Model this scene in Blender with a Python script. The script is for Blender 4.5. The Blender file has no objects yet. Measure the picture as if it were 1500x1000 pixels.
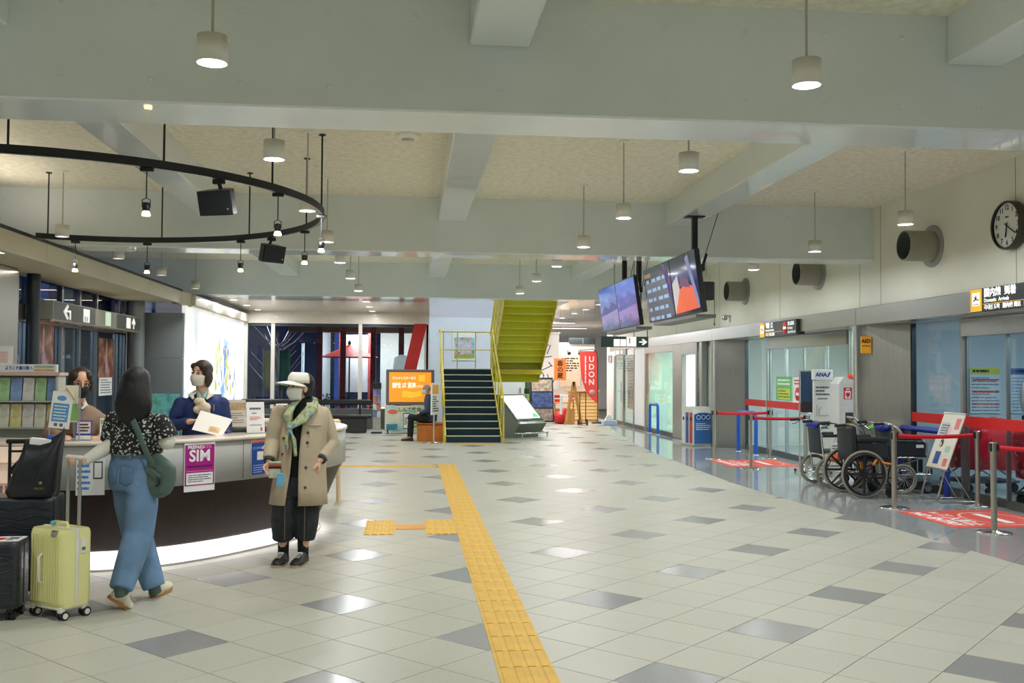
import bpy, bmesh, math, random
from mathutils import Vector, Matrix
sc = bpy.context.scene
col = sc.collection
PI = math.pi
random.seed(7)

# ---------------------------------------------------------------- camera, world, exposure
FPX = 1430.0                                   # focal length in pixels of a 1500 px wide frame
yaw, pitch, roll = math.atan(148/FPX), math.atan(46/FPX), 0.006
fw = Vector((math.sin(yaw)*math.cos(pitch), math.cos(yaw)*math.cos(pitch), math.sin(pitch)))
r0 = Vector((math.cos(yaw), -math.sin(yaw), 0)); u0 = r0.cross(fw)
rr = r0*math.cos(roll) + u0*math.sin(roll); uu = u0*math.cos(roll) - r0*math.sin(roll)
cam = bpy.data.cameras.new('camera'); cam.sensor_width = 36; cam.lens = 36*FPX/1500; cam.clip_end = 300
co = bpy.data.objects.new('camera', cam); col.objects.link(co)
co.matrix_world = Matrix(((rr.x, uu.x, -fw.x, 0), (rr.y, uu.y, -fw.y, 0), (rr.z, uu.z, -fw.z, 1.55), (0, 0, 0, 1)))
sc.camera = co
sc.view_settings.view_transform = 'Standard'; sc.view_settings.look = 'None'
sc.view_settings.gamma = 1; sc.view_settings.use_curve_mapping = False
sc.view_settings.exposure = -0.95
try:
    sc.cycles.use_denoising = True
    sc.cycles.max_bounces = 10; sc.cycles.diffuse_bounces = 6; sc.cycles.glossy_bounces = 5; sc.cycles.transparent_max_bounces = 16
    sc.cycles.sample_clamp_indirect = 6; sc.cycles.caustics_reflective = False; sc.cycles.caustics_refractive = False
except Exception:
    pass
w = bpy.data.worlds.new('dusk'); sc.world = w; w.use_nodes = True
bg = w.node_tree.nodes['Background']
bg.inputs[0].default_value = (0.07, 0.16, 0.50, 1); bg.inputs[1].default_value = 1.6   # blue hour sky

LAMP_W = 46.0        # each pendant
def area(name, loc, size, power, color=(1, .97, .92), rot=(0, 0, 0), size_y=None, shape='DISK', spread=PI):
    l = bpy.data.lights.new(name, 'AREA'); l.energy = power; l.color = color; l.shape = shape; l.size = size
    if size_y: l.shape = 'RECTANGLE'; l.size_y = size_y
    l.spread = spread
    o = bpy.data.objects.new(name, l); col.objects.link(o); o.location = loc; o.rotation_euler = rot
    return o
# added fill lights, sources unseen, in the rooms off the hall: upper floor over the stair, arrivals lobby behind the glass, shops at the end
area('upper_floor_fill', (2.0, 26.0, 6.6), 2.4, 330, (.86, .93, 1))
for y in (8.5, 11.5, 14.5, 17.5): area('lobby_fill', (8.3, y, 2.68), 1.6, 120 if y < 13 else 250, (.86, .93, 1) if y < 13 else (.97, .99, 1), size_y=.25)
for x, y in ((3.6, 33), (5.4, 33), (1.6, 35), (4.2, 38), (4.4, 29.5)): area('shop_fill', (x, y, 3.05), 1.2, 150, (1, .97, .95), size_y=.3)
for y in (10.5, 13.5, 16.5, 18.8): area('soffit_lamp', (-5.0, y, 2.85), 1.0, 7, (1, .9, .76), size_y=.12)
area('side_room_fill', (8.0, 28.3, 2.5), 1.2, 300, (1, .98, .97), size_y=.6)  # added to brighten the side room, no fixture modelled
area('side_room_fill', (8.0, 24.6, 2.5), 1.2, 220, (.93, 1, .97), size_y=.6)
area('side_room_fill', (7.4, 22.0, 2.5), 1.2, 260, (.93, 1, .97), size_y=.6)

# ---------------------------------------------------------------- materials
def lin(c):
    c /= 255.0
    return c/12.92 if c <= 0.04045 else ((c+0.055)/1.055)**2.4
MATS = {}
def mat(name, rgb, rough=.5, metal=0, var=.06, scale=6, bump=0, bscale=60, emit=0, spec=.5, coat=0, aniso=None, trans=0):
    """principled surface whose colour is varied by a noise in object space"""
    if name in MATS: return MATS[name]
    m = bpy.data.materials.new(name); m.use_nodes = True; nt = m.node_tree
    p = nt.nodes['Principled BSDF']; L = [lin(x) for x in rgb]
    tc = nt.nodes.new('ShaderNodeTexCoord')
    src = tc.outputs['Object']
    if aniso:
        mp = nt.nodes.new('ShaderNodeMapping'); mp.inputs['Scale'].default_value = aniso; nt.links.new(src, mp.inputs[0]); src = mp.outputs[0]
    nz = nt.nodes.new('ShaderNodeTexNoise'); nz.inputs['Scale'].default_value = scale; nz.inputs['Detail'].default_value = 4
    nt.links.new(src, nz.inputs['Vector'])
    rp = nt.nodes.new('ShaderNodeValToRGB')
    rp.color_ramp.elements[0].position = .3; rp.color_ramp.elements[1].position = .7
    rp.color_ramp.elements[0].color = (*[max(0, x*(1-var)) for x in L], 1); rp.color_ramp.elements[1].color = (*[min(1, x*(1+var)) for x in L], 1)
    nt.links.new(nz.outputs['Fac'], rp.inputs[0]); nt.links.new(rp.outputs[0], p.inputs['Base Color'])
    p.inputs['Roughness'].default_value = rough; p.inputs['Metallic'].default_value = metal
    p.inputs['Specular IOR Level'].default_value = spec; p.inputs['Coat Weight'].default_value = coat
    if trans: p.inputs['Transmission Weight'].default_value = trans
    if bump:
        n2 = nt.nodes.new('ShaderNodeTexNoise'); n2.inputs['Scale'].default_value = bscale; n2.inputs['Detail'].default_value = 3
        nt.links.new(src, n2.inputs['Vector'])
        b = nt.nodes.new('ShaderNodeBump'); b.inputs['Strength'].default_value = bump; b.inputs['Distance'].default_value = .01
        nt.links.new(n2.outputs['Fac'], b.inputs['Height']); nt.links.new(b.outputs[0], p.inputs['Normal'])
    if emit:
        nt.links.new(rp.outputs[0], p.inputs['Emission Color']); p.inputs['Emission Strength'].default_value = emit
    MATS[name] = m
    return m
def node_mat(name, build):
    if name in MATS: return MATS[name]
    m = bpy.data.materials.new(name); m.use_nodes = True; nt = m.node_tree
    build(nt, nt.nodes['Principled BSDF'], lambda k: nt.nodes.new(k), nt.links.new)
    MATS[name] = m
    return m
def ramp(nt, stops):
    r = nt.nodes.new('ShaderNodeValToRGB'); cr = r.color_ramp
    while len(cr.elements) < len(stops): cr.elements.new(.5)
    for e, (p, c) in zip(cr.elements, stops): e.position = p; e.color = (*[lin(x) for x in c], 1)
    return r
def glass_mat(name, tint=(225, 238, 236), ior=1.5):
    """thin pane: clear with a Fresnel reflection"""
    if name in MATS: return MATS[name]
    m = bpy.data.materials.new(name); m.use_nodes = True; nt = m.node_tree; nt.nodes.clear()
    out = nt.nodes.new('ShaderNodeOutputMaterial'); mx = nt.nodes.new('ShaderNodeMixShader'); fr = nt.nodes.new('ShaderNodeFresnel'); fr.inputs[0].default_value = ior
    t = nt.nodes.new('ShaderNodeBsdfTransparent'); t.inputs[0].default_value = (*[lin(x) for x in tint], 1)
    g = nt.nodes.new('ShaderNodeBsdfGlossy'); g.inputs['Roughness'].default_value = .02
    nz = nt.nodes.new('ShaderNodeTexNoise'); nz.inputs['Scale'].default_value = .6
    b = nt.nodes.new('ShaderNodeBump'); b.inputs['Strength'].default_value = .02; nt.links.new(nz.outputs['Fac'], b.inputs['Height']); nt.links.new(b.outputs[0], g.inputs['Normal'])
    ge = nt.nodes.new('ShaderNodeNewGeometry'); mu = nt.nodes.new('ShaderNodeMath'); mu.operation = 'MULTIPLY_ADD'; mu.inputs[1].default_value = -1; mu.inputs[2].default_value = 1
    nt.links.new(ge.outputs['Backfacing'], mu.inputs[0]); m2 = nt.nodes.new('ShaderNodeMath'); m2.operation = 'MULTIPLY'; nt.links.new(mu.outputs[0], m2.inputs[0]); nt.links.new(fr.outputs[0], m2.inputs[1]); nt.links.new(m2.outputs[0], mx.inputs[0]); nt.links.new(t.outputs[0], mx.inputs[1]); nt.links.new(g.outputs[0], mx.inputs[2]); nt.links.new(mx.outputs[0], out.inputs[0])
    MATS[name] = m
    return m

# ---------------------------------------------------------------- mesh helpers
def frame(d):
    d = Vector(d).normalized(); a = Vector((0, 0, 1)) if abs(d.z) < .95 else Vector((1, 0, 0))
    s = d.cross(a).normalized(); return s, s.cross(d).normalized()
class MB:
    def __init__(s): s.v, s.f, s.sm, s.mi, s.m = [], [], [], [], 0
    def add(s, vs, fs, smooth=False, M=None):
        o = len(s.v)
        s.v += [tuple(M @ Vector(v)) if M else tuple(v) for v in vs]
        s.f += [tuple(i+o for i in f) for f in fs]; s.sm += [smooth]*len(fs); s.mi += [s.m]*len(fs)
        return s
    def box(s, x0, x1, y0, y1, z0, z1, M=None, bev=0):
        if x0 > x1: x0, x1 = x1, x0
        if y0 > y1: y0, y1 = y1, y0
        if z0 > z1: z0, z1 = z1, z0
        if not bev:
            vs = [(x, y, z) for z in (z0, z1) for y in (y0, y1) for x in (x0, x1)]
            return s.add(vs, [(0, 2, 3, 1), (4, 5, 7, 6), (0, 1, 5, 4), (2, 6, 7, 3), (0, 4, 6, 2), (1, 3, 7, 5)], M=M)
        b = min(bev, (x1-x0)/2.01, (y1-y0)/2.01, (z1-z0)/2.01)
        X, Y, Z = (x0, x1), (y0, y1), (z0, z1); vs = []; idx = {}
        for i in (0, 1):
            for j in (0, 1):
                for k in (0, 1):
                    p = [X[i], Y[j], Z[k]]; q = [p[0]+(b if i == 0 else -b), p[1]+(b if j == 0 else -b), p[2]+(b if k == 0 else -b)]
                    for ax in range(3):
                        t = list(q); t[ax] = p[ax]; idx[(i, j, k, ax)] = len(vs); vs.append(tuple(t))
        g = lambda i, j, k, a: idx[(i, j, k, a)]
        fs = []
        for i in (0, 1): fs += [(g(i, 0, 0, 0), g(i, 1, 0, 0), g(i, 1, 1, 0), g(i, 0, 1, 0)), (g(0, i, 0, 1), g(1, i, 0, 1), g(1, i, 1, 1), g(0, i, 1, 1)), (g(0, 0, i, 2), g(1, 0, i, 2), g(1, 1, i, 2), g(0, 1, i, 2))]
        for a in (0, 1):
            for c in (0, 1):
                fs += [(g(a, c, 0, 0), g(a, c, 1, 0), g(a, c, 1, 1), g(a, c, 0, 1)), (g(a, 0, c, 0), g(a, 1, c, 0), g(a, 1, c, 2), g(a, 0, c, 2)), (g(0, a, c, 1), g(1, a, c, 1), g(1, a, c, 2), g(0, a, c, 2))]
        for i in (0, 1):
            for j in (0, 1):
                for k in (0, 1): fs.append((g(i, j, k, 0), g(i, j, k, 1), g(i, j, k, 2)))
        return s.add(vs, fs, M=M)
    def tube(s, pts, r, n=10, closed=False, M=None, flat=1.0, side=None, caps=True):
        """round (or flattened) rod swept along points; r one radius or one per point"""
        P = [Vector(p) for p in pts]; k = len(P); R = r if isinstance(r, (list, tuple)) else [r]*k
        vs = []; nrm = None
        for i in range(k):
            a = P[(i-1) % k] if (closed or i > 0) else P[i]; b = P[(i+1) % k] if (closed or i < k-1) else P[i]
            d = (b-a).normalized() if (b-a).length > 1e-9 else Vector((0, 0, 1))
            if side is not None:
                sv = Vector(side); sv = (sv-d*sv.dot(d)).normalized()
            elif nrm is None: sv = frame(d)[0]
            else:
                sv = nrm-d*nrm.dot(d); sv = sv.normalized() if sv.length > 1e-6 else frame(d)[0]
            nrm = sv; t = d.cross(sv)
            rx, ry = R[i] if isinstance(R[i], (list, tuple)) else (R[i], R[i]*flat)
            for j in range(n):
                an = 2*PI*j/n; vs.append(P[i]+sv*(rx*math.cos(an))+t*(ry*math.sin(an)))
        fs = []
        for i in range(k if closed else k-1):
            for j in range(n):
                a, b = i*n+j, i*n+(j+1) % n; c, d_ = ((i+1) % k)*n+(j+1) % n, ((i+1) % k)*n+j
                fs.append((a, b, c, d_))
        s.add(vs, fs, True, M)
        if not closed and caps:
            s.add(vs[:n], [tuple(range(n))[::-1]], False, M); s.add(vs[-n:], [tuple(range(n))], False, M)
        return s
    def cyl(s, p0, p1, r0, r1=None, n=16, M=None): return s.tube([p0, p1], [r0, r0 if r1 is None else r1], n, M=M)
    def lathe(s, prof, n=24, M=None, smooth=True, caps=False):
        vs = [(r*math.cos(2*PI*j/n), r*math.sin(2*PI*j/n), z) for r, z in prof for j in range(n)]
        fs = [(i*n+j, i*n+(j+1) % n, (i+1)*n+(j+1) % n, (i+1)*n+j) for i in range(len(prof)-1) for j in range(n)]
        s.add(vs, fs, smooth, M)
        if caps and prof[0][0] > 1e-4: s.add(vs[:n], [tuple(range(n))[::-1]], False, M)
        if caps and prof[-1][0] > 1e-4: s.add(vs[-n:], [tuple(range(n))], False, M)
        return s
    def ell(s, c, r, M=None, n=20, m=12, a=1.0):
        """ellipsoid"""
        if not isinstance(r, (tuple, list)): r = (r, r, r)
        vs = [(c[0], c[1], c[2]+r[2])]
        for i in range(1, m):
            t = PI*i/m
            for j in range(n):
                p = 2*PI*j/n; vs.append((c[0]+r[0]*math.sin(t)*math.cos(p), c[1]+r[1]*math.sin(t)*math.sin(p), c[2]+r[2]*math.cos(t)))
        vs.append((c[0], c[1], c[2]-r[2])); fs = []
        for j in range(n): fs.append((0, 1+j, 1+(j+1) % n))
        for i in range(m-2):
            for j in range(n): fs.append((1+i*n+j, 1+(i+1)*n+j, 1+(i+1)*n+(j+1) % n, 1+i*n+(j+1) % n))
        b = len(vs)-1
        for j in range(n): fs.append((b, 1+(m-2)*n+(j+1) % n, 1+(m-2)*n+j))
        return s.add(vs, fs, True, M)
    def prism(s, poly, z0, z1, M=None, smooth=False):
        n = len(poly); vs = [(x, y, z0) for x, y in poly]+[(x, y, z1) for x, y in poly]
        s.add(vs, [tuple(range(n))[::-1], tuple(range(n, 2*n))], False, M)
        return s.add(vs, [(i, (i+1) % n, n+(i+1) % n, n+i) for i in range(n)], smooth, M)
    def grid(s, rows, M=None, smooth=True, closed=False):
        n = len(rows[0]); vs = [p for r in rows for p in r]
        fs = [(i*n+j, i*n+(j+1) % n, (i+1)*n+(j+1) % n, (i+1)*n+j) for i in range(len(rows)-1) for j in range(n if closed else n-1)]
        return s.add(vs, fs, smooth, M)
    def rings(s, rows, M=None, smooth=True):
        s.grid(rows, M, smooth, True); n = len(rows[0])
        s.add(rows[0], [tuple(range(n))[::-1]], False, M); return s.add(rows[-1], [tuple(range(n))], False, M)
    def build(s, name, m=None, parent=None, kind=None, label=None, cat=None, group=None, solid=0, remesh=0, smooth_it=0, merge=False):
        me = bpy.data.meshes.new(name); me.from_pydata(s.v, [], s.f)
        me.polygons.foreach_set('use_smooth', s.sm)
        ms = m if isinstance(m, (list, tuple)) else [m]
        for q in ms: me.materials.append(q)
        me.polygons.foreach_set('material_index', s.mi)
        bm = bmesh.new(); bm.from_mesh(me)
        if merge: bmesh.ops.remove_doubles(bm, verts=bm.verts, dist=1e-5)
        bmesh.ops.recalc_face_normals(bm, faces=bm.faces); bm.to_mesh(me); bm.free(); me.update()
        o = bpy.data.objects.new(name, me); col.objects.link(o)
        if parent: o.parent = parent
        if solid:
            md = o.modifiers.new('thick', 'SOLIDIFY'); md.thickness = solid; md.offset = 0
        if remesh:
            md = o.modifiers.new('one_surface', 'REMESH'); md.mode = 'VOXEL'; md.voxel_size = remesh; md.use_smooth_shade = True
            if smooth_it:
                md = o.modifiers.new('soft', 'SMOOTH'); md.iterations = smooth_it; md.factor = .5
        tag(o, label, cat, group, kind)
        return o
def tag(o, label=None, cat=None, group=None, kind=None):
    if label: o['label'] = label
    if cat: o['category'] = cat
    if group: o['group'] = group
    if kind: o['kind'] = kind
    return o
def thing(name, label, cat, loc=(0, 0, 0), rz=0, group=None):
    o = bpy.data.objects.new(name, None); col.objects.link(o); o.empty_display_size = .1
    o.location = loc; o.rotation_euler = (0, 0, rz)
    return tag(o, label, cat, group)
def kids(o): return [c for c in list(o.children)]
def copy_tree(o, parent=None):
    c = o.copy(); col.objects.link(c)
    if parent: c.parent = parent
    for ch in kids(o): copy_tree(ch, c)
    return c
def dup(o, loc, rz=None, label=None, group=None):
    c = copy_tree(o); c.location = loc
    if rz is not None: c.rotation_euler = (0, 0, rz)
    if label: c['label'] = label
    if group: c['group'] = group
    return c
TO_CAM = Matrix.Rotation(PI/2, 4, 'X')                                   # print plane facing -Y
TO_LEFT = Matrix.Rotation(-PI/2, 4, 'Z') @ Matrix.Rotation(PI/2, 4, 'X')   # print plane facing -X
def at(M, x, y, z): return Matrix.Translation((x, y, z)) @ M
def text(body, size, m, parent, M, name='lettering', bold=0.0, align='CENTER', space=1.0, ext=.0012, sx=1):
    c = bpy.data.curves.new(name, 'FONT'); c.body = body; c.size = size; c.align_x = align; c.align_y = 'CENTER'; c.extrude = ext; c.offset = bold; c.space_character = space
    c.resolution_u = 3
    c.materials.append(m)
    o = bpy.data.objects.new(name, c); col.objects.link(o); o.parent = parent
    o.matrix_local = M @ Matrix.Diagonal((sx, 1, 1, 1))
    return o
def flat(parent, name, m, M, x0, x1, y0, y1, t=.001, z=0):
    """thin print or panel lying in the plane of M"""
    return MB().box(x0, x1, y0, y1, z, z+t, M).build(name, m, parent)
def lines(parent, m, M, x0, x1, y0, y1, n, h=.45, name='print', seed=1, t=.001, z=0, gap=.02):
    """rows of print too small to read"""
    rnd = random.Random(seed); b = MB(); dy = (y1-y0)/n
    for i in range(n):
        x = x0; y = y0+dy*(i+.5)
        e = x1-(x1-x0)*rnd.choice((0, 0, .1, .35))
        while x < e-.004:
            ww = min(e-x, (x1-x0)*rnd.uniform(.08, .3)); b.box(x, x+ww, y-dy*h/2, y+dy*h/2, z, z+t, M); x += ww+(x1-x0)*gap
    o = b.build(name, m, parent); o['kind'] = 'stuff'
    return o
# ---------------------------------------------------------------- setting: floor
def speckle(name, base, dark, light, rough, spec=.5, scale=160, rnd=.06, bump=0):
    def b(nt, p, N, L):
        tc = N('ShaderNodeTexCoord'); oi = N('ShaderNodeObjectInfo')
        geo = N('ShaderNodeNewGeometry')
        n1 = N('ShaderNodeTexNoise'); n1.inputs['Scale'].default_value = scale; n1.inputs['Detail'].default_value = 6; n1.inputs['Roughness'].default_value = .75
        L(geo.outputs['Position'], n1.inputs['Vector'])
        r = ramp(nt, [(.33, dark), (.46, base), (.56, base), (.70, light)]); L(n1.outputs['Fac'], r.inputs[0])
        n2 = N('ShaderNodeTexNoise'); n2.inputs['Scale'].default_value = 1.1; n2.inputs['Detail'].default_value = 3; L(geo.outputs['Position'], n2.inputs['Vector'])
        hs = N('ShaderNodeHueSaturation'); L(r.outputs[0], hs.inputs['Color'])
        wn = N('ShaderNodeTexWhiteNoise'); wn.noise_dimensions = '3D'; L(oi.outputs['Location'], wn.inputs['Vector'])
        ad = N('ShaderNodeMath'); ad.operation = 'MULTIPLY_ADD'; L(wn.outputs['Value'], ad.inputs[0]); ad.inputs[1].default_value = rnd; ad.inputs[2].default_value = 1-rnd*.8
        m2 = N('ShaderNodeMath'); m2.operation = 'MULTIPLY_ADD'; L(n2.outputs['Fac'], m2.inputs[0]); m2.inputs[1].default_value = .12; L(ad.outputs[0], m2.inputs[2])
        L(m2.outputs[0], hs.inputs['Value']); L(hs.outputs[0], p.inputs['Base Color'])
        rm = N('ShaderNodeMath'); rm.operation = 'MULTIPLY_ADD'; L(n2.outputs['Fac'], rm.inputs[0]); rm.inputs[1].default_value = .10; rm.inputs[2].default_value = rough-.05; L(rm.outputs[0], p.inputs['Roughness'])
        p.inputs['Specular IOR Level'].default_value = spec
    return node_mat(name, b)
M_CREAM = speckle('cream_stone', (179, 178, 164), (116, 115, 104), (202, 201, 189), .40, .35)
M_DARK = speckle('grey_stone', (150, 151, 149), (104, 106, 108), (172, 172, 170), .22, .45, rnd=.22)
M_GRAN = speckle('polished_granite', (158, 161, 161), (126, 129, 131), (182, 184, 183), .07, .8, scale=60)
M_GROUT = mat('grout', (122, 120, 110), .8)
floor = MB().box(-9, 13, -9, 46, -.25, -.0035).build('floor', M_GROUT, kind='structure')
BORDER = [(-9, 6.4), (4, 5.3), (7.6, 5.0), (9.8, 4.86), (11.6, 4.68), (13.5, 4.58), (15.2, 4.63), (18.7, 4.76), (21.2, 4.95), (24.8, 5.35), (30, 6.05), (46, 8.5)]
def border(y):
    for (a, xa), (b, xb) in zip(BORDER, BORDER[1:]):
        if a <= y <= b: return xa+(xb-xa)*(y-a)/(b-a)
    return 8.5
def clip_at(poly, keep_left):
    """cut a polygon along the border between cream stone and granite"""
    g = lambda p: (border(p[1])-p[0])*(1 if keep_left else -1)
    out = []
    for i in range(len(poly)):
        a, b = poly[i], poly[(i+1) % len(poly)]; ga, gb = g(a), g(b)
        if ga >= 0: out.append(a)
        if (ga >= 0) != (gb >= 0):
            t = ga/(ga-gb); out.append((a[0]+(b[0]-a[0])*t, a[1]+(b[1]-a[1])*t))
    return out
TP = .414; S2 = math.sqrt(.5)
def ab(a, b): return ((a-b)*TP*S2, (a+b)*TP*S2)
A0, B0 = .14, .62
def tile_bm(g=.0022, n=1):
    h = TP*n/2-g; e = h-.0015
    poly = lambda q: [((a-b)*S2, (a+b)*S2) for a, b in ((-q, -q), (q, -q), (q, q), (-q, q))]
    vs = [(x, y, -.0035) for x, y in poly(h)]+[(x, y, -.0006) for x, y in poly(h)]+[(x, y, 0) for x, y in poly(e)]
    fs = [(i, (i+1) % 4, 4+(i+1) % 4, 4+i) for i in range(4)]+[(4+i, 4+(i+1) % 4, 8+(i+1) % 4, 8+i) for i in range(4)]+[(8, 9, 10, 11)]
    return MB().add(vs, fs)
def in_view(x, y, mx=62, my=60):
    d = Vector((x, y, -1.55)); k = d.dot(fw)
    if k < .5: return False
    px, py = 750+FPX*d.dot(rr)/k, 500-FPX*d.dot(uu)/k
    return -mx < px < 1500+mx and py < 1000+my
proto = {}
cells = []
for i in range(-30, 90):
    for j in range(-40, 90):
        c = ab(i+A0+.5, j+B0+.5)
        if -7 < c[0] < 7.2 and -4 < c[1] < 34: cells.append((c, i, j))
far = {M_CREAM.name: MB(), M_DARK.name: MB(), M_GRAN.name: MB()}
full = []
def put_poly(b, poly):
    n = len(poly)
    cx = sum(p[0] for p in poly)/n; cy = sum(p[1] for p in poly)/n
    q = [(cx+(x-cx)*.993, cy+(y-cy)*.993) for x, y in poly]
    b.add([(x, y, -.0035) for x, y in q]+[(x, y, 0) for x, y in q], [(k, (k+1) % n, n+(k+1) % n, n+k) for k in range(n)]+[tuple(range(n, 2*n))])
for c, i, j in cells:
    h = TP/2
    corners = [ab(i+A0+u, j+B0+v) for u, v in ((0, 0), (1, 0), (1, 1), (0, 1))]
    dark = (i-13) % 3 == 0 and (j-5) % 3 == 0
    L_ = clip_at(corners, True)
    whole = all(border(y) >= x for x, y in corners)
    if whole: full.append((c, dark))
    elif len(L_) > 2: put_poly(far[(M_DARK if dark else M_CREAM).name], L_)
full.sort(key=lambda t: t[0][0]**2+t[0][1]**2)
n_part = 0
for c, dark in full:
    m = M_DARK if dark else M_CREAM
    if n_part < 296 and in_view(*c):
        if m.name not in proto: proto[m.name] = o = tile_bm().build('floor_tile', m, floor)
        else: o = proto[m.name].copy(); col.objects.link(o)
        o.location = (c[0], c[1], 0); n_part += 1
    else: far[m.name].add([(x+c[0], y+c[1], z) for x, y, z in tile_bm().v], tile_bm().f) if c[1] < 14 else put_poly(far[m.name], [(c[0]+dx*TP*S2, c[1]+dy*TP*S2) for dx, dy in ((0, -1), (1, 0), (0, 1), (-1, 0))])
# granite slabs twice the size on the door side
GP = 2; n_part = 0; gl = []
for i in range(-10, 45):
    for j in range(-40, 30):
        cs = [ab(2*i+A0+u, 2*j+B0+v) for u, v in ((0, 0), (2, 0), (2, 2), (0, 2))]
        c = (sum(p[0] for p in cs)/4, sum(p[1] for p in cs)/4)
        if not (4 < c[0] < 11 and -3 < c[1] < 33): continue
        R_ = clip_at(cs, False)
        if all(border(y) <= x for x, y in cs): gl.append(c)
        elif len(R_) > 2: put_poly(far[M_GRAN.name], R_)
gl.sort(key=lambda c: c[0]**2+c[1]**2); gp = None
for c in gl:
    if n_part < 150 and in_view(*c, 90) and c[0] < 7.3:
        if gp is None: gp = o = tile_bm(n=2).build('granite_slab', M_GRAN, floor)
        else: o = gp.copy(); col.objects.link(o)
        o.location = (c[0], c[1], 0); n_part += 1
    else: put_poly(far[M_GRAN.name], [(c[0]+dx*TP*2*S2, c[1]+dy*TP*2*S2) for dx, dy in ((0, -1), (1, 0), (0, 1), (-1, 0))])
for k, b in far.items(): b.build('far_tiles', MATS[k], floor, kind='stuff')

# tactile path: blocks of four raised bars
M_TAC = mat('tactile_yellow', (216, 172, 62), .55, var=.10, scale=5, bump=.15, bscale=90)
M_ORANGE = mat('tactile_orange', (218, 150, 40), .5, var=.06)
tac = thing('tactile_path', 'yellow ribbed tactile paving strip running up the hall to the stair', 'tactile paving', (.612, 0, 0))
def tac_block(rot=False, dots=False):
    b = MB().box(-.1485, .1485, -.1485, .1485, .0004, .003)
    if dots:
        for i in range(5):
            for j in range(5): b.cyl((-.12+i*.06, -.12+j*.06, .003), (-.12+i*.06, -.12+j*.06, .008), .017, .011, 8)
    else:
        for k in range(4):
            x = -.111+k*.074
            prof = [(-.024, .003), (-.016, .008), (.016, .008), (.024, .003)]
            vs = [((x+u), y, z) for y in (-.143, .143) for u, z in prof]
            if rot: vs = [(y, x_, z) for x_, y, z in vs]
            b.add(vs, [(0, 1, 5, 4), (1, 2, 6, 5), (2, 3, 7, 6), (0, 3, 2, 1), (4, 5, 6, 7)])
    return b
tb = None
y = 3.2
while y < 16.45:
    if tb is None: tb = o = tac_block().build('tactile_block', M_TAC, tac)
    else: o = tb.copy(); col.objects.link(o)
    o.location = (0, y, 0); y += .3
spur = thing('tactile_path', 'short yellow tactile spur with an orange link pointing at the info counter', 'tactile paving', (.31, 9.88, 0))
tr = None
for x, y in [(a, b) for a in (0, -.60) for b in (-.3, 0, .3)]:
    if tr is None: tr = o = tac_block(False).build('tactile_block', M_TAC, spur)
    else: o = tr.copy(); col.objects.link(o)
    o.location = (x, y, 0)
MB().box(-.445, -.155, -.14, .14, .0004, .005).build('orange_link', M_ORANGE, spur)
cross = thing('tactile_path', 'yellow tactile strip crossing the hall behind the info counter', 'tactile paving', (.3, 16.28, 0))
cb = None
for k in range(9):
    if cb is None: cb = o = tac_block(True).build('tactile_block', M_TAC, cross)
    else: o = cb.copy(); col.objects.link(o)
    o.location = (-.001-.3*k, 0, 0)
dots = thing('tactile_path', 'row of yellow dotted tactile blocks at the foot of the stair', 'tactile paving', (1.4, 21.2, 0))
db = None
for k in range(3):
    if db is None: db = o = tac_block(dots=True).build('tactile_block', M_TAC, dots)
    else: o = db.copy(); col.objects.link(o)
    o.location = (-.3+.3*k, 0, 0)

# ---------------------------------------------------------------- ceiling and beams
ZC, ZB, ZL = 3.92, 3.17, 3.60
M_CEIL = mat('wood_wool_board', (238, 234, 216), .9, var=.10, scale=14, bump=.9, bscale=70)
M_BEAM = mat('beam_paint', (228, 237, 238), .24, .0, var=.05, scale=1.2, bump=.04, bscale=4, spec=.6, coat=.6)
M_WALL = mat('wall_panel', (229, 229, 215), .55, var=.03, scale=2)
M_WHITE = mat('white_wall', (236, 236, 236), .5, var=.02, scale=2)
M_SOFFIT = mat('gloss_soffit', (196, 192, 186), .16, 0, var=.03, scale=1, spec=.6, coat=.5)
M_STEEL = mat('brushed_steel', (178, 178, 172), .30, 1.0, var=.10, scale=9, bump=.05, bscale=12, aniso=(14, 14, .25))
M_STEELH = mat('brushed_steel_band', (182, 184, 182), .27, 1.0, var=.06, scale=6, bump=.03, bscale=10, aniso=(1, .25, 9))
M_CHROME = mat('chrome', (214, 214, 212), .16, 1.0, var=.03)
M_ALU = mat('aluminium', (190, 190, 186), .34, 1.0, var=.05)
M_BLACK = mat('black_metal', (26, 28, 31), .45, .0, var=.15)
M_GLASS = glass_mat('clear_glass')
M_GREENGL = glass_mat('pale_green_glass', (232, 246, 238))
ceil = MB().box(-7, 6.6, -9, 21.3, ZC, ZC+.2).build('ceiling', M_CEIL, kind='structure')
HATCH = MB()
for x, yy in ((-4.9, 9.3), (5.6, 9.6)): HATCH.box(x-.3, x+.3, yy-.3, yy+.3, ZC-.006, ZC+.01)
HATCH.build('ceiling_hatch', M_CEIL, ceil)
def beam(x0, x1, y0, y1, z0, name='ceiling_beam', bolts_y=None):
    b = MB().box(x0, x1, y0, y1, z0, ZC+.02, bev=.012).build(name, M_BEAM, kind='structure')
    return b
beams = [beam(-6.8, 6.55, -3.0, -2.4, ZB), beam(-6.8, 6.55, 6.05, 6.58, ZB), beam(-6.8, 6.55, 13.2, 13.75, ZB), beam(-6.8, 6.55, 21.25, 21.8, ZB)]
bolt = None
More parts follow.
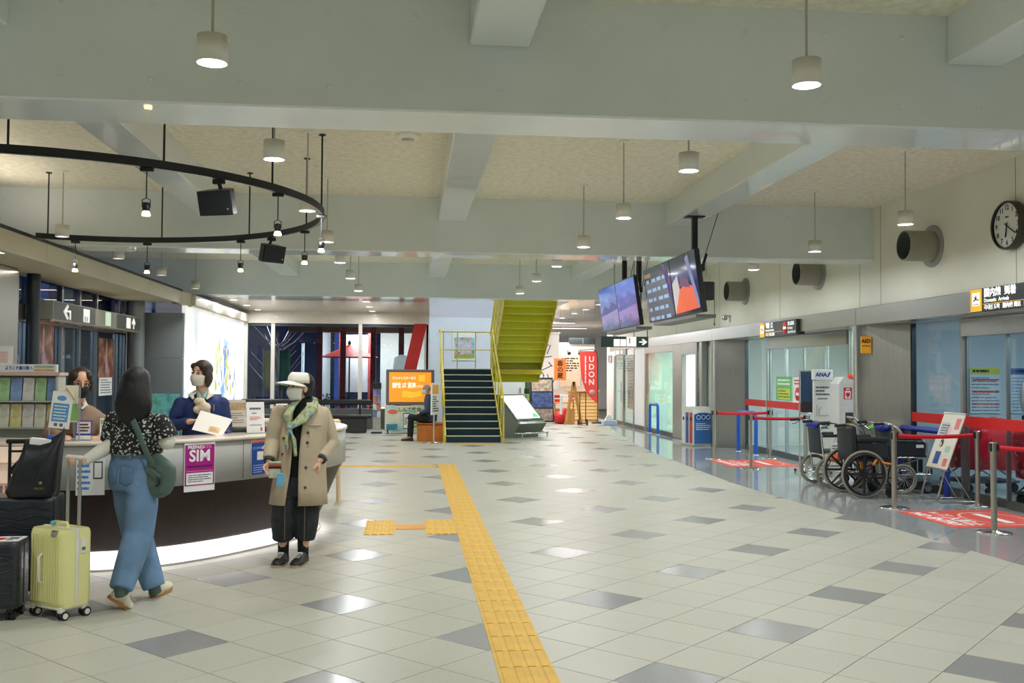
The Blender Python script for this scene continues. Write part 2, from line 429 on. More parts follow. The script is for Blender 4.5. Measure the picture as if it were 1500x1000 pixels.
for (bo, y, dx, x0) in ((beams[1], 6.05, .53, -6.35), (beams[2], 13.2, 1.05, -6.3), (beams[3], 21.25, 1.05, -6.3)):
    for z in (ZB+.14, ZC-.16):
        x = x0
        while x < 6.4:
            if bolt is None: bolt = o = MB().lathe([(.014, 0), (.014, .006), (.008, .009), (0, .009)], 10, Matrix.Rotation(PI/2, 4, 'X')).build('bolt', M_BEAM, bo)
            else: o = bolt.copy(); col.objects.link(o); o.parent = bo
            o.location = (x, y, z); x += dx
for x in (-2.60, .54, 3.69):
    for y0, y1 in ((-2.4, 6.05), (6.58, 13.2), (13.75, 21.25)):
        beam(x-.19, x+.19, y0, y1, ZL, 'ceiling_joist')
# lower glossy soffit beyond the third beam, with the opening over the stair
VX0, VX1, VY1 = .55, 3.55, 31.0
sf = MB()
sf.box(-6.8, VX0, 21.8, 27.15, ZB+.0, ZB+.2); sf.box(VX1, 6.6, 21.8, VY1, ZB, ZB+.2)
sf.build('ceiling', M_SOFFIT, kind='structure')
MB().box(.5, 11, VY1, 44, 3.12, 3.3).build('ceiling', mat('white_ceiling', (232, 230, 228), .4, var=.02), kind='structure')
vd = MB().box(VX0-.1, VX0, 21.8, VY1, ZB+.2, 7).box(VX1, VX1+.1, 21.8, VY1, ZB+.2, 7).box(VX0-.1, VX1+.1, VY1, VY1+.1, 3.3, 7).box(VX0-.1, VX1+.1, 21.7, 21.8, ZC, 7)
vd.build('wall_upper_floor', mat('upper_wall', (214, 220, 226), .5, var=.02), kind='structure')
MB().box(VX0-.1, VX1+.1, 21.7, VY1+.1, 7, 7.1).build('ceiling', M_WHITE, kind='structure')
# ---------------------------------------------------------------- right wall
rw = MB().box(6.5, 6.7, -9, 31, 2.48, ZC+.1).build('wall_right', M_WALL, kind='structure')
jn = MB()
for y in (9.9, 12.96, 13.6, 16.7, 20.1, 23.5): jn.box(6.4985, 6.51, y-.004, y+.004, 2.48, ZC)
jn.build('panel_joint', mat('joint', (120, 116, 104), .8), rw)
MB().box(6.5, 6.7, -9, 3.2, 0, 2.48).build('wall_right', M_WALL, kind='structure')
band = MB()
for y0, y1 in ((3.2, 6.72), (6.72, 13.5), (13.5, 20.28), (20.28, 31)): band.box(6.385, 6.62, y0+.002, y1-.002, 2.265, 2.515, bev=.006)
band.build('trim_door_band', M_STEELH, kind='structure')
MB().box(6.4, 7.12, 3.2, 31, 2.27, 2.30).box(7.1, 9.7, 3.0, 31, 2.75, 2.80).box(7.1, 7.12, 3.0, 31, 2.27, 2.8).build('ceiling', mat('lobby_soffit', (176, 178, 176), .35, .6, var=.04), kind='structure')
# steel clad piers between the door bays
def pier(y, name='pillar'):
    pl = [(6.55, y+.14), (6.40, y+.14), (6.39, y+.08), (6.405, y+.0), (6.45, y-.06), (6.53, y-.12), (6.75, y-.29), (7.0, y-.5), (7.0, y-.22)]
    b = MB()
    n = len(pl)
    vs = [(px, py, z) for z in (0, 2.265) for px, py in pl]
    b.add(vs, [(i, (i+1) % n, n+(i+1) % n, n+i) for i in range(1, 7)], True); b.add(vs, [(i, (i+1) % n, n+(i+1) % n, n+i) for i in (0, 7, 8)])
    b.add(vs, [tuple(range(n))[::-1], tuple(range(n, 2*n))])
    return b.build(name, M_STEEL, kind='structure')
piers = [pier(6.72), pier(13.48), pier(20.26)]
# door bays: side light, post, header, glass leaves
XG = 6.95
M_FRAME = mat('steel_frame', (166, 168, 166), .32, 1.0, var=.06, aniso=(10, 10, .4))
M_KICK = mat('dark_steel_kick', (112, 112, 106), .35, .9, var=.08)
def bay(n, y_hi, y_post, y_lo, y_end):
    d = bpy.data.objects.new('door_%d' % n, None); col.objects.link(d); d['kind'] = 'structure'
    MB().box(XG-.03, XG+.03, y_post, y_post+.06, 0, 2.265).build('post', M_FRAME, d)
    MB().box(XG-.03, XG+.03, y_lo-.06, y_lo, 0, 2.265).build('post', M_FRAME, d)
    MB().box(XG-.05, XG+.10, y_lo, y_post, 2.04, 2.265, bev=.004).build('header', M_STEELH, d)
    MB().box(XG-.03, XG+.03, y_hi-.05, y_hi, 0, 2.265).build('post', mat('dark_post', (70, 78, 84), .3, .8), d)
    for a, b_ in ((y_post+.06, y_hi-.05), (y_end, y_lo-.06)):
        MB().box(XG-.006, XG+.006, a, b_, .11, 2.265).build('side_pane', M_GLASS, d)
        MB().box(XG-.03, XG+.03, a, b_, 0, .11).build('kick_rail', M_KICK, d)
    k = 4; s = (y_post-y_lo)/k
    for i in range(k):
        a = y_lo+s*i; off = .03 if i in (0, 3) else -.01
        lf = MB().box(XG+off-.006, XG+off+.006, a+.01, a+s-.01, .10, 2.04).build('leaf_pane', M_GLASS, d)
        MB().box(XG+off-.015, XG+off+.015, a+.004, a+.018, 0, 2.04).box(XG+off-.015, XG+off+.015, a+s-.018, a+s-.004, 0, 2.04).build('stile', M_FRAME, lf)
        MB().box(XG+off-.018, XG+off+.018, a+.01, a+s-.01, 0, .10).build('kick_rail', M_KICK, lf)
    # red safety stripe stuck on the glass at rail height
    M_RED = mat('red_film', (214, 20, 18), .4, var=.04)
    for a, b_ in ((y_lo+.01, y_post-.01), (y_post+.06, y_hi-.06), (y_end+.02, y_lo-.08)):
        MB().box(XG-.046, XG-.043, a, b_, .915, 1.045).build('safety_stripe', M_RED, d)
    return d
bay(1, 12.95, 11.66, 8.15, 7.75)
bay(2, 19.72, 18.43, 14.92, 14.50)
# lobby behind the glass
M_LOBBY = mat('lobby_wall', (186, 200, 212), .5, var=.04, scale=1)
MB().box(9.6, 9.7, 13.95, 21, 0, 2.7).box(7.0, 9.6, 20.7, 20.8, 0, 2.7).box(7.1, 9.6, 13.951, 13.96, 0, 2.7).build('wall_lobby', mat('lobby_wall_white', (222, 224, 222), .5, var=.03, scale=1), kind='structure')
lw = MB().box(9.6, 9.7, 3, 13.95, 0, 2.7).box(7.0, 9.6, 13.75, 13.95, 0, 2.7)
lw.build('wall_lobby', M_LOBBY, kind='structure')
for i, y in enumerate((4.8, 9.3, 12.4, 15.6, 18.2)):
    c = MB().box(9.52, 9.6, y, y+.28, 0, 2.7, bev=.01).build('trim_lobby', mat('pale_panel', (206, 206, 190), .4), kind='structure')
# ---------------------------------------------------------------- recess with side room, beyond the piers
sr = thing('door_3', None, None); sr['kind'] = 'structure'
M_PALEST = mat('pale_steel', (170, 172, 166), .35, .9, var=.06, aniso=(8, 8, .4))
MB().box(6.40, 6.46, 23.42, 26.2, .1, 2.10).build('side_pane', M_GREENGL, sr)
MB().box(6.40, 6.46, 21.20, 21.38, .1, 2.10).build('side_pane', M_GREENGL, sr)
for y0, y1 in ((22.62, 23.42), (21.0, 21.2), (21.38, 21.5), (26.2, 26.32)): MB().box(6.385, 6.5, y0, y1, 0, 2.265, bev=.01).build('post', M_PALEST, sr)
MB().box(6.385, 6.5, 21.5, 22.62, 2.0, 2.265).build('header', M_PALEST, sr)
MB().box(6.385, 6.5, 23.42, 26.2, 2.10, 2.265).build('header', M_PALEST, sr)
MB().box(6.39, 6.47, 23.42, 26.2, 0, .1).build('kick_rail', M_KICK, sr)
MB().box(6.55, 6.65, 20.8, 21.2, 0, 2.3).box(6.5, 9.6, 26.4, 26.5, 0, 2.75).box(9.6, 9.7, 20.7, 31, 0, 2.7).build('wall_side_room', mat('side_room_wall', (226, 238, 232), .5), kind='structure')
MB().box(6.41, 6.6, 26.32, 27.6, 0, 2.265).build('wall_right', M_WHITE, kind='structure')
MB().box(6.385, 6.41, 26.32, 31, 0, .1).build('baseboard_right', M_KICK, kind='structure')
ed = thing('door_4', None, None); ed['kind'] = 'structure'
for y in (27.6, 29.0, 30.3): MB().box(6.38, 6.46, y, y+.08, 0, 2.1, bev=.006).build('post', M_PALEST, ed)
MB().box(6.38, 6.46, 27.6, 30.38, 2.1, 2.265).build('header', M_WHITE, ed)
for y0, y1 in ((27.68, 29.0), (29.08, 30.3)):
    MB().box(6.41, 6.43, y0, y1, .08, 2.1).build('leaf_pane', M_GLASS, ed)
    MB().cyl((6.36, y0+.12, .7), (6.36, y0+.12, 1.3), .014, n=8).build('pull_handle', M_CHROME, ed)
MB().box(6.41, 6.6, 30.38, 31.6, 0, 3.2).build('wall_right', M_WHITE, kind='structure')
# pink poster pane inside the glazed door
pk = thing('wall_poster', 'pale pink poster behind the glazed door past the blue rail', 'poster', (6.52, 28.5, 1.2))
MB().box(0, .006, -.7, .5, -.7, .75).build('sheet', mat('poster_pink', (232, 190, 190), .5, var=.12, scale=3), pk)
lines(pk, mat('poster_grey', (150, 140, 150), .5), at(TO_LEFT, 0, -.1, .1), -.4, .5, -.5, .4, 9, .4, 'print', 4, .002)
# ---------------------------------------------------------------- left side
XL = -4.5
M_CANOPY = mat('canopy_paint', (206, 196, 172), .4, var=.03, scale=1.5, coat=.2)
cn = MB()
for y0, y1 in ((6.9, 9.4), (9.4, 12.6), (12.6, 15.0), (15.0, 17.4), (17.4, 19.8)): cn.box(XL-.06, XL, y0+.004, y1-.004, 2.875, 3.12, bev=.006)
cn.build('trim_canopy', M_CANOPY, kind='structure')
MB().box(-6.6, XL, 6.9, 19.85, 3.12, 3.16).build('trim_canopy_top', M_BLACK, kind='structure')
def perf(nt, p, N, L):
    tc = N('ShaderNodeTexCoord'); v = N('ShaderNodeTexVoronoi'); v.inputs['Scale'].default_value = 22; v.inputs['Randomness'].default_value = 0
    L(tc.outputs['Object'], v.inputs['Vector']); r = ramp(nt, [(.16, (84, 78, 66)), (.22, (196, 184, 158))]); L(v.outputs['Distance'], r.inputs[0]); L(r.outputs[0], p.inputs['Base Color']); p.inputs['Roughness'].default_value = .6
cs = MB(); X2 = -5.55
for k in range(8):
    y0, y1 = 7+k*1.6, 7+(k+1)*1.6-.01
    cs.box(X2, XL-.06, y0, y1, 2.9, 2.93)
cs.build('ceiling', node_mat('perforated_board', perf), kind='structure')
sl = None
for k, (y, ln) in enumerate(((9.6, .8), (10.5, .8), (11.4, .8))):
    t = thing('strip_light', ('white strip light recessed in the perforated canopy soffit, first from its open end', 'white strip light recessed in the perforated canopy soffit, second from its open end', 'white strip light recessed in the perforated canopy soffit, third from its open end')[k], 'ceiling light', (-4.72, y, 2.9), 0, 'strip lights in the canopy soffit')
    MB().box(-.06, .06, -ln/2, ln/2, -.006, 0).build('housing', M_ALU, t); MB().box(-.045, .045, -ln/2+.02, ln/2-.02, -.01, -.006).build('diffuser', mat('tube_light', (255, 246, 226), .5, emit=3), t)
M_GREYW = mat('grey_panel_wall', (112, 118, 120), .35, .25, var=.04, scale=1.5)
gw = MB()
for z0, z1 in ((0, .9), (.9, 1.8), (1.8, 2.7)): gw.box(-5.55, XL, 19.9, 20.05, z0+.002, z1-.002)
gw.build('wall_grey_end', M_GREYW, kind='structure')
MB().add([(XL-.06, 19.8, 2.875), (XL-.06, 19.8, 3.12), (-4.44, 20.35, 3.12), (-4.44, 20.35, 2.84), (XL-.2, 19.8, 2.875), (XL-.2, 19.8, 3.12), (-4.6, 20.35, 3.12), (-4.6, 20.35, 2.84)], [(0, 1, 2, 3), (4, 7, 6, 5), (0, 3, 7, 4), (1, 5, 6, 2)]).build('trim_canopy_end', M_CANOPY, kind='structure')
MB().box(-4.6, -4.36, 20.35, 26.9, 2.86, 3.1, bev=.02).build('trim_lit_wall_hood', M_CANOPY, kind='structure')
# back-lit mural wall
def mural(nt, p, N, L):
    tc = N('ShaderNodeTexCoord'); mp = N('ShaderNodeMapping'); mp.inputs['Scale'].default_value = (1, .9, .55); L(tc.outputs['Object'], mp.inputs[0])
    n1 = N('ShaderNodeTexNoise'); n1.inputs['Scale'].default_value = 1.3; n1.inputs['Detail'].default_value = 5; L(mp.outputs[0], n1.inputs['Vector'])
    r1 = ramp(nt, [(.40, (255, 255, 255)), (.56, (250, 250, 246)), (.62, (214, 228, 246)), (.68, (250, 246, 214)), (.74, (222, 238, 222))]); L(n1.outputs['Fac'], r1.inputs[0])
    L(r1.outputs[0], p.inputs['Base Color']); L(r1.outputs[0], p.inputs['Emission Color']); p.inputs['Emission Strength'].default_value = 1.15
mw = MB().box(-4.56, XL+.02, 20.06, 26.9, 0, 2.86).build('wall_lit_mural', node_mat('backlit_mural', mural), kind='structure')
rnd = random.Random(3)
def splash(y, z, h, wd, c, n, seed):
    q = random.Random(seed); b = MB()
    for i in range(n):
        yy, zz = y+q.gauss(0, wd), z+q.gauss(0, h); hh, ww = q.uniform(.05, .28)*h*2.5, q.uniform(.012, .05)*2; a = q.uniform(-.5, .5)
        k = 7; pl = [(ww*math.cos(2*PI*t/k), hh*math.sin(2*PI*t/k)) for t in range(k)]
        b.add([(XL+.0215+.0001*i, yy+u*math.cos(a)-v*math.sin(a), zz+u*math.sin(a)+v*math.cos(a)) for u, v in pl], [tuple(range(k))])
    b.build('mural_stroke', mat('mural_%d_%d_%d' % c, c, .6, emit=.7), mw)['kind'] = 'stuff'
splash(24.3, 1.95, .22, .2, (120, 160, 226), 22, 1); splash(24.2, 2.05, .12, .1, (226, 130, 110), 6, 2); splash(23.3, 1.75, .25, .2, (200, 222, 120), 14, 3)
splash(24.6, 1.35, .3, .25, (244, 226, 120), 16, 4); splash(24.0, 1.2, .3, .3, (150, 196, 236), 26, 5); splash(25.6, .9, .3, .3, (120, 150, 220), 16, 6); splash(22.2, .8, .25, .3, (120, 180, 150), 16, 7)
# glazed wall with doors on the left, under the canopy
lg = thing('window_1', None, None); lg['kind'] = 'structure'
M_DARKFR = mat('dark_frame', (58, 62, 66), .35, .6, var=.06)
M_DUSKGL = glass_mat('dusk_glass', (170, 184, 196), 1.55)
ys = [9.4, 11.4, 13.3, 14.9, 16.35, 17.2, 18.1, 19.4, 19.85]
for y in ys: MB().box(-5.68, -5.58, y-.04, y+.04, 0, 2.93).build('mullion', M_FRAME, lg)
for a, b_ in zip(ys, ys[1:]):
    MB().box(-5.64, -5.62, a+.04, b_-.04, 2.5, 2.9).build('pane', M_DUSKGL, lg); MB().box(-5.64, -5.62, a+.04, b_-.04, .1, 2.25).build('pane', M_DUSKGL, lg)
MB().box(-5.68, -5.58, 9.4, 19.9, 2.25, 2.5).build('transom', M_FRAME, lg); MB().box(-5.68, -5.58, 9.4, 19.9, 0, .1).build('kick_rail', M_DARKFR, lg)
# things seen through it: lift lobby wall, blue evening
MB().box(-7.9, -7.8, 8, 21.6, 0, 2.45).box(-7.8, -5.6, 21.5, 21.6, 0, 2.45).box(-7.8, -7.1, 8, 8.1, 0, 2.45).build('wall_back_left', mat('lift_lobby', (168, 168, 174), .35, .15, var=.15, scale=1.2), kind='structure')
MB().box(-7.8, -5.7, 8, 21.6, 2.45, 2.5).build('ceiling', mat('lobby_boards', (168, 130, 116), .5, var=.3, scale=4), kind='structure')
MB().box(-6.6, -5.55, 19.9, 20.0, 2.5, 3.2).build('wall_grey_end', M_GREYW, kind='structure')
for x, y, r, m in ((-5.28, 14.3, .09, M_DARKFR), (-5.3, 19.55, .16, M_GREYW)):
    MB().cyl((x, y, 0), (x, y, 2.9), r, n=24).build('pillar', m, kind='structure')
MB().box(-5.6, -5.2, 12.9, 13.6, 0, 2.9, bev=.02).build('pillar', M_STEEL, kind='structure')
# back wall of the hall behind the viewer, far end, left outer wall
MB().box(-9, 7, -9.2, -9, 0, 4.2).build('wall_back', M_WHITE, kind='structure')
MB().box(-7.1, -6.9, -9, 9.4, 0, 4.0).build('wall_left', M_WHITE, kind='structure')
MB().box(-7.1, -6.9, 20.0, 26.9, 2.95, 4.0).build('wall_left', M_BEAM, kind='structure'); MB().box(-7.1, -6.9, 9.4, 20.0, 3.5, 4.0).build('wall_left', M_BEAM, kind='structure')
# ---------------------------------------------------------------- window wall at the end, left of the stair
YW = 27.0
ww_ = thing('window_2', None, None); ww_['kind'] = 'structure'
MB().box(-6.8, .5, YW-.1, YW+.15, 2.86, ZB+.02).build('lintel', mat('lintel_paint', (220, 210, 198), .4, coat=.3), ww_)
MB().box(-6.8, .5, YW-.06, YW+.06, 0, .55).build('sill_wall', mat('sill_stone', (92, 92, 90), .5, var=.15), ww_)
xs = [-4.44, -3.72, -1.38, .42]
M_OUTGL = glass_mat('window_glass', (214, 224, 230), 1.5)
for x in xs: MB().box(x-.05, x+.05, YW-.06, YW+.06, .55, 2.86).build('mullion', mat('white_post', (226, 222, 214), .4), ww_)
for a, b_ in zip(xs, xs[1:]): MB().box(a+.05, b_-.05, YW-.008, YW+.008, .6, 2.80).build('pane', M_OUTGL, ww_)
MB().box(-4.44, .42, YW-.05, YW+.05, 2.78, 2.86).build('head_rail', M_DARKFR, ww_)
MB().box(.42, .5, YW-.06, 29, 0, ZB).build('wall_stair_side', M_WHITE, kind='structure')
# white wall behind the stair, far end of the hall
MB().box(.5, 3.13, 29.0, 29.1, 0, ZB+.02).build('wall_stair', mat('cool_white_wall', (214, 220, 230), .5, var=.02), kind='structure')
MB().box(3.03, 3.13, 29.1, 40, 0, 3.2).build('wall_stair', M_WHITE, kind='structure')
MB().box(-3, 13, 42, 42.2, 0, 3.3).build('wall_far', M_WHITE, kind='structure')
MB().box(11, 11.2, 30.9, 42, 0, 3.3).box(6.6, 11, 31.5, 31.6, 0, 3.2).build('wall_far_right', M_WHITE, kind='structure')
# ---------------------------------------------------------------- pendant lamps
M_LAMP = mat('lamp_enamel', (240, 240, 232), .4, var=.03)
M_LENS = mat('lamp_lens', (255, 252, 240), .5, var=0, emit=9)
M_RODW = mat('lamp_rod', (186, 184, 172), .4)
ORD = ['first', 'second', 'third', 'fourth', 'fifth', 'sixth', 'seventh', 'eighth', 'ninth', 'tenth', 'eleventh', 'twelfth']
lamp0 = None
COLS = {-4.13: 'in the canopy row', -1.03: 'in the counter row', 2.14: 'in the row before the yellow stair', 5.15: 'in the arrivals wall row'}
for cx, where in COLS.items():
    cnt = 0
    for y in (-1.6, 2.1, 5.1, 7.38, 9.72, 12.03, 14.28, 16.67, 19.25):
        if cx == -4.13 and y in (7.38, 9.72): continue
        seen = in_view(cx, y, 0) and y > 4.5 and not (abs(cx) > 4 and y < 9)  # lamps out of view are added for soft ambient light
        cnt += seen
        n = ORD[cnt-1] if seen else 'unseen'
        lab = 'white pendant lamp %s, %s from the big front beam' % (where, n) if seen else 'unseen white pendant lamp continuing the hall rows behind the viewer, added for light'
        if lamp0 is None:
            lamp0 = t = thing('pendant_lamp', lab, 'lamp', (cx, y, ZC), 0, 'white pendant lamps of the hall')
            MB().lathe([(.075, -.655), (.078, -.65), (.078, -.79), (.074, -.79), (.070, -.775)], 28).lathe([(.075, -.655), (.02, -.652), (0, -.652)], 28).build('lamp_shade', M_LAMP, t)
            MB().lathe([(0, -.772), (.070, -.775)], 28).build('lens', M_LENS, t)
            MB().cyl((0, 0, -.655), (0, 0, 0), .0075, n=8).build('rod', M_RODW, t)
            MB().lathe([(.05, 0), (.05, -.012), (.04, -.016), (0, -.016)], 18).build('ceiling_rose', M_LAMP, t)
            MB().box(.05, .085, -.012, .012, -.67, -.645, bev=.003).build('latch', M_LAMP, t)
        else: t = dup(lamp0, (cx, y, ZC), label=lab)
        area('pendant_light', (cx, y, ZC-.785), .13, LAMP_W, (.97, .99, 1.0), spread=math.radians(108 if cx == -4.13 else 180))
# downlights recessed in the glossy soffit beyond the third beam
dl0 = None
k = 0
for cx in (-4.0, -1.03, 4.4):
    for y in (22.6, 24.4, 26.1, 28.3, 30.2):
        if cx < 0 and y > 26.5: continue
        k += 1
        side = {-4.0: 'beside the lit mural wall', -1.03: 'in line with the counter row of pendants', 4.4: 'past the display screens'}[cx]
        lab = 'round recessed downlight %s, %s from the third beam' % (side, ORD[(22.6, 24.4, 26.1, 28.3, 30.2).index(y)])
        if dl0 is None:
            dl0 = t = thing('recessed_downlight', lab, 'ceiling light', (cx, y, ZB), 0, 'recessed downlights in the glossy soffit')
            MB().lathe([(.10, 0), (.10, -.008), (.08, -.008)], 24).build('rim', M_LAMP, t); MB().lathe([(0, -.006), (.08, -.008)], 24).build('lens', M_LENS, t)
        else: t = dup(dl0, (cx, y, ZB), label=lab)
        area('downlight', (cx, y, ZB-.02), .15, 36, (.97, .99, 1.0))
# made-up panel fixtures added to house the fill lights of lobby and shops
M_TUBE = mat('tube_cool', (240, 246, 255), .5, emit=4)
def panel_light(loc, sx, sy, lab):
    t = thing('added_panel_light', lab, 'ceiling light', loc)
    MB().box(-sx/2, sx/2, -sy/2, sy/2, -.02, .02).build('housing', M_ALU, t); MB().box(-sx/2+.02, sx/2-.02, -sy/2+.02, sy/2-.02, -.024, -.02).build('diffuser', M_TUBE, t)
for n, y in enumerate((8.5, 11.5, 14.5, 17.5)): panel_light((8.3, y, 2.72), 1.6, .25, 'added tube light on the lobby ceiling behind the glass, %s from the clock end' % ORD[n])
for n, (x, y) in enumerate(((3.6, 33), (5.4, 33), (1.6, 35), (4.2, 38), (4.4, 29.5))): panel_light((x, y, 3.1), 1.2, .3, ('added panel light on the shop ceiling above the udon flag', 'added panel light on the shop ceiling by the white wall', 'added panel light over the back of the stair wall', 'added panel light at the far end of the shop', 'added panel light between soffit and shop')[n])
# smoke detectors and a ceiling speaker
for x, y, r, lab in ((-.05, 9.75, .13, 'round flush speaker grille in the ceiling board right of the track ring'), (-2.6+.9, 9.0, .06, 'small smoke detector on the ceiling above the track ring'), (4.35, 8.9, .05, 'small smoke detector beside the right hand joist, the first of two'), (4.3, 9.6, .05, 'small smoke detector beside the right hand joist, the second of two'), (-3.4, 8.7, .08, 'round air vent on the ceiling above the ring end')):
    t = thing('ceiling_detector', lab, 'detector', (x, y, ZC)); MB().lathe([(r, 0), (r, -.01), (r*.8, -.03), (r*.45, -.045), (0, -.045)], 24).build('body', M_LAMP, t)
    MB().lathe([(r*.5, -.040), (r*.5, -.05), (0, -.052)], 16).build('cap', M_RODW, t)
# ---------------------------------------------------------------- black track ring over the counter
RC, RR, RZ = Vector((-3.4, 9.83, 0)), 2.50, 3.15
ring = thing('track_ring', 'big black curved lighting track hung on rods over the info counter', 'light track', (RC.x, RC.y, RZ))
a0, a1 = math.radians(-115), math.radians(115)
def rp(a, dr=0, dz=0): return Vector(((RR+dr)*math.cos(a), (RR+dr)*math.sin(a), dz))
rows = []
N = 90
for i in range(N+1):
    a = a0+(a1-a0)*i/N
    rows.append([rp(a, -.022, -.032), rp(a, .022, -.032), rp(a, .022, .032), rp(a, -.022, .032)])
b = MB()
for q in range(4): b.grid([[r[q], r[(q+1) % 4]] for r in rows], smooth=True)
b.add(rows[0], [(0, 1, 2, 3)]); b.add(rows[-1], [(3, 2, 1, 0)])
b.build('track', M_BLACK, ring)
rows = [[rp(a0+(a1-a0)*i/N, -.012, -.034), rp(a0+(a1-a0)*i/N, .012, -.034)] for i in range(N+1)]
MB().grid(rows).build('track_groove', M_ALU, ring)
for ang in (-104, -79, -54, -29, 0, 26.7, 54, 82, 112):
    a = math.radians(ang); p = rp(a)
    zt = (ZL if abs(p.x+RC.x+2.6) < .24 else ZC)-RZ-.002
    MB().cyl((p.x, p.y, .03), (p.x, p.y, zt), .009, n=8).lathe([(.035, 0), (.035, -.01), (.012, -.014)], 14, Matrix.Translation((p.x, p.y, zt))).build('rod', M_BLACK, ring)
M_BULB = mat('warm_bulb', (255, 222, 170), .4, emit=14)
SPOTS = [(-57, 'first from the open end, high over the walking woman'), (-27, 'second along the near arc, beside the wedge speaker'), (0.5, 'at the tip of the ring'), (27.6, 'just past the tip of the ring'), (57, 'middle of the far arc'), (86, 'far arc, by the lift doors'), (105, 'last on the far arc, by the canopy')]
sp0 = None
for ang, lab in SPOTS:
    a = math.radians(ang); p = RC+rp(a)+Vector((0, 0, RZ-.035))
    lab = 'black spotlight on the track ring, ' + lab
    if sp0 is None:
        sp0 = t = thing('track_spotlight', lab, 'spotlight', p, 0, 'spotlights on the track ring')
        MB().box(-.05, .05, -.018, .018, -.03, 0, bev=.004).build('adapter', M_BLACK, t)
        MB().cyl((0, 0, -.03), (0, 0, -.24), .005, n=8).build('stem', M_BLACK, t)
        MB().tube([(-.03, 0, -.31), (-.03, 0, -.25), (0, 0, -.235), (.03, 0, -.25), (.03, 0, -.31)], .004, 6).build('yoke', M_BLACK, t)
        MB().lathe([(0, -.27), (.026, -.272), (.028, -.335), (.024, -.338)], 16).build('head', M_BLACK, t)
        MB().lathe([(.020, -.33), (.034, -.365), (.030, -.374), (0, -.376)], 16).build('bulb', M_BULB, t)
    else: t = dup(sp0, p, label=lab)
    l = bpy.data.lights.new('track_spot', 'SPOT'); l.energy = 42; l.color = (1, .78, .5); l.spot_size = math.radians(80); l.spot_blend = .6; l.shadow_soft_size = .03
    o = bpy.data.objects.new('track_spot', l); col.objects.link(o); o.location = p+Vector((0, 0, -.40))
def wedge(ang, tilt, rz, lab):
    a = math.radians(ang); p = RC+rp(a)+Vector((0, 0, RZ-.035))
    t = thing('wedge_speaker', lab, 'loudspeaker', p, rz, 'speakers on the track ring')
    MB().box(-.05, .05, -.02, .02, -.04, 0, bev=.004).build('adapter', M_BLACK, t); MB().tube([(0, 0, -.03), (0, .03, -.07), (0, .03, -.1)], .016, 10).build('bracket', M_BLACK, t)
    M = Matrix.Translation((0, .03, -.18)) @ Matrix.Rotation(tilt, 4, 'X')
    pl = [(-.15, -.09), (.15, -.09), (.115, .04), (.05, .09), (-.05, .09), (-.115, .04)]
    MB().prism(pl, -.10, .10, M).build('cabinet', M_BLACK, t)
    MB().box(-.143, .143, -.1, -.092, -.09, .09, M @ Matrix.Identity(4), bev=.003).build('grille', mat('grille_cloth', (22, 30, 32), .8, bump=.4, bscale=300), t)
    MB().lathe([(.008, 0), (.008, .004), (0, .004)], 12, M @ at(TO_CAM, .115, -.1, -.05)).build('badge', M_CHROME, t)
wedge(-43, .30, -.35, 'black wedge loudspeaker under the near arc of the track ring')
wedge(45, .25, .75, 'black wedge loudspeaker under the far arc of the track ring')
t = thing('cove_light', 'long warm cove light lying on top of the curved canopy', 'light strip', (-4.85, 10.4, 3.16)); MB().box(-.08, .08, -2.4, 2.4, 0, .05, bev=.01).build('housing', M_ALU, t); MB().box(-.06, .06, -2.35, 2.35, .05, .055).build('diffuser', mat('cove_glow', (255, 232, 196), .5, var=0, emit=2), t)
area('cove_light', (-4.85, 10.4, 3.23), .12, 40, (1, .9, .74), (PI, 0, 0), size_y=4.6)
# ---------------------------------------------------------------- right wall: ducts, clock, signs
duct0 = None
M_DUCT = mat('duct_paint', (150, 148, 134), .4, var=.05); M_DUCTIN = mat('duct_inside', (84, 92, 88), .5)
for y, lab in ((11.6, 'first from the clock'), (15.02, 'second from the clock'), (18.49, 'third from the clock')):
    lab = 'round grey air duct stub sticking out of the right wall, ' + lab
    if duct0 is None:
        duct0 = t = thing('air_duct', lab, 'duct', (6.5, y, 3.17), 0, 'air ducts on the right wall')
        R = Matrix.Rotation(-PI/2, 4, 'Y')
        MB().lathe([(.19, .02), (.19, .38), (.176, .385), (.172, .38)], 36, R).build('pipe', M_DUCT, t); MB().lathe([(.172, .38), (.172, .05), (0, .05)], 36, R).build('inside', M_DUCTIN, t)
        MB().lathe([(.265, 0), (.265, .015), (.19, .022)], 40, R).build('flange', mat('flange', (150, 152, 150), .35, .3), t)
    else: dup(duct0, (6.5, y, 3.17), label=lab)
t = thing('wall_clock', 'big round white wall clock with black numerals and dark rim', 'clock', (6.5, 9.92, 3.18))
M_CLOCK = mat('clock_rim', (70, 64, 56), .4, .3); M_FACE = mat('clock_face', (226, 226, 220), .4, var=.01); M_INK = mat('ink', (24, 26, 30), .6); M_WPRINT = mat('white_print', (245, 246, 246), .5, var=0)
R = Matrix.Rotation(-PI/2, 4, 'Y')
MB().lathe([(.25, 0), (.265, .02), (.265, .11), (.25, .125), (.24, .11)], 48, R).build('rim', M_CLOCK, t)
MB().lathe([(.24, .09), (0, .09)], 48, R).build('dial', M_FACE, t)
CM = at(TO_LEFT, -.092, 0, 0)
for h in range(1, 13):
    a = PI/2-h*PI/6; text(str(h), .075, M_INK, t, CM @ Matrix.Translation((.19*math.cos(a), .19*math.sin(a), 0)), 'numeral', .001)
tk = MB()
for k in range(60):
    a = 2*PI*k/60; l = .018 if k % 5 == 0 else .008
    tk.box(.226-l/2, .226+l/2-.002, -.0015, .0015, 0, .001, CM @ Matrix.Rotation(a, 4, 'Z'))
tk.build('tick_marks', M_INK, t)['kind'] = 'stuff'
text('SEIKO', .024, M_INK, t, CM @ Matrix.Translation((0, .09, 0)))
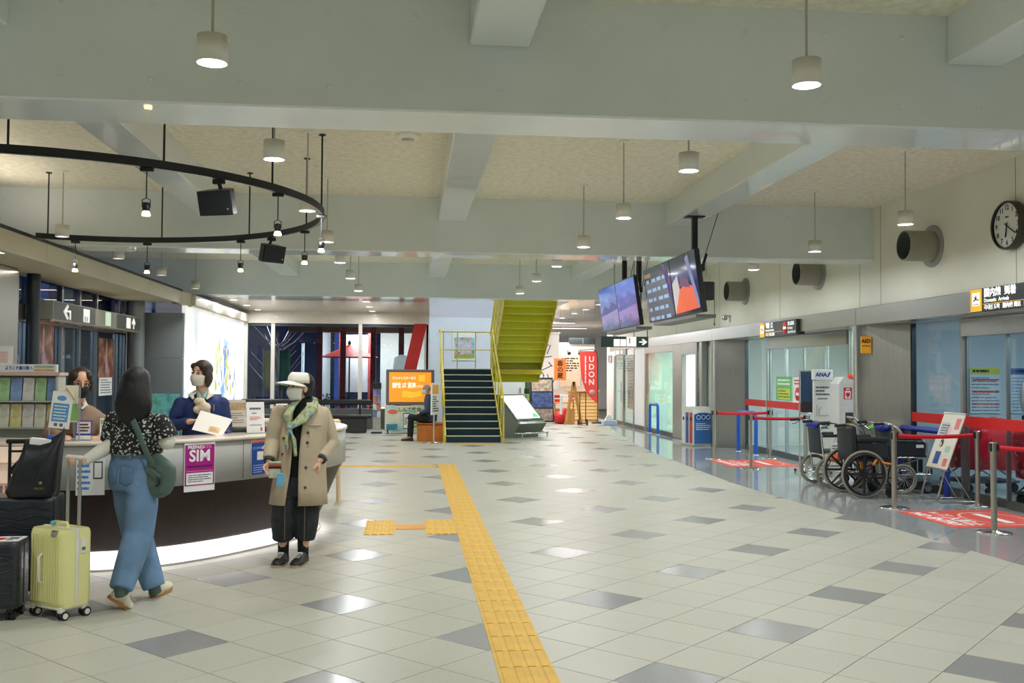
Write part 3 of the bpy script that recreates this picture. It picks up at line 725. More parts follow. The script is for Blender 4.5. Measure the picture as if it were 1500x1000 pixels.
MB().box(-.009, .009, -.03, .13, .004, .007, CM @ Matrix.Rotation(math.radians(-190), 4, 'Z')).build('hour_hand', M_INK, t)
MB().box(-.006, .006, -.04, .19, .009, .012, CM @ Matrix.Rotation(math.radians(-123), 4, 'Z')).build('minute_hand', M_INK, t)
# arrivals signs on the steel band
M_YEL = mat('sign_yellow', (240, 186, 40), .4, var=.02, emit=.5); M_SIGN = mat('sign_dark', (40, 48, 50), .35, var=.03); M_SIGNW = mat('sign_white', (255, 255, 250), .5, var=0, emit=.9)
def plane_icon(parent, M, m):
    b = MB(); W = M @ Matrix.Rotation(-.5, 4, 'Z')
    b.box(-.045, .05, -.006, .006, 0, .002, W); b.prism([(-.01, 0), (.02, 0), (-.025, -.05), (-.04, -.05)], 0, .002, W); b.prism([(-.01, 0), (.02, 0), (-.01, .035), (-.025, .035)], 0, .002, W); b.prism([(.035, 0), (.05, 0), (.06, .025), (.05, .025)], 0, .002, W)
    b.box(-.055, .055, -.068, -.06, 0, .002, M)
    b.build('landing_icon', m, parent)
M_INKB = mat('ink_blue', (30, 40, 60), .5)
t = thing('arrivals_sign', 'dark domestic arrivals sign with yellow landing icon under the clock', 'sign', (6.385, 9.6, 2.395))
MB().box(-.05, 0, -1.05, .9, -.13, .13, bev=.004).build('box', M_SIGN, t)
S = at(TO_LEFT, -.0505, 0, 0)
MB().box(-.9, -.68, -.125, .125, 0, .003, S).build('yellow_panel', M_YEL, t); MB().box(-.86, -.72, -.06, .085, .003, .004, S).build('icon_panel', M_SIGNW, t)
plane_icon(t, S @ Matrix.Translation((-.79, .02, .004)), M_INKB)
text('国内線  到着', .105, M_SIGNW, t, S @ Matrix.Translation((-.64, .068, 0)), bold=.003, align='LEFT'); text('Domestic  Arrivals', .06, M_SIGNW, t, S @ Matrix.Translation((-.64, -.012, 0)), bold=.001, align='LEFT')
MB().box(-.66, 1.0, -.052, -.046, 0, .002, S).build('yellow_line', M_YEL, t)
text('국내선 도착   国内线 到达   國內線 抵達', .06, M_SIGNW, t, S @ Matrix.Translation((-.64, -.09, 0)), bold=.0015, align='LEFT')
t = thing('arrivals_sign', 'smaller dark arrivals sign with no-entry mark over the door with the AED locker', 'sign', (6.385, 16.4, 2.345))
MB().box(-.05, 0, -.84, .84, -.13, .13, bev=.004).build('box', M_SIGN, t)
MB().box(-.84, -.62, -.125, .125, 0, .003, S).build('yellow_panel', M_YEL, t); MB().box(-.80, -.66, -.06, .085, .003, .004, S).build('icon_panel', M_SIGNW, t)
plane_icon(t, S @ Matrix.Translation((-.73, .02, .004)), M_INKB)
text('到着  口', .10, M_SIGNW, t, S @ Matrix.Translation((-.57, .068, 0)), bold=.004, align='LEFT'); text('Domestic Arrivals', .055, M_SIGNW, t, S @ Matrix.Translation((-.57, -.012, 0)), bold=.001, align='LEFT')
MB().box(-.58, .22, -.052, -.046, 0, .002, S).build('yellow_line', M_YEL, t)
text('국내선 到达 抵達', .06, M_SIGNW, t, S @ Matrix.Translation((-.57, -.09, 0)), bold=.001, align='LEFT')
MB().lathe([(.085, 0), (.085, .003), (0, .003)], 30, S @ Matrix.Translation((.34, 0, 0)) @ Matrix.Diagonal((1, 1.2, 1, 1))).build('no_entry_disc', mat('sign_red', (210, 40, 36), .4, emit=.3), t)
MB().box(-.06, .06, -.018, .018, .003, .005, S @ Matrix.Translation((.34, 0, 0))).build('no_entry_bar', M_SIGNW, t)
text('立入禁止', .07, M_SIGNW, t, S @ Matrix.Translation((.47, .065, 0)), bold=.002, align='LEFT'); text('No Entry', .055, M_SIGNW, t, S @ Matrix.Translation((.47, -.01, 0)), bold=.001, align='LEFT'); text('출입금지 禁止入内', .042, M_SIGNW, t, S @ Matrix.Translation((.47, -.08, 0)), align='LEFT')
# AED flag on the pier, door camera
t = thing('aed_flag', 'small orange AED plate projecting from the second steel pier', 'sign', (6.375, 13.30, 1.98))
MB().box(-.01, .14, -.012, .006, -.12, .12, bev=.003).build('plate', mat('aed_orange', (240, 168, 20), .4, emit=.15), t)
text('AED', .07, M_INK, t, at(TO_CAM, .065, -.0125, .05), bold=.003); MB().box(0, .13, -.0135, -.012, -.022, -.012).build('bar', M_INK, t)
# dangling cables on the upper wall, two ceiling hooks near them
t = thing('cctv_camera', 'small grey dome camera on the right wall above the door sign', 'camera', (6.5, 19.4, 2.72)); MB().box(-.16, 0, -.05, .05, .0, .04, bev=.01).build('bracket', M_ALU, t); MB().ell((-.12, 0, -.02), (.06, .06, .05)).build('dome', M_ALU, t)
t = thing('wall_lamp', 'small warm up-light on the underside of the steel band by the first bay', 'lamp', (6.42, 15.7, 2.25)); MB().box(-.03, .1, -.05, .05, -.03, .015, bev=.006).build('body', M_BLACK, t)
# hanging pole with hook (cable) from the wall
for y, z0, lab in ((20.4, 2.62, 'thin black cable hanging on the right wall past the screens'),):
    t = thing('hanging_cable', lab, 'cable', (6.49, y, z0)); MB().cyl((-.01, 0, 0), (-.01, 0, .9), .006, n=6).build('wire', M_BLACK, t); MB().ell((-.012, 0, 0), (.014, .014, .03), n=10, m=6).build('plug', M_BLACK, t)
# ---------------------------------------------------------------- hung display screens
def screen_mat(name, kind):
    def b(nt, p, N, L):
        tc = N('ShaderNodeTexCoord'); sp = N('ShaderNodeSeparateXYZ'); L(tc.outputs['Generated'], sp.inputs[0])
        n = N('ShaderNodeTexNoise'); n.inputs['Scale'].default_value = 4 if kind == 'sky' else 2.4; n.inputs['Detail'].default_value = 5; L(tc.outputs['Generated'], n.inputs['Vector'])
        ad = N('ShaderNodeMath'); ad.operation = 'MULTIPLY_ADD'; L(n.outputs['Fac'], ad.inputs[0]); ad.inputs[1].default_value = .5
        L(sp.outputs['Z'], ad.inputs[2])
        st = [(.3, (70, 80, 130)), (.5, (140, 124, 180)), (.68, (146, 126, 190)), (.85, (84, 104, 182)), (1.0, (120, 134, 210)), (1.15, (96, 128, 214))] if kind == 'sky' else [(.3, (40, 44, 60)), (.6, (52, 60, 84)), (.8, (30, 44, 110)), (.95, (28, 50, 120)), (1.1, (46, 54, 70))]
        r = ramp(nt, [(q/1.5, c) for q, c in st]); ml = N('ShaderNodeMath'); ml.operation = 'MULTIPLY'; ml.inputs[1].default_value = 1/1.5; L(ad.outputs[0], ml.inputs[0]); L(ml.outputs[0], r.inputs[0])
        L(r.outputs[0], p.inputs['Base Color']); L(r.outputs[0], p.inputs['Emission Color']); p.inputs['Emission Strength'].default_value = .75; p.inputs['Roughness'].default_value = .08
    return node_mat(name, b)
M_BEZEL = mat('screen_bezel', (22, 23, 26), .3, var=.05)
def video_wall(y0, y1, y2, lab, kind):
    """two landscape screens end to end, facing the middle of the hall and leaning down"""
    t = thing('hung_display', lab, 'screen', (3.2, (y0+y2)/2, 2.6), 0, 'display screens hung from the ceiling')
    tilt = math.radians(8)
    T = Matrix.Rotation(-tilt, 4, 'Y') @ Matrix.Rotation(-PI/2, 4, 'Z') @ Matrix.Rotation(PI/2, 4, 'X')
    half = (y2-y0)/2
    for i, (a, c) in enumerate(((y1, y2), (y0, y1))):                 # far one first
        u0, u1 = -(c-(y0+y2)/2), -(a-(y0+y2)/2)
        p = MB().box(u0+.004, u1-.004, -.36, .36, -.06, 0, T, bev=.006).build('screen_panel', M_BEZEL, t)
        MB().box(u0+.02, u1-.02, -.345, .345, 0, .002, T).build('picture', screen_mat('picture_'+kind, kind), p)
        if kind == 'flight':
            w_ = u1-u0
            if i == 0:
                rows = MB()
                for r in range(5):
                    z = .22-.125*r-.04
                    for q in range(4): rows.box(u0+w_*(.10+.2*q), u0+w_*(.10+.2*q+(.15 if (r+q) % 3 else .10)), z-.02, z+.025, .002, .003, T)
                rows.build('flight_rows', mat('screen_rows', (150, 176, 216), .4, emit=.5), p)['kind'] = 'stuff'
                MB().box(u0+w_*.05, u1-.03, -.325, .17, .0015, .0022, T).build('table_panel', mat('screen_grey', (84, 92, 104), .3, emit=.35), p)
                MB().box(u0+w_*.05, u0+w_*.3, .24, .29, .002, .003, T).build('heading', mat('screen_gold', (150, 120, 50), .4, emit=.5), p)
                MB().prism([(u1-.36, .33), (u1-.22, .33), (u1-.03, -.22), (u1-.03, .1)], .003, .0035, T).build('swirl', mat('screen_purple', (80, 44, 120), .3, emit=.5), p)
            else:
                MB().prism([(u0+.03, -.32), (u1-.05, -.30), (u1-.16, -.06), (u1-.5, .02), (u0+.25, -.06)], .002, .003, T).build('red_shape', mat('screen_red', (232, 96, 50), .3, emit=.7), p)
                MB().prism([(u0+.03, -.33), (u0+.33, -.04), (u0+.28, .14), (u0+.03, .05)], .0032, .004, T).build('white_shape', mat('screen_pale', (196, 192, 190), .3, emit=.5), p)
                MB().prism([(u1-.42, .30), (u1-.30, .33), (u1-.06, -.2), (u1-.05, -.3), (u1-.12, -.28)], .003, .0035, T).build('pale_swirl', mat('screen_lilac', (130, 140, 190), .3, emit=.4), p)
                MB().prism([(u0+.34, .0), (u0+.44, .12), (u1-.4, .06), (u1-.34, -.05)], .003, .0038, T).build('dark_shape', mat('screen_wine', (110, 50, 100), .3, emit=.4), p)
        else:
            w_ = u1-u0
            MB().prism([(u0+.03, -.05), (u0+w_*.3, .06), (u0+w_*.5, .0), (u0+w_*.72, .09), (u1-.03, .02), (u1-.03, -.04), (u0+.03, -.1)], .002, .003, T).build('mountain_line', mat('screen_hill', (84, 92, 160), .3, emit=.55), p)
    # back rail and ceiling poles
    MB().box(.07, .11, -half+.1, half-.1, -.2, -.12, bev=.004).box(.07, .11, -half+.1, half-.1, .12, .2, bev=.004).build('mount_rail', M_BLACK, t)
    MB().box(.06, .30, -half+.3, half-.2, -.40, -.36, bev=.004).build('equipment_tray', mat('tray_grey', (120, 120, 118), .5), t)
    return t
tv1 = video_wall(10.65, 11.75, 13.1, 'pair of hung screens with dark flight board and red swirl picture', 'flight')
tv2 = video_wall(13.65, 14.95, 16.3, 'pair of hung screens showing a pale blue mountain sky', 'sky')
def pole(t, x, y, ztop, z0=2.45):
    lx, ly, lz = x-t.location.x, y-t.location.y, ztop-t.location.z; zb = z0-t.location.z
    MB().box(lx-.035, lx+.035, ly-.035, ly+.035, zb, lz, bev=.006).build('pole', M_BLACK, t)
    MB().box(lx-.12, lx+.12, ly-.08, ly+.08, lz-.016, lz, bev=.003).build('ceiling_plate', M_BLACK, t)
    MB().box(.10, lx, ly-.03, ly+.03, zb+.05, zb+.10).build('arm', M_BLACK, t)
    MB().cyl((lx+.03, ly, zb+.25), (lx+.22, ly-.3, lz), .005, n=6).cyl((lx+.07, ly-.06, zb+.35), (lx+.12, ly-.14, zb+.6), .014, n=8).build('stay_wire', M_BLACK, t)
pole(tv1, 3.66, 12.35, ZL, 2.5); pole(tv2, 3.36, 14.2, ZC, 2.5); pole(tv2, 3.34, 15.1, ZC, 2.5)
t = thing('junction_box', 'small black box on the pole behind the hung flight screens', 'box', (3.86, 12.35, 2.63)); MB().box(-.13, .05, -.05, .05, -.12, .12, bev=.01).build('case', M_BLACK, t)
# hanging guide sign with arrow
t = thing('hanging_guide_sign', 'dark hanging guide sign with white arrow and pictogram panels', 'sign', (3.995, 18.0, 2.145))
M_GRN = mat('guide_dark', (38, 58, 58), .4, var=.03, emit=.06)
MB().box(-.45, .45, 0, .06, -.1, .1, bev=.004).build('box', M_GRN, t)
for x in (-.20, .18): MB().cyl((x, .03, .1), (x, .03, ZC-2.145), .016, n=8).build('rod', M_RODW, t)
G = at(TO_CAM, 0, -.001, 0)
for x0, x1, y1 in ((-.215, -.095, .05), (-.085, .02, .05), (.03, .215, .096)): MB().box(x0, x1, -.085, y1, 0, .002, G).build('pictogram_panel', M_SIGNW, t)
MB().box(-.012, .012, -.03, .05, .002, .003, G @ Matrix.Translation((.09, .0, 0))).lathe([(.016, .002), (.016, .003), (0, .003)], 10, G @ Matrix.Translation((.09, .06, 0))).build('pictogram', mat('pict_red', (220, 120, 90), .5), t)
MB().box(.27, .36, -.012, .012, 0, .002, G).prism([(.345, .06), (.425, 0), (.345, -.06), (.32, -.045), (.375, 0), (.32, .045)], 0, .0022, G).build('arrow', M_SIGNW, t)
# ---------------------------------------------------------------- yellow stair
M_YELLOW = mat('stair_yellow', (214, 196, 40), .35, var=.04)
M_YGREEN = mat('stair_yellow_green', (206, 206, 6), .4, var=.03)
M_TREAD = mat('stair_carpet', (26, 52, 62), .85, var=.18, scale=30, bump=.3, bscale=300)
M_NOSE = mat('nosing_alu', (210, 206, 184), .4, .3)
stair = thing('staircase', 'yellow steel staircase with dark blue-green carpeted steps turning back over a landing', 'staircase', (1.4, 21.7, 0))
RI, GO, NS = .15, .28, 11
st0 = None
for i in range(NS):
    y0 = i*GO
    if st0 is None:
        st0 = o = MB().box(-.60, .60, 0, GO+.01, -RI, -.0, bev=.003).build('step', M_TREAD, stair)
        nz0 = n_ = MB().box(-.60, .60, -.012, .03, -.018, .006, bev=.002).build('nosing', M_NOSE, o)
    else:
        o = st0.copy(); col.objects.link(o); n_ = nz0.copy(); col.objects.link(n_); n_.parent = o
    o.location = (0, y0, (i+1)*RI)
for x in (-.62, .62):
    MB().add([(x-.012, -.02, 0), (x-.012, .12, 0), (x-.012, NS*GO, 1.28), (x-.012, NS*GO, 1.68), (x-.012, NS*GO-.2, 1.68), (x-.012, -.02, .16), (x+.012, -.02, 0), (x+.012, .12, 0), (x+.012, NS*GO, 1.28), (x+.012, NS*GO, 1.68), (x+.012, NS*GO-.2, 1.68), (x+.012, -.02, .16)], [(0, 1, 2, 3, 4, 5), (11, 10, 9, 8, 7, 6)]+[(i, (i+1) % 6, 6+(i+1) % 6, 6+i) for i in range(6)]).build('stringer', M_YELLOW, stair)
LZ = RI*NS; LY0 = (NS-1)*GO+.02
MB().box(-.62, 1.94, LY0+.28, LY0+1.45, LZ-.14, LZ-.001, bev=.01).build('landing', M_YELLOW, stair)
MB().box(-.60, 1.92, LY0+.30, LY0+1.43, LZ-.001, LZ+.005).build('landing_carpet', M_TREAD, stair)
# second flight: folded plate seen from below, climbing back towards the hall
N2 = 11; fy0 = LY0+.86; X0, X1 = .72, 1.92
vs = []
b = MB(); prof = []
z, y = LZ-.14, fy0
for i in range(N2):
    prof.append((y, z)); z2 = z+.158; prof.append((y, z2)); y -= .295; prof.append((y, z2)); z = z2
for (ya, za), (yb, zb) in zip(prof, prof[1:]):
    if abs(ya-yb) < 1e-6: b.box(X0, X1, ya-.006, ya+.006, min(za, zb)-.003, max(za, zb)+.003)
    else: b.box(X0, X1, min(ya, yb)-.003, max(ya, yb)+.003, za-.006, za+.006)
ff = b.build('folded_flight', M_YGREEN, stair)
b = MB(); b.box(X0, X1, fy0-.012, fy0+.25, LZ-.34, LZ-.14); b.build('flight_foot', M_YGREEN, stair)
ledge = MB()
for i in range(N2): ledge.box(X0, X1, prof[3*i][0]-.012, prof[3*i][0]-.006, prof[3*i][1]-.008, prof[3*i][1]+.012)
ledge.build('step_edge', mat('edge_pale', (226, 222, 130), .4), stair)['kind'] = 'stuff'
ye, ze = prof[-1]
for x in (X0-.012, X1+.012):
    pts = [(fy0+.25, LZ-.32), (fy0+.05, LZ-.34), (ye, ze-.10), (ye, ze+.28), (fy0-.1, LZ+.25), (fy0+.25, LZ+.02)]
    MB().add([(x-.01, *p) for p in pts]+[(x+.01, *p) for p in pts], [tuple(range(6)), tuple(range(11, 5, -1))]+[(i, (i+1) % 6, 6+(i+1) % 6, 6+i) for i in range(6)]).build('stringer', M_YELLOW, stair)
def rail(path, posts, name='railing', h=.0):
    r = MB().tube(path, .021, 10).build(name, M_YELLOW, stair)
    for (p, q) in posts: MB().cyl(p, q, .015, n=8).build('post', M_YELLOW, r)
    return r
H_ = .98
sy = lambda y: RI+y*(RI/GO)
for x in (-.66, .66):
    top = [(x, -.06, .02), (x, -.06, .86), (x, -.02, .95)]+[(x, yy, sy(yy)+.86) for yy in (.3, 1.2, 2.2, 2.75)]+[(x, 2.95, LZ+H_)]
    if x < 0: top += [(x, 4.1, LZ+H_)]
    r = rail(top, [((x, yy, max(0, sy(yy)-.1)), (x, yy, sy(yy)+.86)) for yy in (.6, 1.3, 2.0, 2.75)])
    MB().tube([(x, -.03, .55)]+[(x, yy, sy(yy)+.45) for yy in (.3, 1.2, 2.2, 2.8)], .014, 8).build('mid_rail', M_YELLOW, r)
    MB().box(x-.02, x+.02, -.12, .02, .62, .80, bev=.01).build('handrail_plate', M_ALU, r)
rail([(-.66, 4.1, LZ+H_), (1.9, 4.1, LZ+H_)], [((x, 4.1, LZ), (x, 4.1, LZ+H_)) for x in (-.55, -.18, .3, .8, 1.3, 1.8)])
MB().tube([(-.66, 4.1, LZ+.5), (1.9, 4.1, LZ+.5)], .012, 8).build('mid_rail', M_YELLOW, stair)
x = X0-.05; sl = .158/.295
rail([(x, fy0+.1, LZ+.9), (x, fy0-.1, LZ+1.0)]+[(x, fy0-d, LZ+1.0+d*sl) for d in (.8, 1.8, 2.6, 3.15)], [((x, fy0-d, LZ-.1+d*sl), (x, fy0-d, LZ+1.0+d*sl)) for d in (.1, .5, .9, 1.3, 1.7, 2.1, 2.5, 2.9)])
MB().tube([(x, fy0-d, LZ+.5+d*sl) for d in (.1, .8, 1.8, 2.6, 3.1)], .012, 8).build('mid_rail', M_YELLOW, stair)
# poster on the wall behind the landing
t = thing('wall_poster', 'colourful framed festival poster on the white wall behind the stair landing', 'poster', (1.58, 28.99, 2.33))
W_ = at(TO_CAM, 0, 0, 0)
MB().box(-.36, .36, -.42, .42, 0, .015, W_, bev=.004).build('frame', mat('poster_white', (226, 228, 226), .4), t)
def confetti(nt, p, N, L):
    tc = N('ShaderNodeTexCoord'); v = N('ShaderNodeTexVoronoi'); v.inputs['Scale'].default_value = 9; L(tc.outputs['Object'], v.inputs['Vector'])
    hs = N('ShaderNodeHueSaturation'); L(v.outputs['Color'], hs.inputs['Color']); hs.inputs['Saturation'].default_value = .75; hs.inputs['Value'].default_value = .75; L(hs.outputs[0], p.inputs['Base Color'])
MB().box(-.30, .30, -.36, .26, .015, .017, W_).build('picture', node_mat('confetti_print', confetti), t)
MB().box(-.22, .22, -.18, .14, .017, .018, W_).build('picture_center', mat('poster_lilac', (196, 190, 206), .5, var=.2, scale=12), t)
MB().box(-.30, .30, -.36, -.24, .017, .0185, W_).build('meadow', mat('poster_green', (150, 170, 70), .5, var=.3, scale=10), t)
# door in the white wall right of the stair foot
dr = thing('door_5', None, None, (2.95, 28.99, 0)); dr['kind'] = 'structure'
MB().box(-.42, .42, -.02, 0, 0, 2.0, bev=.004).build('leaf', M_WHITE, dr); MB().box(.28, .32, -.06, -.02, .95, 1.1).build('handle', M_ALU, dr)
# ---------------------------------------------------------------- map kiosk with the glowing screen
M_KIOSK = mat('kiosk_shell', (118, 124, 116), .3, .35, var=.04)
kt = thing('map_kiosk', 'grey sloping map kiosk with glowing white screen beside the stair', 'kiosk', (2.52, 23.75, 0), math.radians(40))
prof = [(-.42, .10), (-.60, .34), (-.50, .40), (.18, 1.02), (.24, 1.02), (.26, .10)]
b = MB(); n = len(prof)
L0, R0 = [(-.44, y, z) for y, z in prof], [(.52, y, z) for y, z in prof]
b.add(L0+R0, [tuple(range(n)), tuple(range(2*n-1, n-1, -1))]+[(i, (i+1) % n, n+(i+1) % n, n+i) for i in range(n)]); b.build('body', M_KIOSK, kt)
d = Vector((0, .68, .62)).normalized(); K = Matrix(((1, 0, 0, 0), (0, d.y, -d.z, -.50), (0, d.z, d.y, .40), (0, 0, 0, 1)))
MB().box(-.42, .50, .01, .91, .001, .02, K, bev=.006).build('screen_frame', mat('kiosk_frame', (96, 108, 96), .3, .3), kt)
def mapscr(nt, p, N, L):
    tc = N('ShaderNodeTexCoord'); nz = N('ShaderNodeTexNoise'); nz.inputs['Scale'].default_value = 2.2; L(tc.outputs['Object'], nz.inputs['Vector'])
    r = ramp(nt, [(.35, (255, 255, 255)), (.6, (250, 255, 250)), (.72, (226, 250, 228))]); L(nz.outputs['Fac'], r.inputs[0]); L(r.outputs[0], p.inputs['Base Color']); L(r.outputs[0], p.inputs['Emission Color']); p.inputs['Emission Strength'].default_value = 2.6; p.inputs['Roughness'].default_value = .1
MB().box(-.36, .44, .07, .86, .02, .023, K).build('screen', node_mat('map_screen', mapscr), kt)
MB().prism([(.20, .10), (.42, .10), (.40, .20), (.32, .25), (.24, .18)], .023, .025, K).build('green_patch', mat('map_green', (90, 220, 110), .4, emit=1.2), kt)
MB().tube([(-.50, -.5, .12), (-.4, -.68, .12), (.48, -.68, .12), (.58, -.5, .12), (.58, .2, .12)], .022, 8).build('foot_rail', M_CHROME, kt)
for x, y in ((-.4, -.66), (.48, -.66), (.58, -.2)): MB().cyl((x, y, 0), (x, y, .12), .015, n=8).build('foot', M_CHROME, kt)
MB().box(-.40, .48, -.36, .22, 0, .1).build('plinth', M_KIOSK, kt)
# ---------------------------------------------------------------- advertising screen cabinet
M_CAB = mat('cabinet_taupe', (118, 104, 102), .4, var=.04)
ct = thing('advert_display', 'taupe display cabinet with bright orange screen over a picture panel', 'display', (-.02, 24.9, 0))
MB().box(-.60, .62, 0, .35, .72, 1.62, bev=.01).build('cabinet', M_CAB, ct)
C_ = at(TO_CAM, 0, -.001, 0)
M_OSCR = mat('orange_screen', (248, 160, 48), .2, var=.02, emit=.95)
MB().box(-.52, .54, .80, 1.55, 0, .004, C_).build('picture', M_OSCR, ct)
M_OSCR2 = mat('screen_yellow', (252, 196, 60), .2, var=.02, emit=.95); M_SCRW = mat('screen_white', (255, 252, 240), .3, var=0, emit=1.2)
MB().box(.22, .38, 1.32, 1.48, .004, .005, C_).prism([(-.2, .93), (.05, .90), (.3, .96), (.28, 1.08), (.1, 1.05), (-.18, 1.08)], .004, .005, C_).build('map_shape', M_OSCR2, ct)
text('ジェットスターなら', .085, M_SCRW, ct, C_ @ Matrix.Translation((-.44, 1.40, .004)), align='LEFT', bold=.002, sx=.78); text('高松 ⇄ 東京', .15, M_SCRW, ct, C_ @ Matrix.Translation((-.44, 1.21, .004)), align='LEFT', bold=.005, sx=.72); text('(成田)', .07, M_SCRW, ct, C_ @ Matrix.Translation((.16, 1.19, .004)), align='LEFT')
def wash(c0, c1, c2, sc_=3):
    def b(nt, p, N, L):
        tc = N('ShaderNodeTexCoord'); nz = N('ShaderNodeTexNoise'); nz.inputs['Scale'].default_value = sc_; nz.inputs['Detail'].default_value = 4; L(tc.outputs['Object'], nz.inputs['Vector'])
        r = ramp(nt, [(.35, c0), (.5, c1), (.66, c2)]); L(nz.outputs['Fac'], r.inputs[0]); L(r.outputs[0], p.inputs['Base Color']); p.inputs['Roughness'].default_value = .35
    return b
MB().box(-.62, .62, -.02, .33, .08, .70, bev=.01).build('picture_panel', node_mat('panel_print', wash((120, 190, 206), (214, 222, 206), (236, 228, 190))), ct)
D_ = at(TO_CAM, 0, -.021, 0)
text('しんて散歩', .12, mat('ink_green', (70, 120, 80), .5), ct, D_ @ Matrix.Translation((0, .60, 0)), bold=.004); MB().box(-.16, .0, .12, .52, 0, .004, D_, bev=.002).build('phone_print', M_INK, ct); MB().box(-.145, -.015, .14, .50, .004, .005, D_).build('phone_screen', M_WPRINT, ct)
lines(ct, M_INK, D_ @ Matrix.Translation((0, 0, .005)), -.13, -.03, .22, .42, 6, .5, 'print', 9)
g = MB()
for z in (.18, .27, .36): g.box(.1, .38, z-.03, z+.03, 0, .002, D_)
g.build('green_labels', mat('label_green', (110, 160, 70), .5), ct)['kind'] = 'stuff'
for x in (-.42, .38): MB().prism([(x+.11*math.cos(a)*1.2, .55+.06*math.sin(a)) for a in [k*PI/5 for k in range(10)]], 0, .003, D_).build('pink_badge', mat('badge_pink', (232, 120, 110), .5), ct)
MB().box(-.58, -.3, .09, .24, 0, .002, D_).build('blue_sea', mat('print_blue', (60, 140, 160), .5, var=.3, scale=8), ct)
for x in (-.55, .55):
    for y in (.02, .30): MB().cyl((x-.015, y, .035), (x+.015, y, .035), .035, n=14).box(x-.02, x+.02, y-.02, y+.02, .04, .085).build('caster', M_BLACK, ct)
t = thing('brochure_stand', 'slim brochure stand with dark cap beside the orange screen cabinet', 'brochure stand', (-.85, 24.95, 0))
MB().box(-.11, .11, 0, .22, 1.13, 1.28, bev=.006).build('cap', M_BLACK, t); MB().box(-.10, .10, .16, .2, .1, 1.2).build('back_panel', M_ALU, t); MB().box(-.14, .14, -.03, .26, 0, .04, bev=.01).build('base', M_BLACK, t)
for k in range(4):
    MB().box(-.10, .10, .02, .14, .40+.18*k, .415+.18*k).build('shelf', M_ALU, t)
    for q in range(2): MB().box(-.095+.1*q, -.005+.1*q, .03+.01*q, .05+.01*q, .415+.18*k, .56+.18*k).build('brochure', mat('bro_%d' % ((k+q) % 4), ((90, 120, 180), (220, 224, 230), (200, 120, 90), (150, 130, 190))[(k+q) % 4], .4, var=.25, scale=14), t)
# ---------------------------------------------------------------- bench, old man's box seat, sign stand
M_BENCH = mat('bench_orange', (206, 118, 42), .5, var=.08, scale=5)
t = thing('bench', 'small orange wooden box bench at the foot of the stair', 'bench', (.455, 22.35, 0))
MB().box(-.30, .28, -.2, .25, 0, .36, bev=.008).build('box', M_BENCH, t); MB().box(-.32, .30, -.22, .27, .37, .41, bev=.01).build('seat', mat('bench_seat', (180, 96, 34), .45, var=.1), t)
b = MB()
for x in (-.29, .27):
    for y in (-.18, .23): b.lathe([(.012, .36), (.012, .37)], 8, Matrix.Translation((x, y, 0)))
b.build('spacers', M_BLACK, t)['kind'] = 'stuff'
t = thing('sign_stand', 'narrow edge-on sign board on a chrome pole in front of the orange bench', 'sign', (.52, 21.62, 0), math.radians(66))
MB().lathe([(.18, 0), (.18, .012), (.02, .03), (0, .03)], 24).build('base', M_CHROME, t); MB().cyl((0, 0, .02), (0, 0, 1.25), .016, n=10).build('pole', M_CHROME, t)
MB().box(-.2, .2, -.03, 0, .62, 1.32, bev=.004).build('board', M_WPRINT, t)
MB().box(-.17, .17, -.034, -.03, 1.08, 1.28).build('orange_print', mat('print_orange', (240, 170, 60), .4, var=.1), t); lines(t, M_INK, at(TO_CAM, 0, -.034, 0), -.16, .16, .68, 1.04, 7, .4, 'print', 3)
# black low benches along the window
M_BPAD = mat('black_vinyl', (34, 35, 38), .35, var=.1)
for (x, y, lab) in ((-1.62, 25.4, 'long black padded bench along the window left of the screen cabinet'), (-3.35, 25.6, 'black padded bench by the window behind the counter')):
    t = thing('bench', lab, 'bench', (x, y, 0))
    MB().box(-1.0, .62, -.22, .24, .37, .45, bev=.02).build('seat', M_BPAD, t); MB().box(-1.0, .62, .14, .24, .70, .84, bev=.03).build('backrest', M_BPAD, t)
    for q in (-.8, .32): MB().box(q-.03, q+.03, .18, .22, .1, .75).build('back_post', M_BLACK, t)
    MB().box(-.95, .5, -.18, .2, 0, .37, bev=.01).build('base', mat('bench_base', (44, 46, 46), .5, var=.2, scale=5), t)
# slanting red column and the outside seen through the window
M_RED = mat('column_red', (178, 36, 34), .35, var=.04)
t = MB().add([(x+dx, y, z) for (x, z) in ((-.28, .75), (-.28+.47, 2.86)) for dx in (-.10, .24) for y in (26.45, 26.75)], [(0, 1, 3, 2), (4, 6, 7, 5), (0, 2, 6, 4), (1, 5, 7, 3), (0, 4, 5, 1), (2, 3, 7, 6)]).build('pillar_slanted', M_RED, kind='structure')
MB().box(-.42, .02, 26.35, 26.85, 0, .8, bev=.02).build('pillar_foot', mat('foot_stone', (88, 88, 86), .6, var=.1), kind='structure')
M_DUSK = mat('outdoor_paving', (92, 96, 104), .5, var=.2, scale=2, bump=.2)
MB().box(-14, 3, 27.2, 46, -.05, .02).build('ground_outside', M_DUSK, kind='structure')
for x, y, lab in ((-2.62, 28.6, 'thin dark red post outside, first from the lit mural'), (-1.95, 28.6, 'dark red post outside, second from the lit mural'), (-1.10, 29.0, 'dark red post outside beside the parasol'), (-.28, 28.8, 'dark red post outside by the orange screen')):
    t = thing('red_post', lab, 'post', (x, y, .02), 0, 'red posts outside the window'); MB().box(-.08, .08, -.08, .08, 0, 3.1, bev=.01).build('shaft', mat('post_red', (120, 24, 36), .45), t); MB().box(-.11, .11, -.11, .11, 0, .06, bev=.01).build('base', M_DARKFR, t)
MB().box(-3.6, .4, 29.3, 29.5, 2.72, 3.0).build('wall_kiosk_beam', mat('kiosk_beam', (160, 120, 88), .5), kind='structure')
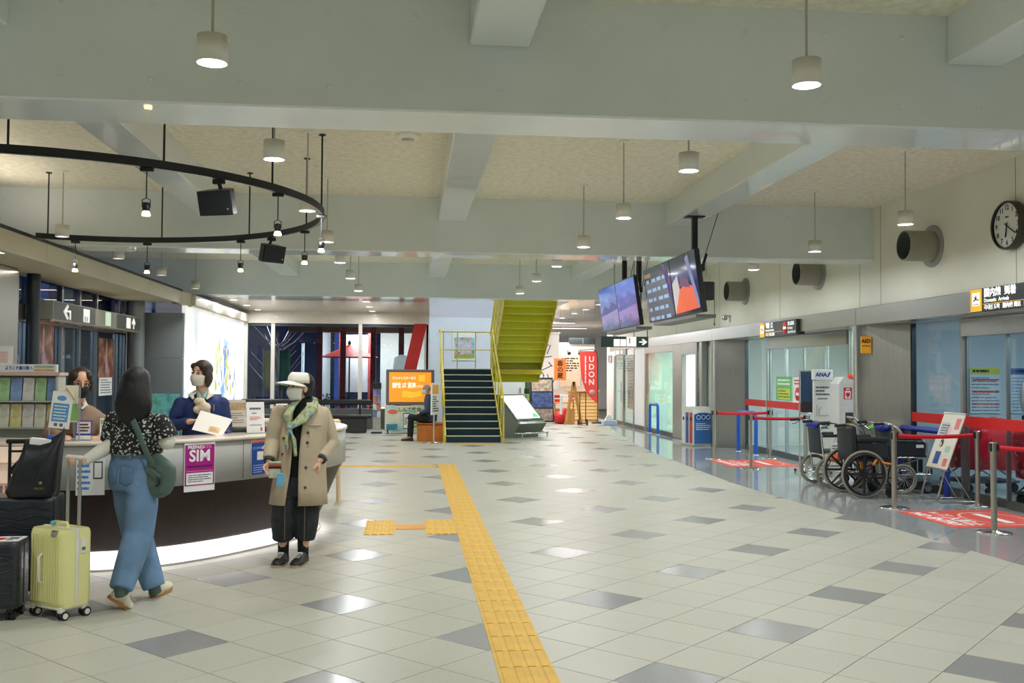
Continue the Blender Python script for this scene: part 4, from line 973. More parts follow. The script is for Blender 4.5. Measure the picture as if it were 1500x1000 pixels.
kw = MB().box(-1.0, .6, 32.5, 32.7, 0, 3).box(-3.0, -2.6, 32.5, 32.7, 0, 3).build('wall_outside_white', mat('outside_white_glow', (232, 230, 222), .5, var=.05, emit=.45), kind='structure')  # emission puts the lit look into the wall, it is no lamp
MB().box(-12, -3.0, 38, 38.2, 0, 6).box(-2.6, 0, 38, 38.2, 0, 5).build('wall_outside_dark', mat('outside_building', (70, 74, 96), .6, var=.3, scale=.8), kind='structure')
area('outdoor_fill', (-1.0, 30.5, 3.2), 1.6, 420, (1, .96, .88), size_y=.6); area('outdoor_fill', (-4.2, 31.0, 3.4), 1.2, 300, (.8, .88, 1), size_y=.4)  # lights added with their panels to brighten the outside
tb_ = thing('added_canopy_lamp', 'added lamp panel under the canopy outside the window', 'ceiling light', (-1.0, 30.5, 3.25)); MB().box(-.8, .8, -.3, .3, 0, .05, bev=.01).build('housing', M_ALU, tb_); MB().box(-.7, .7, -.25, .25, -.006, 0).build('diffuser', M_TUBE, tb_)
tb_ = thing('added_canopy_lamp', 'added lamp panel outside beyond the lit mural end', 'ceiling light', (-4.2, 31.0, 3.45)); MB().box(-.6, .6, -.2, .2, 0, .05, bev=.01).build('housing', M_ALU, tb_); MB().box(-.5, .5, -.15, .15, -.006, 0).build('diffuser', M_TUBE, tb_)
MB().box(-5.4, .38, 27.2, 33, 3.5, 3.6).build('ceiling_outside', M_DARKFR, kind='structure')
for x in (-2.55, .55): MB().box(x-.06, x+.06, 32.3, 32.42, .02, 3.5).build('trim_outside_post', M_DARKFR, kind='structure')
t = thing('parasol', 'red paper parasol on a dark pole outside the window', 'parasol', (-1.85, 29.9, .02))
MB().lathe([(.02, 2.36), (.2, 2.27), (.86, 1.98), (.85, 1.96), (.2, 2.23), (.02, 2.3)], 28, smooth=False).build('canopy', mat('parasol_red', (226, 60, 54), .6, var=.06, emit=.12), t)
MB().cyl((0, 0, 0), (0, 0, 2.42), .022, n=10).lathe([(.05, 2.36), (.05, 2.44), (0, 2.5)], 12).build('pole', M_BLACK, t)
rb = MB()
for k in range(14):
    a = 2*PI*k/14; rb.cyl((0, 0, 1.98), (.82*math.cos(a), .82*math.sin(a), 1.97), .006, n=5)
rb.build('ribs', M_BLACK, t)['kind'] = 'stuff'
MB().lathe([(.28, 0), (.28, .05), (.05, .08), (0, .08)], 24).build('base', M_BLACK, t)
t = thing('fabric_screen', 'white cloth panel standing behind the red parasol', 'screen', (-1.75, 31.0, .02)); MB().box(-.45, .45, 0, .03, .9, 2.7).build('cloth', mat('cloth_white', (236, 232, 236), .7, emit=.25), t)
for x in (-.45, .45): MB().box(x-.04, x+.04, -.01, .05, 0, 2.75).build('post', mat('post_pink', (214, 90, 84), .5), t)
MB().box(-.5, .5, -.1, .1, 0, .06, bev=.01).build('base', M_BLACK, t)
t = thing('outdoor_table', 'dark low table under the red parasol outside', 'table', (-1.6, 29.4, .02)); MB().box(-.5, .5, -.3, .3, .62, .68, bev=.01).build('tabletop', M_BLACK, t)
for x in (-.42, .42):
    for y in (-.24, .24): MB().box(x-.03, x+.03, y-.03, y+.03, 0, .62).build('leg', M_BLACK, t)
for x, h, lab in ((-2.1, .75, 'small dark shrub in a pot outside behind the parasol table'), (-1.15, .7, 'dark potted shrub outside beside the red post')):
    t = thing('potted_shrub', lab, 'plant', (x-.3, 28.72, .02)); MB().lathe([(.14, 0), (.19, .3), (.17, .3), (0, .28)], 18).build('pot', M_DARKFR, t)
    q = random.Random(x); b = MB()
    for k in range(90):
        a, r_, zz = q.uniform(0, 2*PI), q.uniform(0, .22), q.uniform(.3, h+.15); c = Vector((r_*math.cos(a), r_*math.sin(a), zz)); u = Vector((q.gauss(0, 1), q.gauss(0, 1), q.gauss(0, .6))).normalized()*.07; v = u.cross(Vector((0, 0, 1)))*.5
        b.add([c-u, c+v, c+u, c-v], [(0, 1, 2, 3)])
    b.build('foliage', mat('shrub_green', (70, 90, 56), .6, var=.3), t)['kind'] = 'stuff'
# tree and banners outside at the mural end: streaky bark, bare branches
tr = thing('street_tree', 'bare branching tree outside the window beside the lit mural', 'tree', (-4.0, 30.2, .02)); q = random.Random(5)
MB().tube([(0, 0, 0), (.05, 0, 1.0), (-.05, 0, 1.8), (.0, 0, 2.4)], [.12, .09, .07, .04], 10).build('trunk', mat('bark', (110, 96, 92), .8, var=.3, scale=10), tr)
b = MB()
for k in range(34):
    z0 = q.uniform(.9, 2.3); a = q.uniform(0, 2*PI); l = q.uniform(.4, 1.0); b.tube([(0, 0, z0), (l*.5*math.cos(a), l*.5*math.sin(a), z0+l*.35), (l*math.cos(a), l*math.sin(a), z0+l*.9)], [.03, .018, .006], 5)
b.build('branches', mat('bark_pale', (156, 140, 146), .8, var=.3), tr)['kind'] = 'stuff'
for x, c, lab in ((-4.3, (196, 186, 90), 'yellow-green flag standing outside beside the bare tree'), (-3.85, (90, 150, 110), 'green flag standing outside beside the bare tree')):
    t = thing('flag_banner', lab, 'flag', (x, 29.2, .02)); MB().cyl((0, 0, 0), (0, 0, 2.2), .012, n=8).build('pole', M_ALU, t); MB().lathe([(.16, 0), (.16, .03), (0, .04)], 16).build('base', M_BLACK, t)
    MB().grid([[(.02+.3*u/4, .02*math.sin(u+w_), 1.0+1.15*w_/6) for u in range(5)] for w_ in range(7)]).build('cloth', mat('flag_%d' % c[0], c, .7, var=.15), t, solid=.004)
t = thing('shop_sign_light', 'glowing white wall lamp sign outside between the red posts', 'sign', (-3.2, 29.6, 1.4)); MB().box(-.04, .04, -.03, .03, 0, 1.0, bev=.01).build('tube', mat('sign_glow', (240, 246, 255), .4, emit=3), t); MB().box(-.1, .1, -.02, .02, -.5, -.3, bev=.01).build('plate', mat('sign_glow', (240, 246, 255)), t); MB().box(-.02, .02, -.03, .0, -1.38, 1.0).build('post', M_BLACK, t)
t = thing('lantern', 'white paper lantern outside above the orange screen cabinet', 'lantern', (-.25, 28.2, 1.35)); MB().lathe([(.05, 0), (.22, .08), (.26, .35), (.22, .62), (.05, .7)], 20).build('shade', mat('lantern_paper', (246, 242, 230), .6, emit=.8), t); MB().cyl((0, 0, .7), (0, 0, 2.15), .006, n=6).build('cord', M_BLACK, t); MB().lathe([(.06, -.02), (.06, .01), (0, .01)], 12).build('rim', M_BLACK, t)
# ---------------------------------------------------------------- shop zone on the right of the stair
M_CART = mat('shop_board', (228, 224, 222), .5)
M_PINE = mat('pine_wood', (206, 150, 84), .55, var=.12, scale=3, aniso=(10, 10, 1))
sw = MB().box(3.13, 3.6, 36.0, 36.1, 0, 3.1).box(4.9, 6.3, 33.2, 33.3, 0, 2.6).build('wall_shop', mat('shop_wall', (236, 228, 218), .5, var=.03), kind='structure')
# flag: white ink characters on the shop wall
t = thing('shop_banner', 'white cloth banner with brushed black characters hanging at the shop', 'banner', (4.62, 32.9, 1.95))
MB().box(-.42, .40, 0, .012, -.95, .95).build('cloth', M_WPRINT, t); MB().cyl((-.46, 0, .96), (.44, 0, .96), .015, n=8).build('rod', M_PINE, t)
q = random.Random(9); b = MB()
for k in range(13):
    x0, z0 = q.uniform(-.25, .25), q.uniform(-.8, .75); a = q.uniform(0, PI); l = q.uniform(.08, .2); b.box(-l, l, -.014, .014, 0, .004, at(TO_CAM, x0, -.001, z0) @ Matrix.Rotation(a, 4, 'Z'))
b.build('brush_strokes', M_INK, t)['kind'] = 'stuff'
MB().cyl((0, 0, .96), (0, 0, 1.17), .01, n=6).build('hanger', M_BLACK, t)
t = thing('hanging_sign', 'orange hanging cloth sign with dark brushed characters', 'sign', (4.86, 31.6, 1.66)); MB().box(-.2, .2, 0, .02, -.34, .34).build('cloth', mat('sign_orange', (238, 122, 40), .6, emit=.1), t); text('香\nの\n蔵', .2, M_INK, t, at(TO_CAM, 0, -.001, .0), bold=.006); MB().box(-.22, .22, -.01, .03, .34, .37).build('rod', M_PINE, t); MB().cyl((0, .01, .36), (0, .01, 1.44), .006, n=6).build('cord', M_BLACK, t)
t = thing('menu_board', 'wood framed pale menu wall with dark writing behind the udon flag', 'sign', (5.45, 33.19, 1.7)); MB().box(-.36, .36, -.03, 0, -.6, .75, bev=.005).build('board', mat('menu_cream', (240, 214, 186), .5, emit=.08), t); lines(t, M_INK, at(TO_CAM, 0, -.031, 0), -.3, .3, -.1, .4, 6, .5, 'print', 12, gap=.05)
sp_ = None
for k, x in enumerate((5.35, 5.72)):
    t = thing('clip_spotlight', ('black clip spotlight over the menu wall, the one by the A-frame', 'black clip spotlight over the menu wall, the one by the udon flag')[k], 'spotlight', (x, 32.9, 2.3)); MB().cyl((0, 0, .0), (0, -.12, -.08), .05, .065, n=12).build('head', M_BLACK, t); MB().cyl((0, 0, 0), (0, .3, .1), .012, n=6).build('arm', M_BLACK, t)
t = thing('ceiling_plate_sign', 'small dark sign on the shop lintel above the udon flag', 'sign', (5.9, 33.18, 2.66)); MB().box(-.5, .42, -.03, 0, -.1, .1, bev=.004).build('plate', M_SIGN, t); MB().box(-.03, .0, -.035, -.03, -.1, .1).build('split_line', M_ALU, t)
# beach flag UDON
t = thing('beach_flag', 'tall red curved flag lettered UDON by the shop wall', 'flag', (5.50, 29.9, 0))
MB().tube([(.28, 0, .02), (.28, 0, 1.2), (.27, 0, 2.0), (.24, 0, 2.2), (.12, 0, 2.3), (-.3, 0, 2.26)], .014, 8).build('pole', M_BLACK, t)
outl = [(.265, .62), (.255, 2.12), (.2, 2.24), (-.3, 2.24), (-.27, 1.75), (-.22, 1.35), (-.1, 1.0), (.1, .75)]
MB().prism([(x, z) for x, z in outl], -.006, .006, TO_CAM).build('cloth', mat('flag_red', (226, 64, 56), .7, var=.05, scale=2), t)
F_ = at(TO_CAM, 0, -.008, 0)
M_PINKW = mat('flag_white', (250, 226, 220), .6)
for i, ch in enumerate('UDON'): text(ch, .24, M_PINKW, t, F_ @ Matrix.Translation((.08, 1.98-.235*i, 0)), bold=.006)
MB().lathe([(.09, 0), (.09, .003), (0, .003)], 20, F_ @ Matrix.Translation((.1, .96, 0))).build('roundel', mat('flag_grey', (190, 150, 144), .6), t)
lines(t, M_PINKW, F_ @ Matrix.Rotation(PI/2, 4, 'Z'), 1.25, 2.1, .08, .14, 1, .6, 'print', 2)
MB().lathe([(.2, 0), (.2, .04), (.03, .07), (0, .07)], 18, Matrix.Translation((.28, 0, 0))).build('base', M_BLACK, t)
t = thing('slatted_counter', 'warm wood slatted counter front lit behind the red flag', 'counter', (5.62, 31.2, 0))
MB().box(-.55, .42, -.02, .02, .0, .95).build('core', mat('warm_core', (222, 170, 100), .6), t)
sl0 = None
for k in range(8):
    if sl0 is None: sl0 = o = MB().box(-.56, .43, -.05, -.02, 0, .085, bev=.006).build('slat', mat('warm_slat', (236, 196, 130), .5, var=.08, emit=.08), t)
    else: o = sl0.copy(); col.objects.link(o)
    o.location = (0, 0, .06+.11*k)
MB().box(-.6, .46, -.2, .3, .95, 1.0, bev=.01).build('worktop', M_PINE, t)
t = thing('folding_easel', 'tall pine A-frame easel standing before the shop', 'easel', (4.92, 29.3, 0))
for s in (-1, 1): MB().box(-.045, .045, -.025, .025, 0, 1.32, Matrix.Translation((s*.24, 0, 0)) @ Matrix.Rotation(-s*.18, 4, 'Y'), bev=.004).build('leg', M_PINE, t)
MB().box(-.10, .10, -.02, .02, .72, .78, bev=.004).build('rung', M_PINE, t); MB().box(-.02, .02, .02, .3, 0, .06).build('rear_foot', M_PINE, t)
t = thing('display_crate', 'low pine crate table with red goods under the easel', 'table', (4.75, 30.0, 0)); MB().box(-.3, .3, -.2, .25, 0, .45, bev=.01).build('crate', M_PINE, t)
MB().box(-.36, .34, -.24, .28, .62, .66, bev=.006).build('tray_top', M_PINE, t)
for x in (-.3, .28): MB().box(x-.02, x+.02, -.02, .02, .45, .62).build('post', M_PINE, t)
for k, (x, c, lab) in enumerate(((-.22, (200, 30, 34), 'red gift box on the pine crate table, next to the photo board'), (.02, (236, 228, 224), 'white gift box on the pine crate table'), (.2, (214, 60, 50), 'red gift box on the pine crate table, next to the easel'))):
    g_ = thing('gift_box', lab, 'box', (4.75+x, 30.0, .66), 0, 'gift boxes at the shop'); MB().box(-.09, .09, -.07, .07, 0, .22, bev=.006).build('carton', mat('gift_%d' % k, c, .45, var=.1), g_); MB().box(-.092, .092, -.072, .072, .09, .12).build('ribbon', M_WPRINT, g_)
t = thing('red_cloth_bag', 'heap of red wrapped goods on the floor by the crate table', 'bag', (4.55, 29.55, 0)); MB().ell((0, 0, .2), (.2, .18, .2)).ell((.12, .05, .36), (.12, .12, .14)).build('wrap', mat('wrap_red', (206, 34, 40), .5, var=.15), t, remesh=.02); MB().box(-.04, .04, -.19, -.17, .3, .9, bev=.01).build('paper_roll', M_WPRINT, t)
t = thing('photo_board', 'dark framed A-board with food photographs at the shop front', 'sign', (4.02, 29.6, 0), math.radians(8))
A_ = Matrix.Rotation(-.12, 4, 'X')
MB().box(-.36, .36, -.02, .02, .05, 1.42, A_, bev=.006).build('board', M_BLACK, t)
for (z0, z1, c) in ((1.0, 1.36, (176, 156, 140)), (.5, .96, (70, 84, 130)), (.1, .46, (150, 130, 120))): MB().box(-.32, .32, -.024, -.02, z0, z1, A_).build('photo', mat('photo_%d' % c[0], c, .35, var=.5, scale=9), t)
for x in (-.34, .34): MB().box(x-.02, x+.02, .3, .34, 0, 1.2, Matrix.Rotation(.12, 4, 'X')).build('leg', M_BLACK, t)
t = thing('goods_shelf', 'green lit goods shelf at the far side of the shop', 'shelf', (4.12, 33.6, 0)); MB().box(-.5, .5, .2, .25, 0, 1.75).build('back_panel', mat('shelf_green', (96, 130, 90), .5), t)
for z in (.12, .55, .98, 1.4): 
    s_ = MB().box(-.5, .5, -.2, .22, z, z+.03).build('shelf', M_DARKFR, t)
for x in (-.5, .5): MB().box(x-.02, x+.02, -.2, .25, 0, 1.75).build('side_panel', M_DARKFR, t)
cc = ((140, 190, 110), (200, 226, 170), (70, 100, 70), (214, 214, 200)); cp = [None]*4
q = random.Random(2)
for i, z in enumerate((.15, .58, 1.01)):
    for j in range(6):
        k = (i*2+j) % 4; lab = 'packet of green goods on the lit shop shelf, tier %s, place %s from the stair' % (ORD[i], ORD[j])
        if cp[k] is None: cp[k] = o = MB().box(-.065, .065, -.06, .06, 0, .25, bev=.01).build('goods_packet', mat('packet_%d' % k, cc[k], .5, var=.2, scale=8)); tag(o, lab, 'packet', 'packets on the lit shop shelf')
        else: o = cp[k].copy(); col.objects.link(o); tag(o, lab)
        o.location = (4.12-.4+.16*j, 33.6, z)
t = thing('magazine_rack', 'tall white magazine rack beside the goods shelf', 'rack', (3.05+.28, 32.0, 0), math.radians(20)); MB().box(-.16, .16, 0, .1, 0, 1.5, bev=.01).build('back_panel', M_CART, t)
for k in range(5): MB().box(-.13, .13, -.05, -.02, .2+.26*k, .4+.26*k).build('magazine', mat('mag_%d' % k, ((150, 110, 96), (120, 140, 120), (180, 176, 180), (110, 96, 120), (170, 150, 110))[k], .4, var=.4, scale=12), t)
t = thing('trolley', 'black folding hand trolley by the slatted counter', 'trolley', (5.22, 29.0, 0)); MB().tube([(-.16, 0, .1), (-.16, 0, .95), (.0, 0, 1.0), (.02, 0, .95), (.02, 0, .1)], .014, 8).build('handle', M_BLACK, t)
for x in (-.2, .06): MB().cyl((x-.02, 0, .09), (x+.02, 0, .09), .09, n=18).build('wheel', mat('trolley_wheel', (96, 40, 36), .5), t)
MB().box(-.2, .06, -.2, 0, .05, .08).build('toe_plate', M_BLACK, t)
t = thing('floor_lamp_box', 'white-blue plastic crate on the floor under the red flag', 'crate', (5.92, 29.0, 0)); MB().box(-.16, .26, -.12, .16, 0, .14, bev=.01).build('tub', mat('crate_blue', (190, 206, 226), .5), t); MB().prism([(-.1, .14), (.16, .14), (.06, .3), (-.02, .3)], -.05, .05, at(TO_CAM, 0, 0, 0)).build('cover', M_WPRINT, t)
for y in (28.9,):
    t = thing('notice_plate', 'small grey notice plate on the white wall above the glazed door', 'sign', (6.38, 31.0, 2.02)); MB().box(-.012, 0, -.25, .25, -.12, .12).build('plate', mat('plate_grey', (190, 190, 190), .5), t); lines(t, M_INK, at(TO_LEFT, -.0125, 0, 0), -.2, .2, -.1, .1, 4, .4)
t = thing('door_header_sign', 'grey lift sign with white pictograms over the glazed door', 'sign', (6.37, 29.2, 2.2)); MB().box(-.03, 0, -.75, .75, -.09, .09, bev=.004).build('box', mat('header_grey', (140, 140, 140), .4), t)
for x in (-.6, -.36, .1): MB().box(x, x+.16, -.05, .05, .03, .032, at(TO_LEFT, 0, 0, 0)).build('pictogram_panel', M_SIGNW, t)
# ---------------------------------------------------------------- stanchions with red belts
M_POST = mat('stanchion_steel', (188, 184, 172), .28, 1.0, var=.06, aniso=(20, 20, .3))
M_BELT = mat('belt_red', (216, 12, 34), .6, var=.05)
st_ = None
def stanchion(x, y, lab):
    global st_
    if st_ is None:
        st_ = t = thing('stanchion', lab, 'stanchion', (x, y, 0), 0, 'belt barrier posts by the arrivals doors')
        MB().lathe([(.165, 0), (.165, .008), (.15, .014), (.04, .022), (.03, .03), (0, .03)], 36).build('base', M_CHROME, t)
        MB().cyl((0, 0, .02), (0, 0, .80), .0285, n=22).build('pole', M_POST, t)
        MB().cyl((0, 0, .79), (0, 0, .885), .034, n=22).lathe([(.034, .885), (.028, .892), (0, .893)], 22).build('head', M_POST, t)
        MB().box(.024, .044, -.022, .022, .80, .885, bev=.004).box(-.044, -.024, -.022, .022, .80, .885, bev=.004).build('belt_cassette', M_BLACK, t)
        return t
    return dup(st_, (x, y, 0), label=lab)
def belt(a, b_, lab, sag=.015, z=.84, h=.024):
    A, B = Vector((*a, z)), Vector((*b_, z)); d = (B-A).normalized(); A = A+d*.046; B = B-d*.046
    n = Vector((-d.y, d.x, 0)); t = thing('barrier_belt', lab, 'belt', (A+B)/2, 0, 'red barrier belts'); c = (A+B)/2
    rows = []
    for i in range(13):
        u = i/12; p = A+(B-A)*u-c; zz = -4*sag*u*(1-u)
        rows.append([(p.x+n.x*s*.0012, p.y+n.y*s*.0012, zz+k*h) for s, k in ((-1, -1), (1, -1), (1, 1), (-1, 1))])
    MB().rings(rows).build('webbing', M_BELT, t)
    for P in (A, B): MB().box(-.008, .008, -.008, .008, -.032, .032, Matrix.Translation(P-c) @ Matrix.Rotation(math.atan2(d.y, d.x), 4, 'Z'), bev=.002).build('belt_end', M_BLACK, t)
S1 = stanchion(5.63, 10.93, 'steel belt post in front of the wheelchair with the chrome frame'); S2 = stanchion(6.74, 11.06, 'steel belt post beside the leaning notice board, close to the glass doors')
S3 = stanchion(5.75, 9.16, 'steel belt post at the near edge of the larger red floor mat'); S4 = stanchion(6.65, 8.4, 'steel belt post before the glass at the edge of the view')
S5 = stanchion(5.54, 17.44, 'steel belt post at the far hall corner of the smaller red floor mat'); S6 = stanchion(5.55, 15.54, 'steel belt post at the near corner of the smaller red floor mat')
S7 = stanchion(6.64, 17.54, 'steel belt post close to the glass by the blue pipe rail'); S8 = stanchion(6.45, 15.42, 'steel belt post beside the dark blue panel rack')
belt((5.63, 10.93), (6.74, 11.06), 'red belt across the leaning notice board'); belt((5.75, 9.16), (6.65, 8.4), 'red belt over the lettered end of the larger floor mat')
belt((5.54, 17.44), (6.64, 17.54), 'red belt along the far side of the smaller floor mat'); belt((5.55, 15.54), (6.45, 15.42), 'red belt in front of the green poster door')
# ---------------------------------------------------------------- red no entry mats
M_MAT = mat('mat_red', (226, 84, 68), .5, var=.05); M_MATP = mat('mat_pink', (240, 180, 170), .5)
def floor_mat(x0, x1, y0, y1, lab, sc_=1):
    t = thing('floor_mat', lab, 'mat', ((x0+x1)/2, (y0+y1)/2, 0), 0, 'no entry floor mats'); hx, hy = (x1-x0)/2, (y1-y0)/2
    MB().box(-hx, hx, -hy, hy, .0005, .004).build('sheet', M_MAT, t)
    F = Matrix(((0, 1, 0, 0), (-1, 0, 0, 0), (0, 0, 1, .004), (0, 0, 0, 1)))
    text('× 進入禁止', .20*sc_, M_WPRINT, t, F @ Matrix.Translation((0, -hx+.34, 0)), bold=.006); text('NO ENTRY', .19*sc_, M_WPRINT, t, F @ Matrix.Translation((0, -hx+.14, 0)), bold=.006)
    R_ = min(hy, .52)
    b = MB(); k = 40
    vs = [(.02+r*math.cos(2*PI*i/k), .18+.36*r/.5*math.sin(2*PI*i/k)*1.0, 0) for r in (.42, .46) for i in range(k)]
    b.add([(x, y, z+.0008) for x, y, z in vs], [(i, (i+1) % k, k+(i+1) % k, k+i) for i in range(k)], M=F); b.build('ring_print', M_MATP, t)
    MB().box(-.32, .34, .12, .22, 0, .0008, F).build('bar_print', M_WPRINT, t)
floor_mat(5.52, 6.75, 9.47, 10.68, 'red no-entry floor mat at the clock end, beside the wheelchairs'); floor_mat(5.36, 6.58, 15.95, 17.2, 'red no-entry floor mat inside the far belts, below the smaller sign')
# ---------------------------------------------------------------- blue pipe rails
M_BLUE = mat('rail_blue', (24, 92, 196), .35, var=.05); M_BLUED = mat('rail_navy', (34, 60, 160), .35, var=.05)
def u_rail(a, b_, h, lab, m=M_BLUE, r=.038):
    A, B = Vector((*a, 0)), Vector((*b_, 0)); d = (B-A).normalized(); t = thing('pipe_rail', lab, 'rail', A, 0, 'blue pipe rails'); L = (B-A).length
    P = [Vector((0, 0, 0)), Vector((0, 0, h-.08)), d*.025+Vector((0, 0, h-.025)), d*.08+Vector((0, 0, h)), d*(L-.08)+Vector((0, 0, h)), d*(L-.025)+Vector((0, 0, h-.025)), d*L+Vector((0, 0, h-.08)), d*L]
    MB().tube(P, r, 14).build('pipe', m, t)
    for p in (Vector((0, 0, 0)), d*L): MB().lathe([(r+.025, 0), (r+.025, .012), (r, .014)], 18, Matrix.Translation(p)).build('floor_flange', M_ALU, t)
u_rail((6.78, 11.80), (6.78, 12.98), .83, 'dark blue pipe rail behind the leaning notice board', M_BLUED)
u_rail((6.62, 18.25), (6.58, 19.15), .80, 'bright blue pipe rail in front of the first steel pier past the mats')
u_rail((6.30, 24.5), (6.24, 25.1), .76, 'bright blue pipe rail before the frosted green glass')
# ---------------------------------------------------------------- recycling box
t = thing('recycling_bin', 'white recycling box with blue front and three coloured slots', 'bin', (6.22, 20.78, 0), math.radians(14))
M_BINW = mat('bin_white', (226, 226, 216), .4, var=.03)
pr = [(-.24, .0), (-.24, .70), (-.18, .79), (-.06, .84), (.24, .84), (.24, 0)]
b = MB(); n = 6; b.add([(-.25, y, z) for y, z in [(q, w2) for q, w2 in pr]]+[(.25, y, z) for y, z in pr], [tuple(range(n)), tuple(range(2*n-1, n-1, -1))]+[(i, (i+1) % n, n+(i+1) % n, n+i) for i in range(n)]); b.build('body', M_BINW, t)
MB().box(-.22, .22, -.246, -.24, .05, .66).build('blue_panel', mat('bin_blue', (60, 110, 176), .35, var=.12, scale=3), t)
MB().prism([(-.22, .55), (-.22, .68), (-.1, .715), (.1, .715), (.22, .68), (.22, .55)], .246, .25, TO_CAM).build('blue_header', mat('bin_header', (24, 82, 160), .35), t)
b = MB()
for x in (-.12, 0, .12): b.tube([(x+.045*math.cos(2*PI*i/16), -.252, .62+.045*math.sin(2*PI*i/16)) for i in range(16)], .006, 6, closed=True)
b.build('ring_marks', M_WPRINT, t)['kind'] = 'stuff'
lines(t, M_WPRINT, at(TO_CAM, 0, -.247, 0), -.18, .18, .34, .5, 4, .35, 'print', 5)
for k, (y, c) in enumerate(((-.16, (200, 70, 56)), (.0, (60, 90, 160)), (.15, (230, 230, 230)))): MB().box(-.256, -.25, y-.06, y+.06, .06, .72, bev=.002).build('slot_panel', mat('slot_%d' % k, c, .4), t); MB().box(-.26, -.256, y-.03, y+.03, .55, .62).build('slot', M_BLACK, t)
MB().box(-.26, .26, -.25, .25, -.0, .03).build('plinth', M_ALU, t)
# ---------------------------------------------------------------- rack, airline board, AED locker by the second pier
t = thing('panel_rack', 'dark blue notice panel in a chrome rack beside the airline board', 'notice stand', (6.31, 15.0, 0))
for x in (-.15, .15): MB().cyl((x, 0, 0.06), (x, 0, 1.63), .012, n=10).build('upright', M_CHROME, t)
MB().box(-.13, .13, -.01, .01, .95, 1.60, bev=.003).build('panel', mat('panel_navy', (34, 58, 84), .3, var=.06), t); MB().box(-.13, .13, -.012, .0, .95, 1.12).build('lower_panel', mat('panel_wine', (46, 24, 34), .35), t)
for z in (.93, 1.36, 1.61): MB().cyl((-.15, 0, z), (.15, 0, z), .009, n=8).build('rung', M_CHROME, t)
MB().cyl((-.15, -.2, .05), (-.15, .2, .05), .012, n=8).cyl((.15, -.2, .05), (.15, .2, .05), .012, n=8).cyl((-.15, 0, .05), (.15, 0, .05), .01, n=8).build('foot_frame', M_CHROME, t)
b = MB()
for x in (-.15, .15):
    for y in (-.19, .19): b.ell((x, y, .022), .022, n=10, m=6)
b.build('casters', M_BLACK, t)['kind'] = 'stuff'
M_CREAMW = mat('board_white', (228, 230, 226), .4, var=.02)
t = thing('airline_board', 'white upright airline notice board with ANA logo header', 'notice stand', (6.38, 14.66, 0))
MB().box(-.145, .145, -.02, .02, .1, 1.46, bev=.004).build('board', M_CREAMW, t); MB().box(-.15, .155, -.05, .05, 1.47, 1.63, bev=.006).build('header', M_CREAMW, t); MB().box(-.14, .14, -.07, .07, 0, .05, bev=.01).build('base', M_ALU, t); MB().box(-.02, .02, 0, .03, .03, .2).build('stem', M_ALU, t)
H0 = at(TO_CAM, 0, -.051, 1.55); M_ANA = mat('ana_blue', (34, 54, 140), .4); M_GINK = mat('ink_grey', (96, 100, 112), .6)
text('ANA', .085, M_ANA, t, H0 @ Matrix.Translation((-.03, 0, 0)), bold=.004); MB().prism([(.06, -.035), (.085, -.035), (.125, .04), (.095, .04)], 0, .002, H0).build('logo_stripe', M_ANA, t)
B0_ = at(TO_CAM, 0, -.021, 0)
lines(t, M_GINK, B0_, -.11, .11, 1.22, 1.38, 3, .5, 'print', 21); lines(t, M_GINK, B0_, -.08, .08, 1.16, 1.20, 1, .5, 'print', 22); lines(t, M_GINK, B0_, -.12, .12, .70, .84, 3, .5, 'print', 23)
MB().tube([(-.09, -.022, 1.08), (-.09, -.022, .92), (.10, -.022, .92)], .003, 5).tube([(-.05, -.022, .93), (-.06, -.022, 1.0), (-.03, -.022, 1.05)], .004, 5).build('line_drawing', M_GINK, t)['kind'] = 'stuff'
t = thing('aed_locker', 'white AED locker with red lamp on its slanted top', 'cabinet', (6.68, 14.42, 0))
pr = [(-.19, 0), (-.19, 1.42), (.0, 1.53), (.19, 1.53), (.19, 0)]
MB().prism([(x, z) for x, z in [(-.20, 0), (-.20, 1.41), (-.12, 1.52), (.2, 1.52), (.2, 0)]], -.16, .16, TO_CAM).build('body', M_CREAMW, t)
MB().prism([(-.20, 1.42), (.03, 1.42), (.06, 1.52), (-.13, 1.52)], .16, .164, TO_CAM).build('top_face', mat('locker_pale', (236, 236, 230), .35), t)
MB().lathe([(.06, 0), (.06, .03), (.045, .055), (0, .065)], 20, Matrix.Translation((.0, -.14, 1.50))).build('red_lamp', mat('lamp_red', (226, 66, 36), .3, emit=.4), t)
L_ = at(TO_CAM, 0, -.161, 0)
MB().box(-.13, .0, 1.18, 1.36, 0, .003, L_).build('heart_sign', mat('heart_red', (206, 36, 36), .4), t); MB().box(-.11, -.02, 1.19, 1.31, .003, .004, L_).build('sign_white', M_WPRINT, t)
MB().prism([(-.065, 1.20), (-.1, 1.25), (-.095, 1.28), (-.075, 1.285), (-.065, 1.27), (-.055, 1.285), (-.035, 1.28), (-.03, 1.25)], .004, .005, L_).build('heart', mat('heart_red', (206, 36, 36)), t); text('AED', .035, M_WPRINT, t, L_ @ Matrix.Translation((-.065, 1.335, .003)), bold=.001)
dr_ = MB().box(-.15, .13, .42, 1.06, 0, .012, L_, bev=.004).build('locker_door', M_CREAMW, t); MB().box(-.11, .04, .60, .98, .012, .014, L_).build('door_window', mat('locker_window', (66, 66, 56), .1), dr_); MB().ell((-.13, -.178, .80), .012).build('knob', M_BLACK, dr_)
MB().box(-.09, .02, .63, .74, .014, .016, L_).build('device_label', mat('device_blue', (60, 74, 100), .4), dr_); MB().box(-.10, .03, .78, .82, .014, .016, L_).build('handle_strap', mat('strap_yellow', (190, 160, 60), .5), dr_)
for z, c in ((.95, (200, 50, 70)), (.72, (40, 80, 180))): MB().box(.2, .203, -.08, .02, z-.06, z+.06).build('side_sticker', mat('stick_%d' % c[0], c, .4), t)
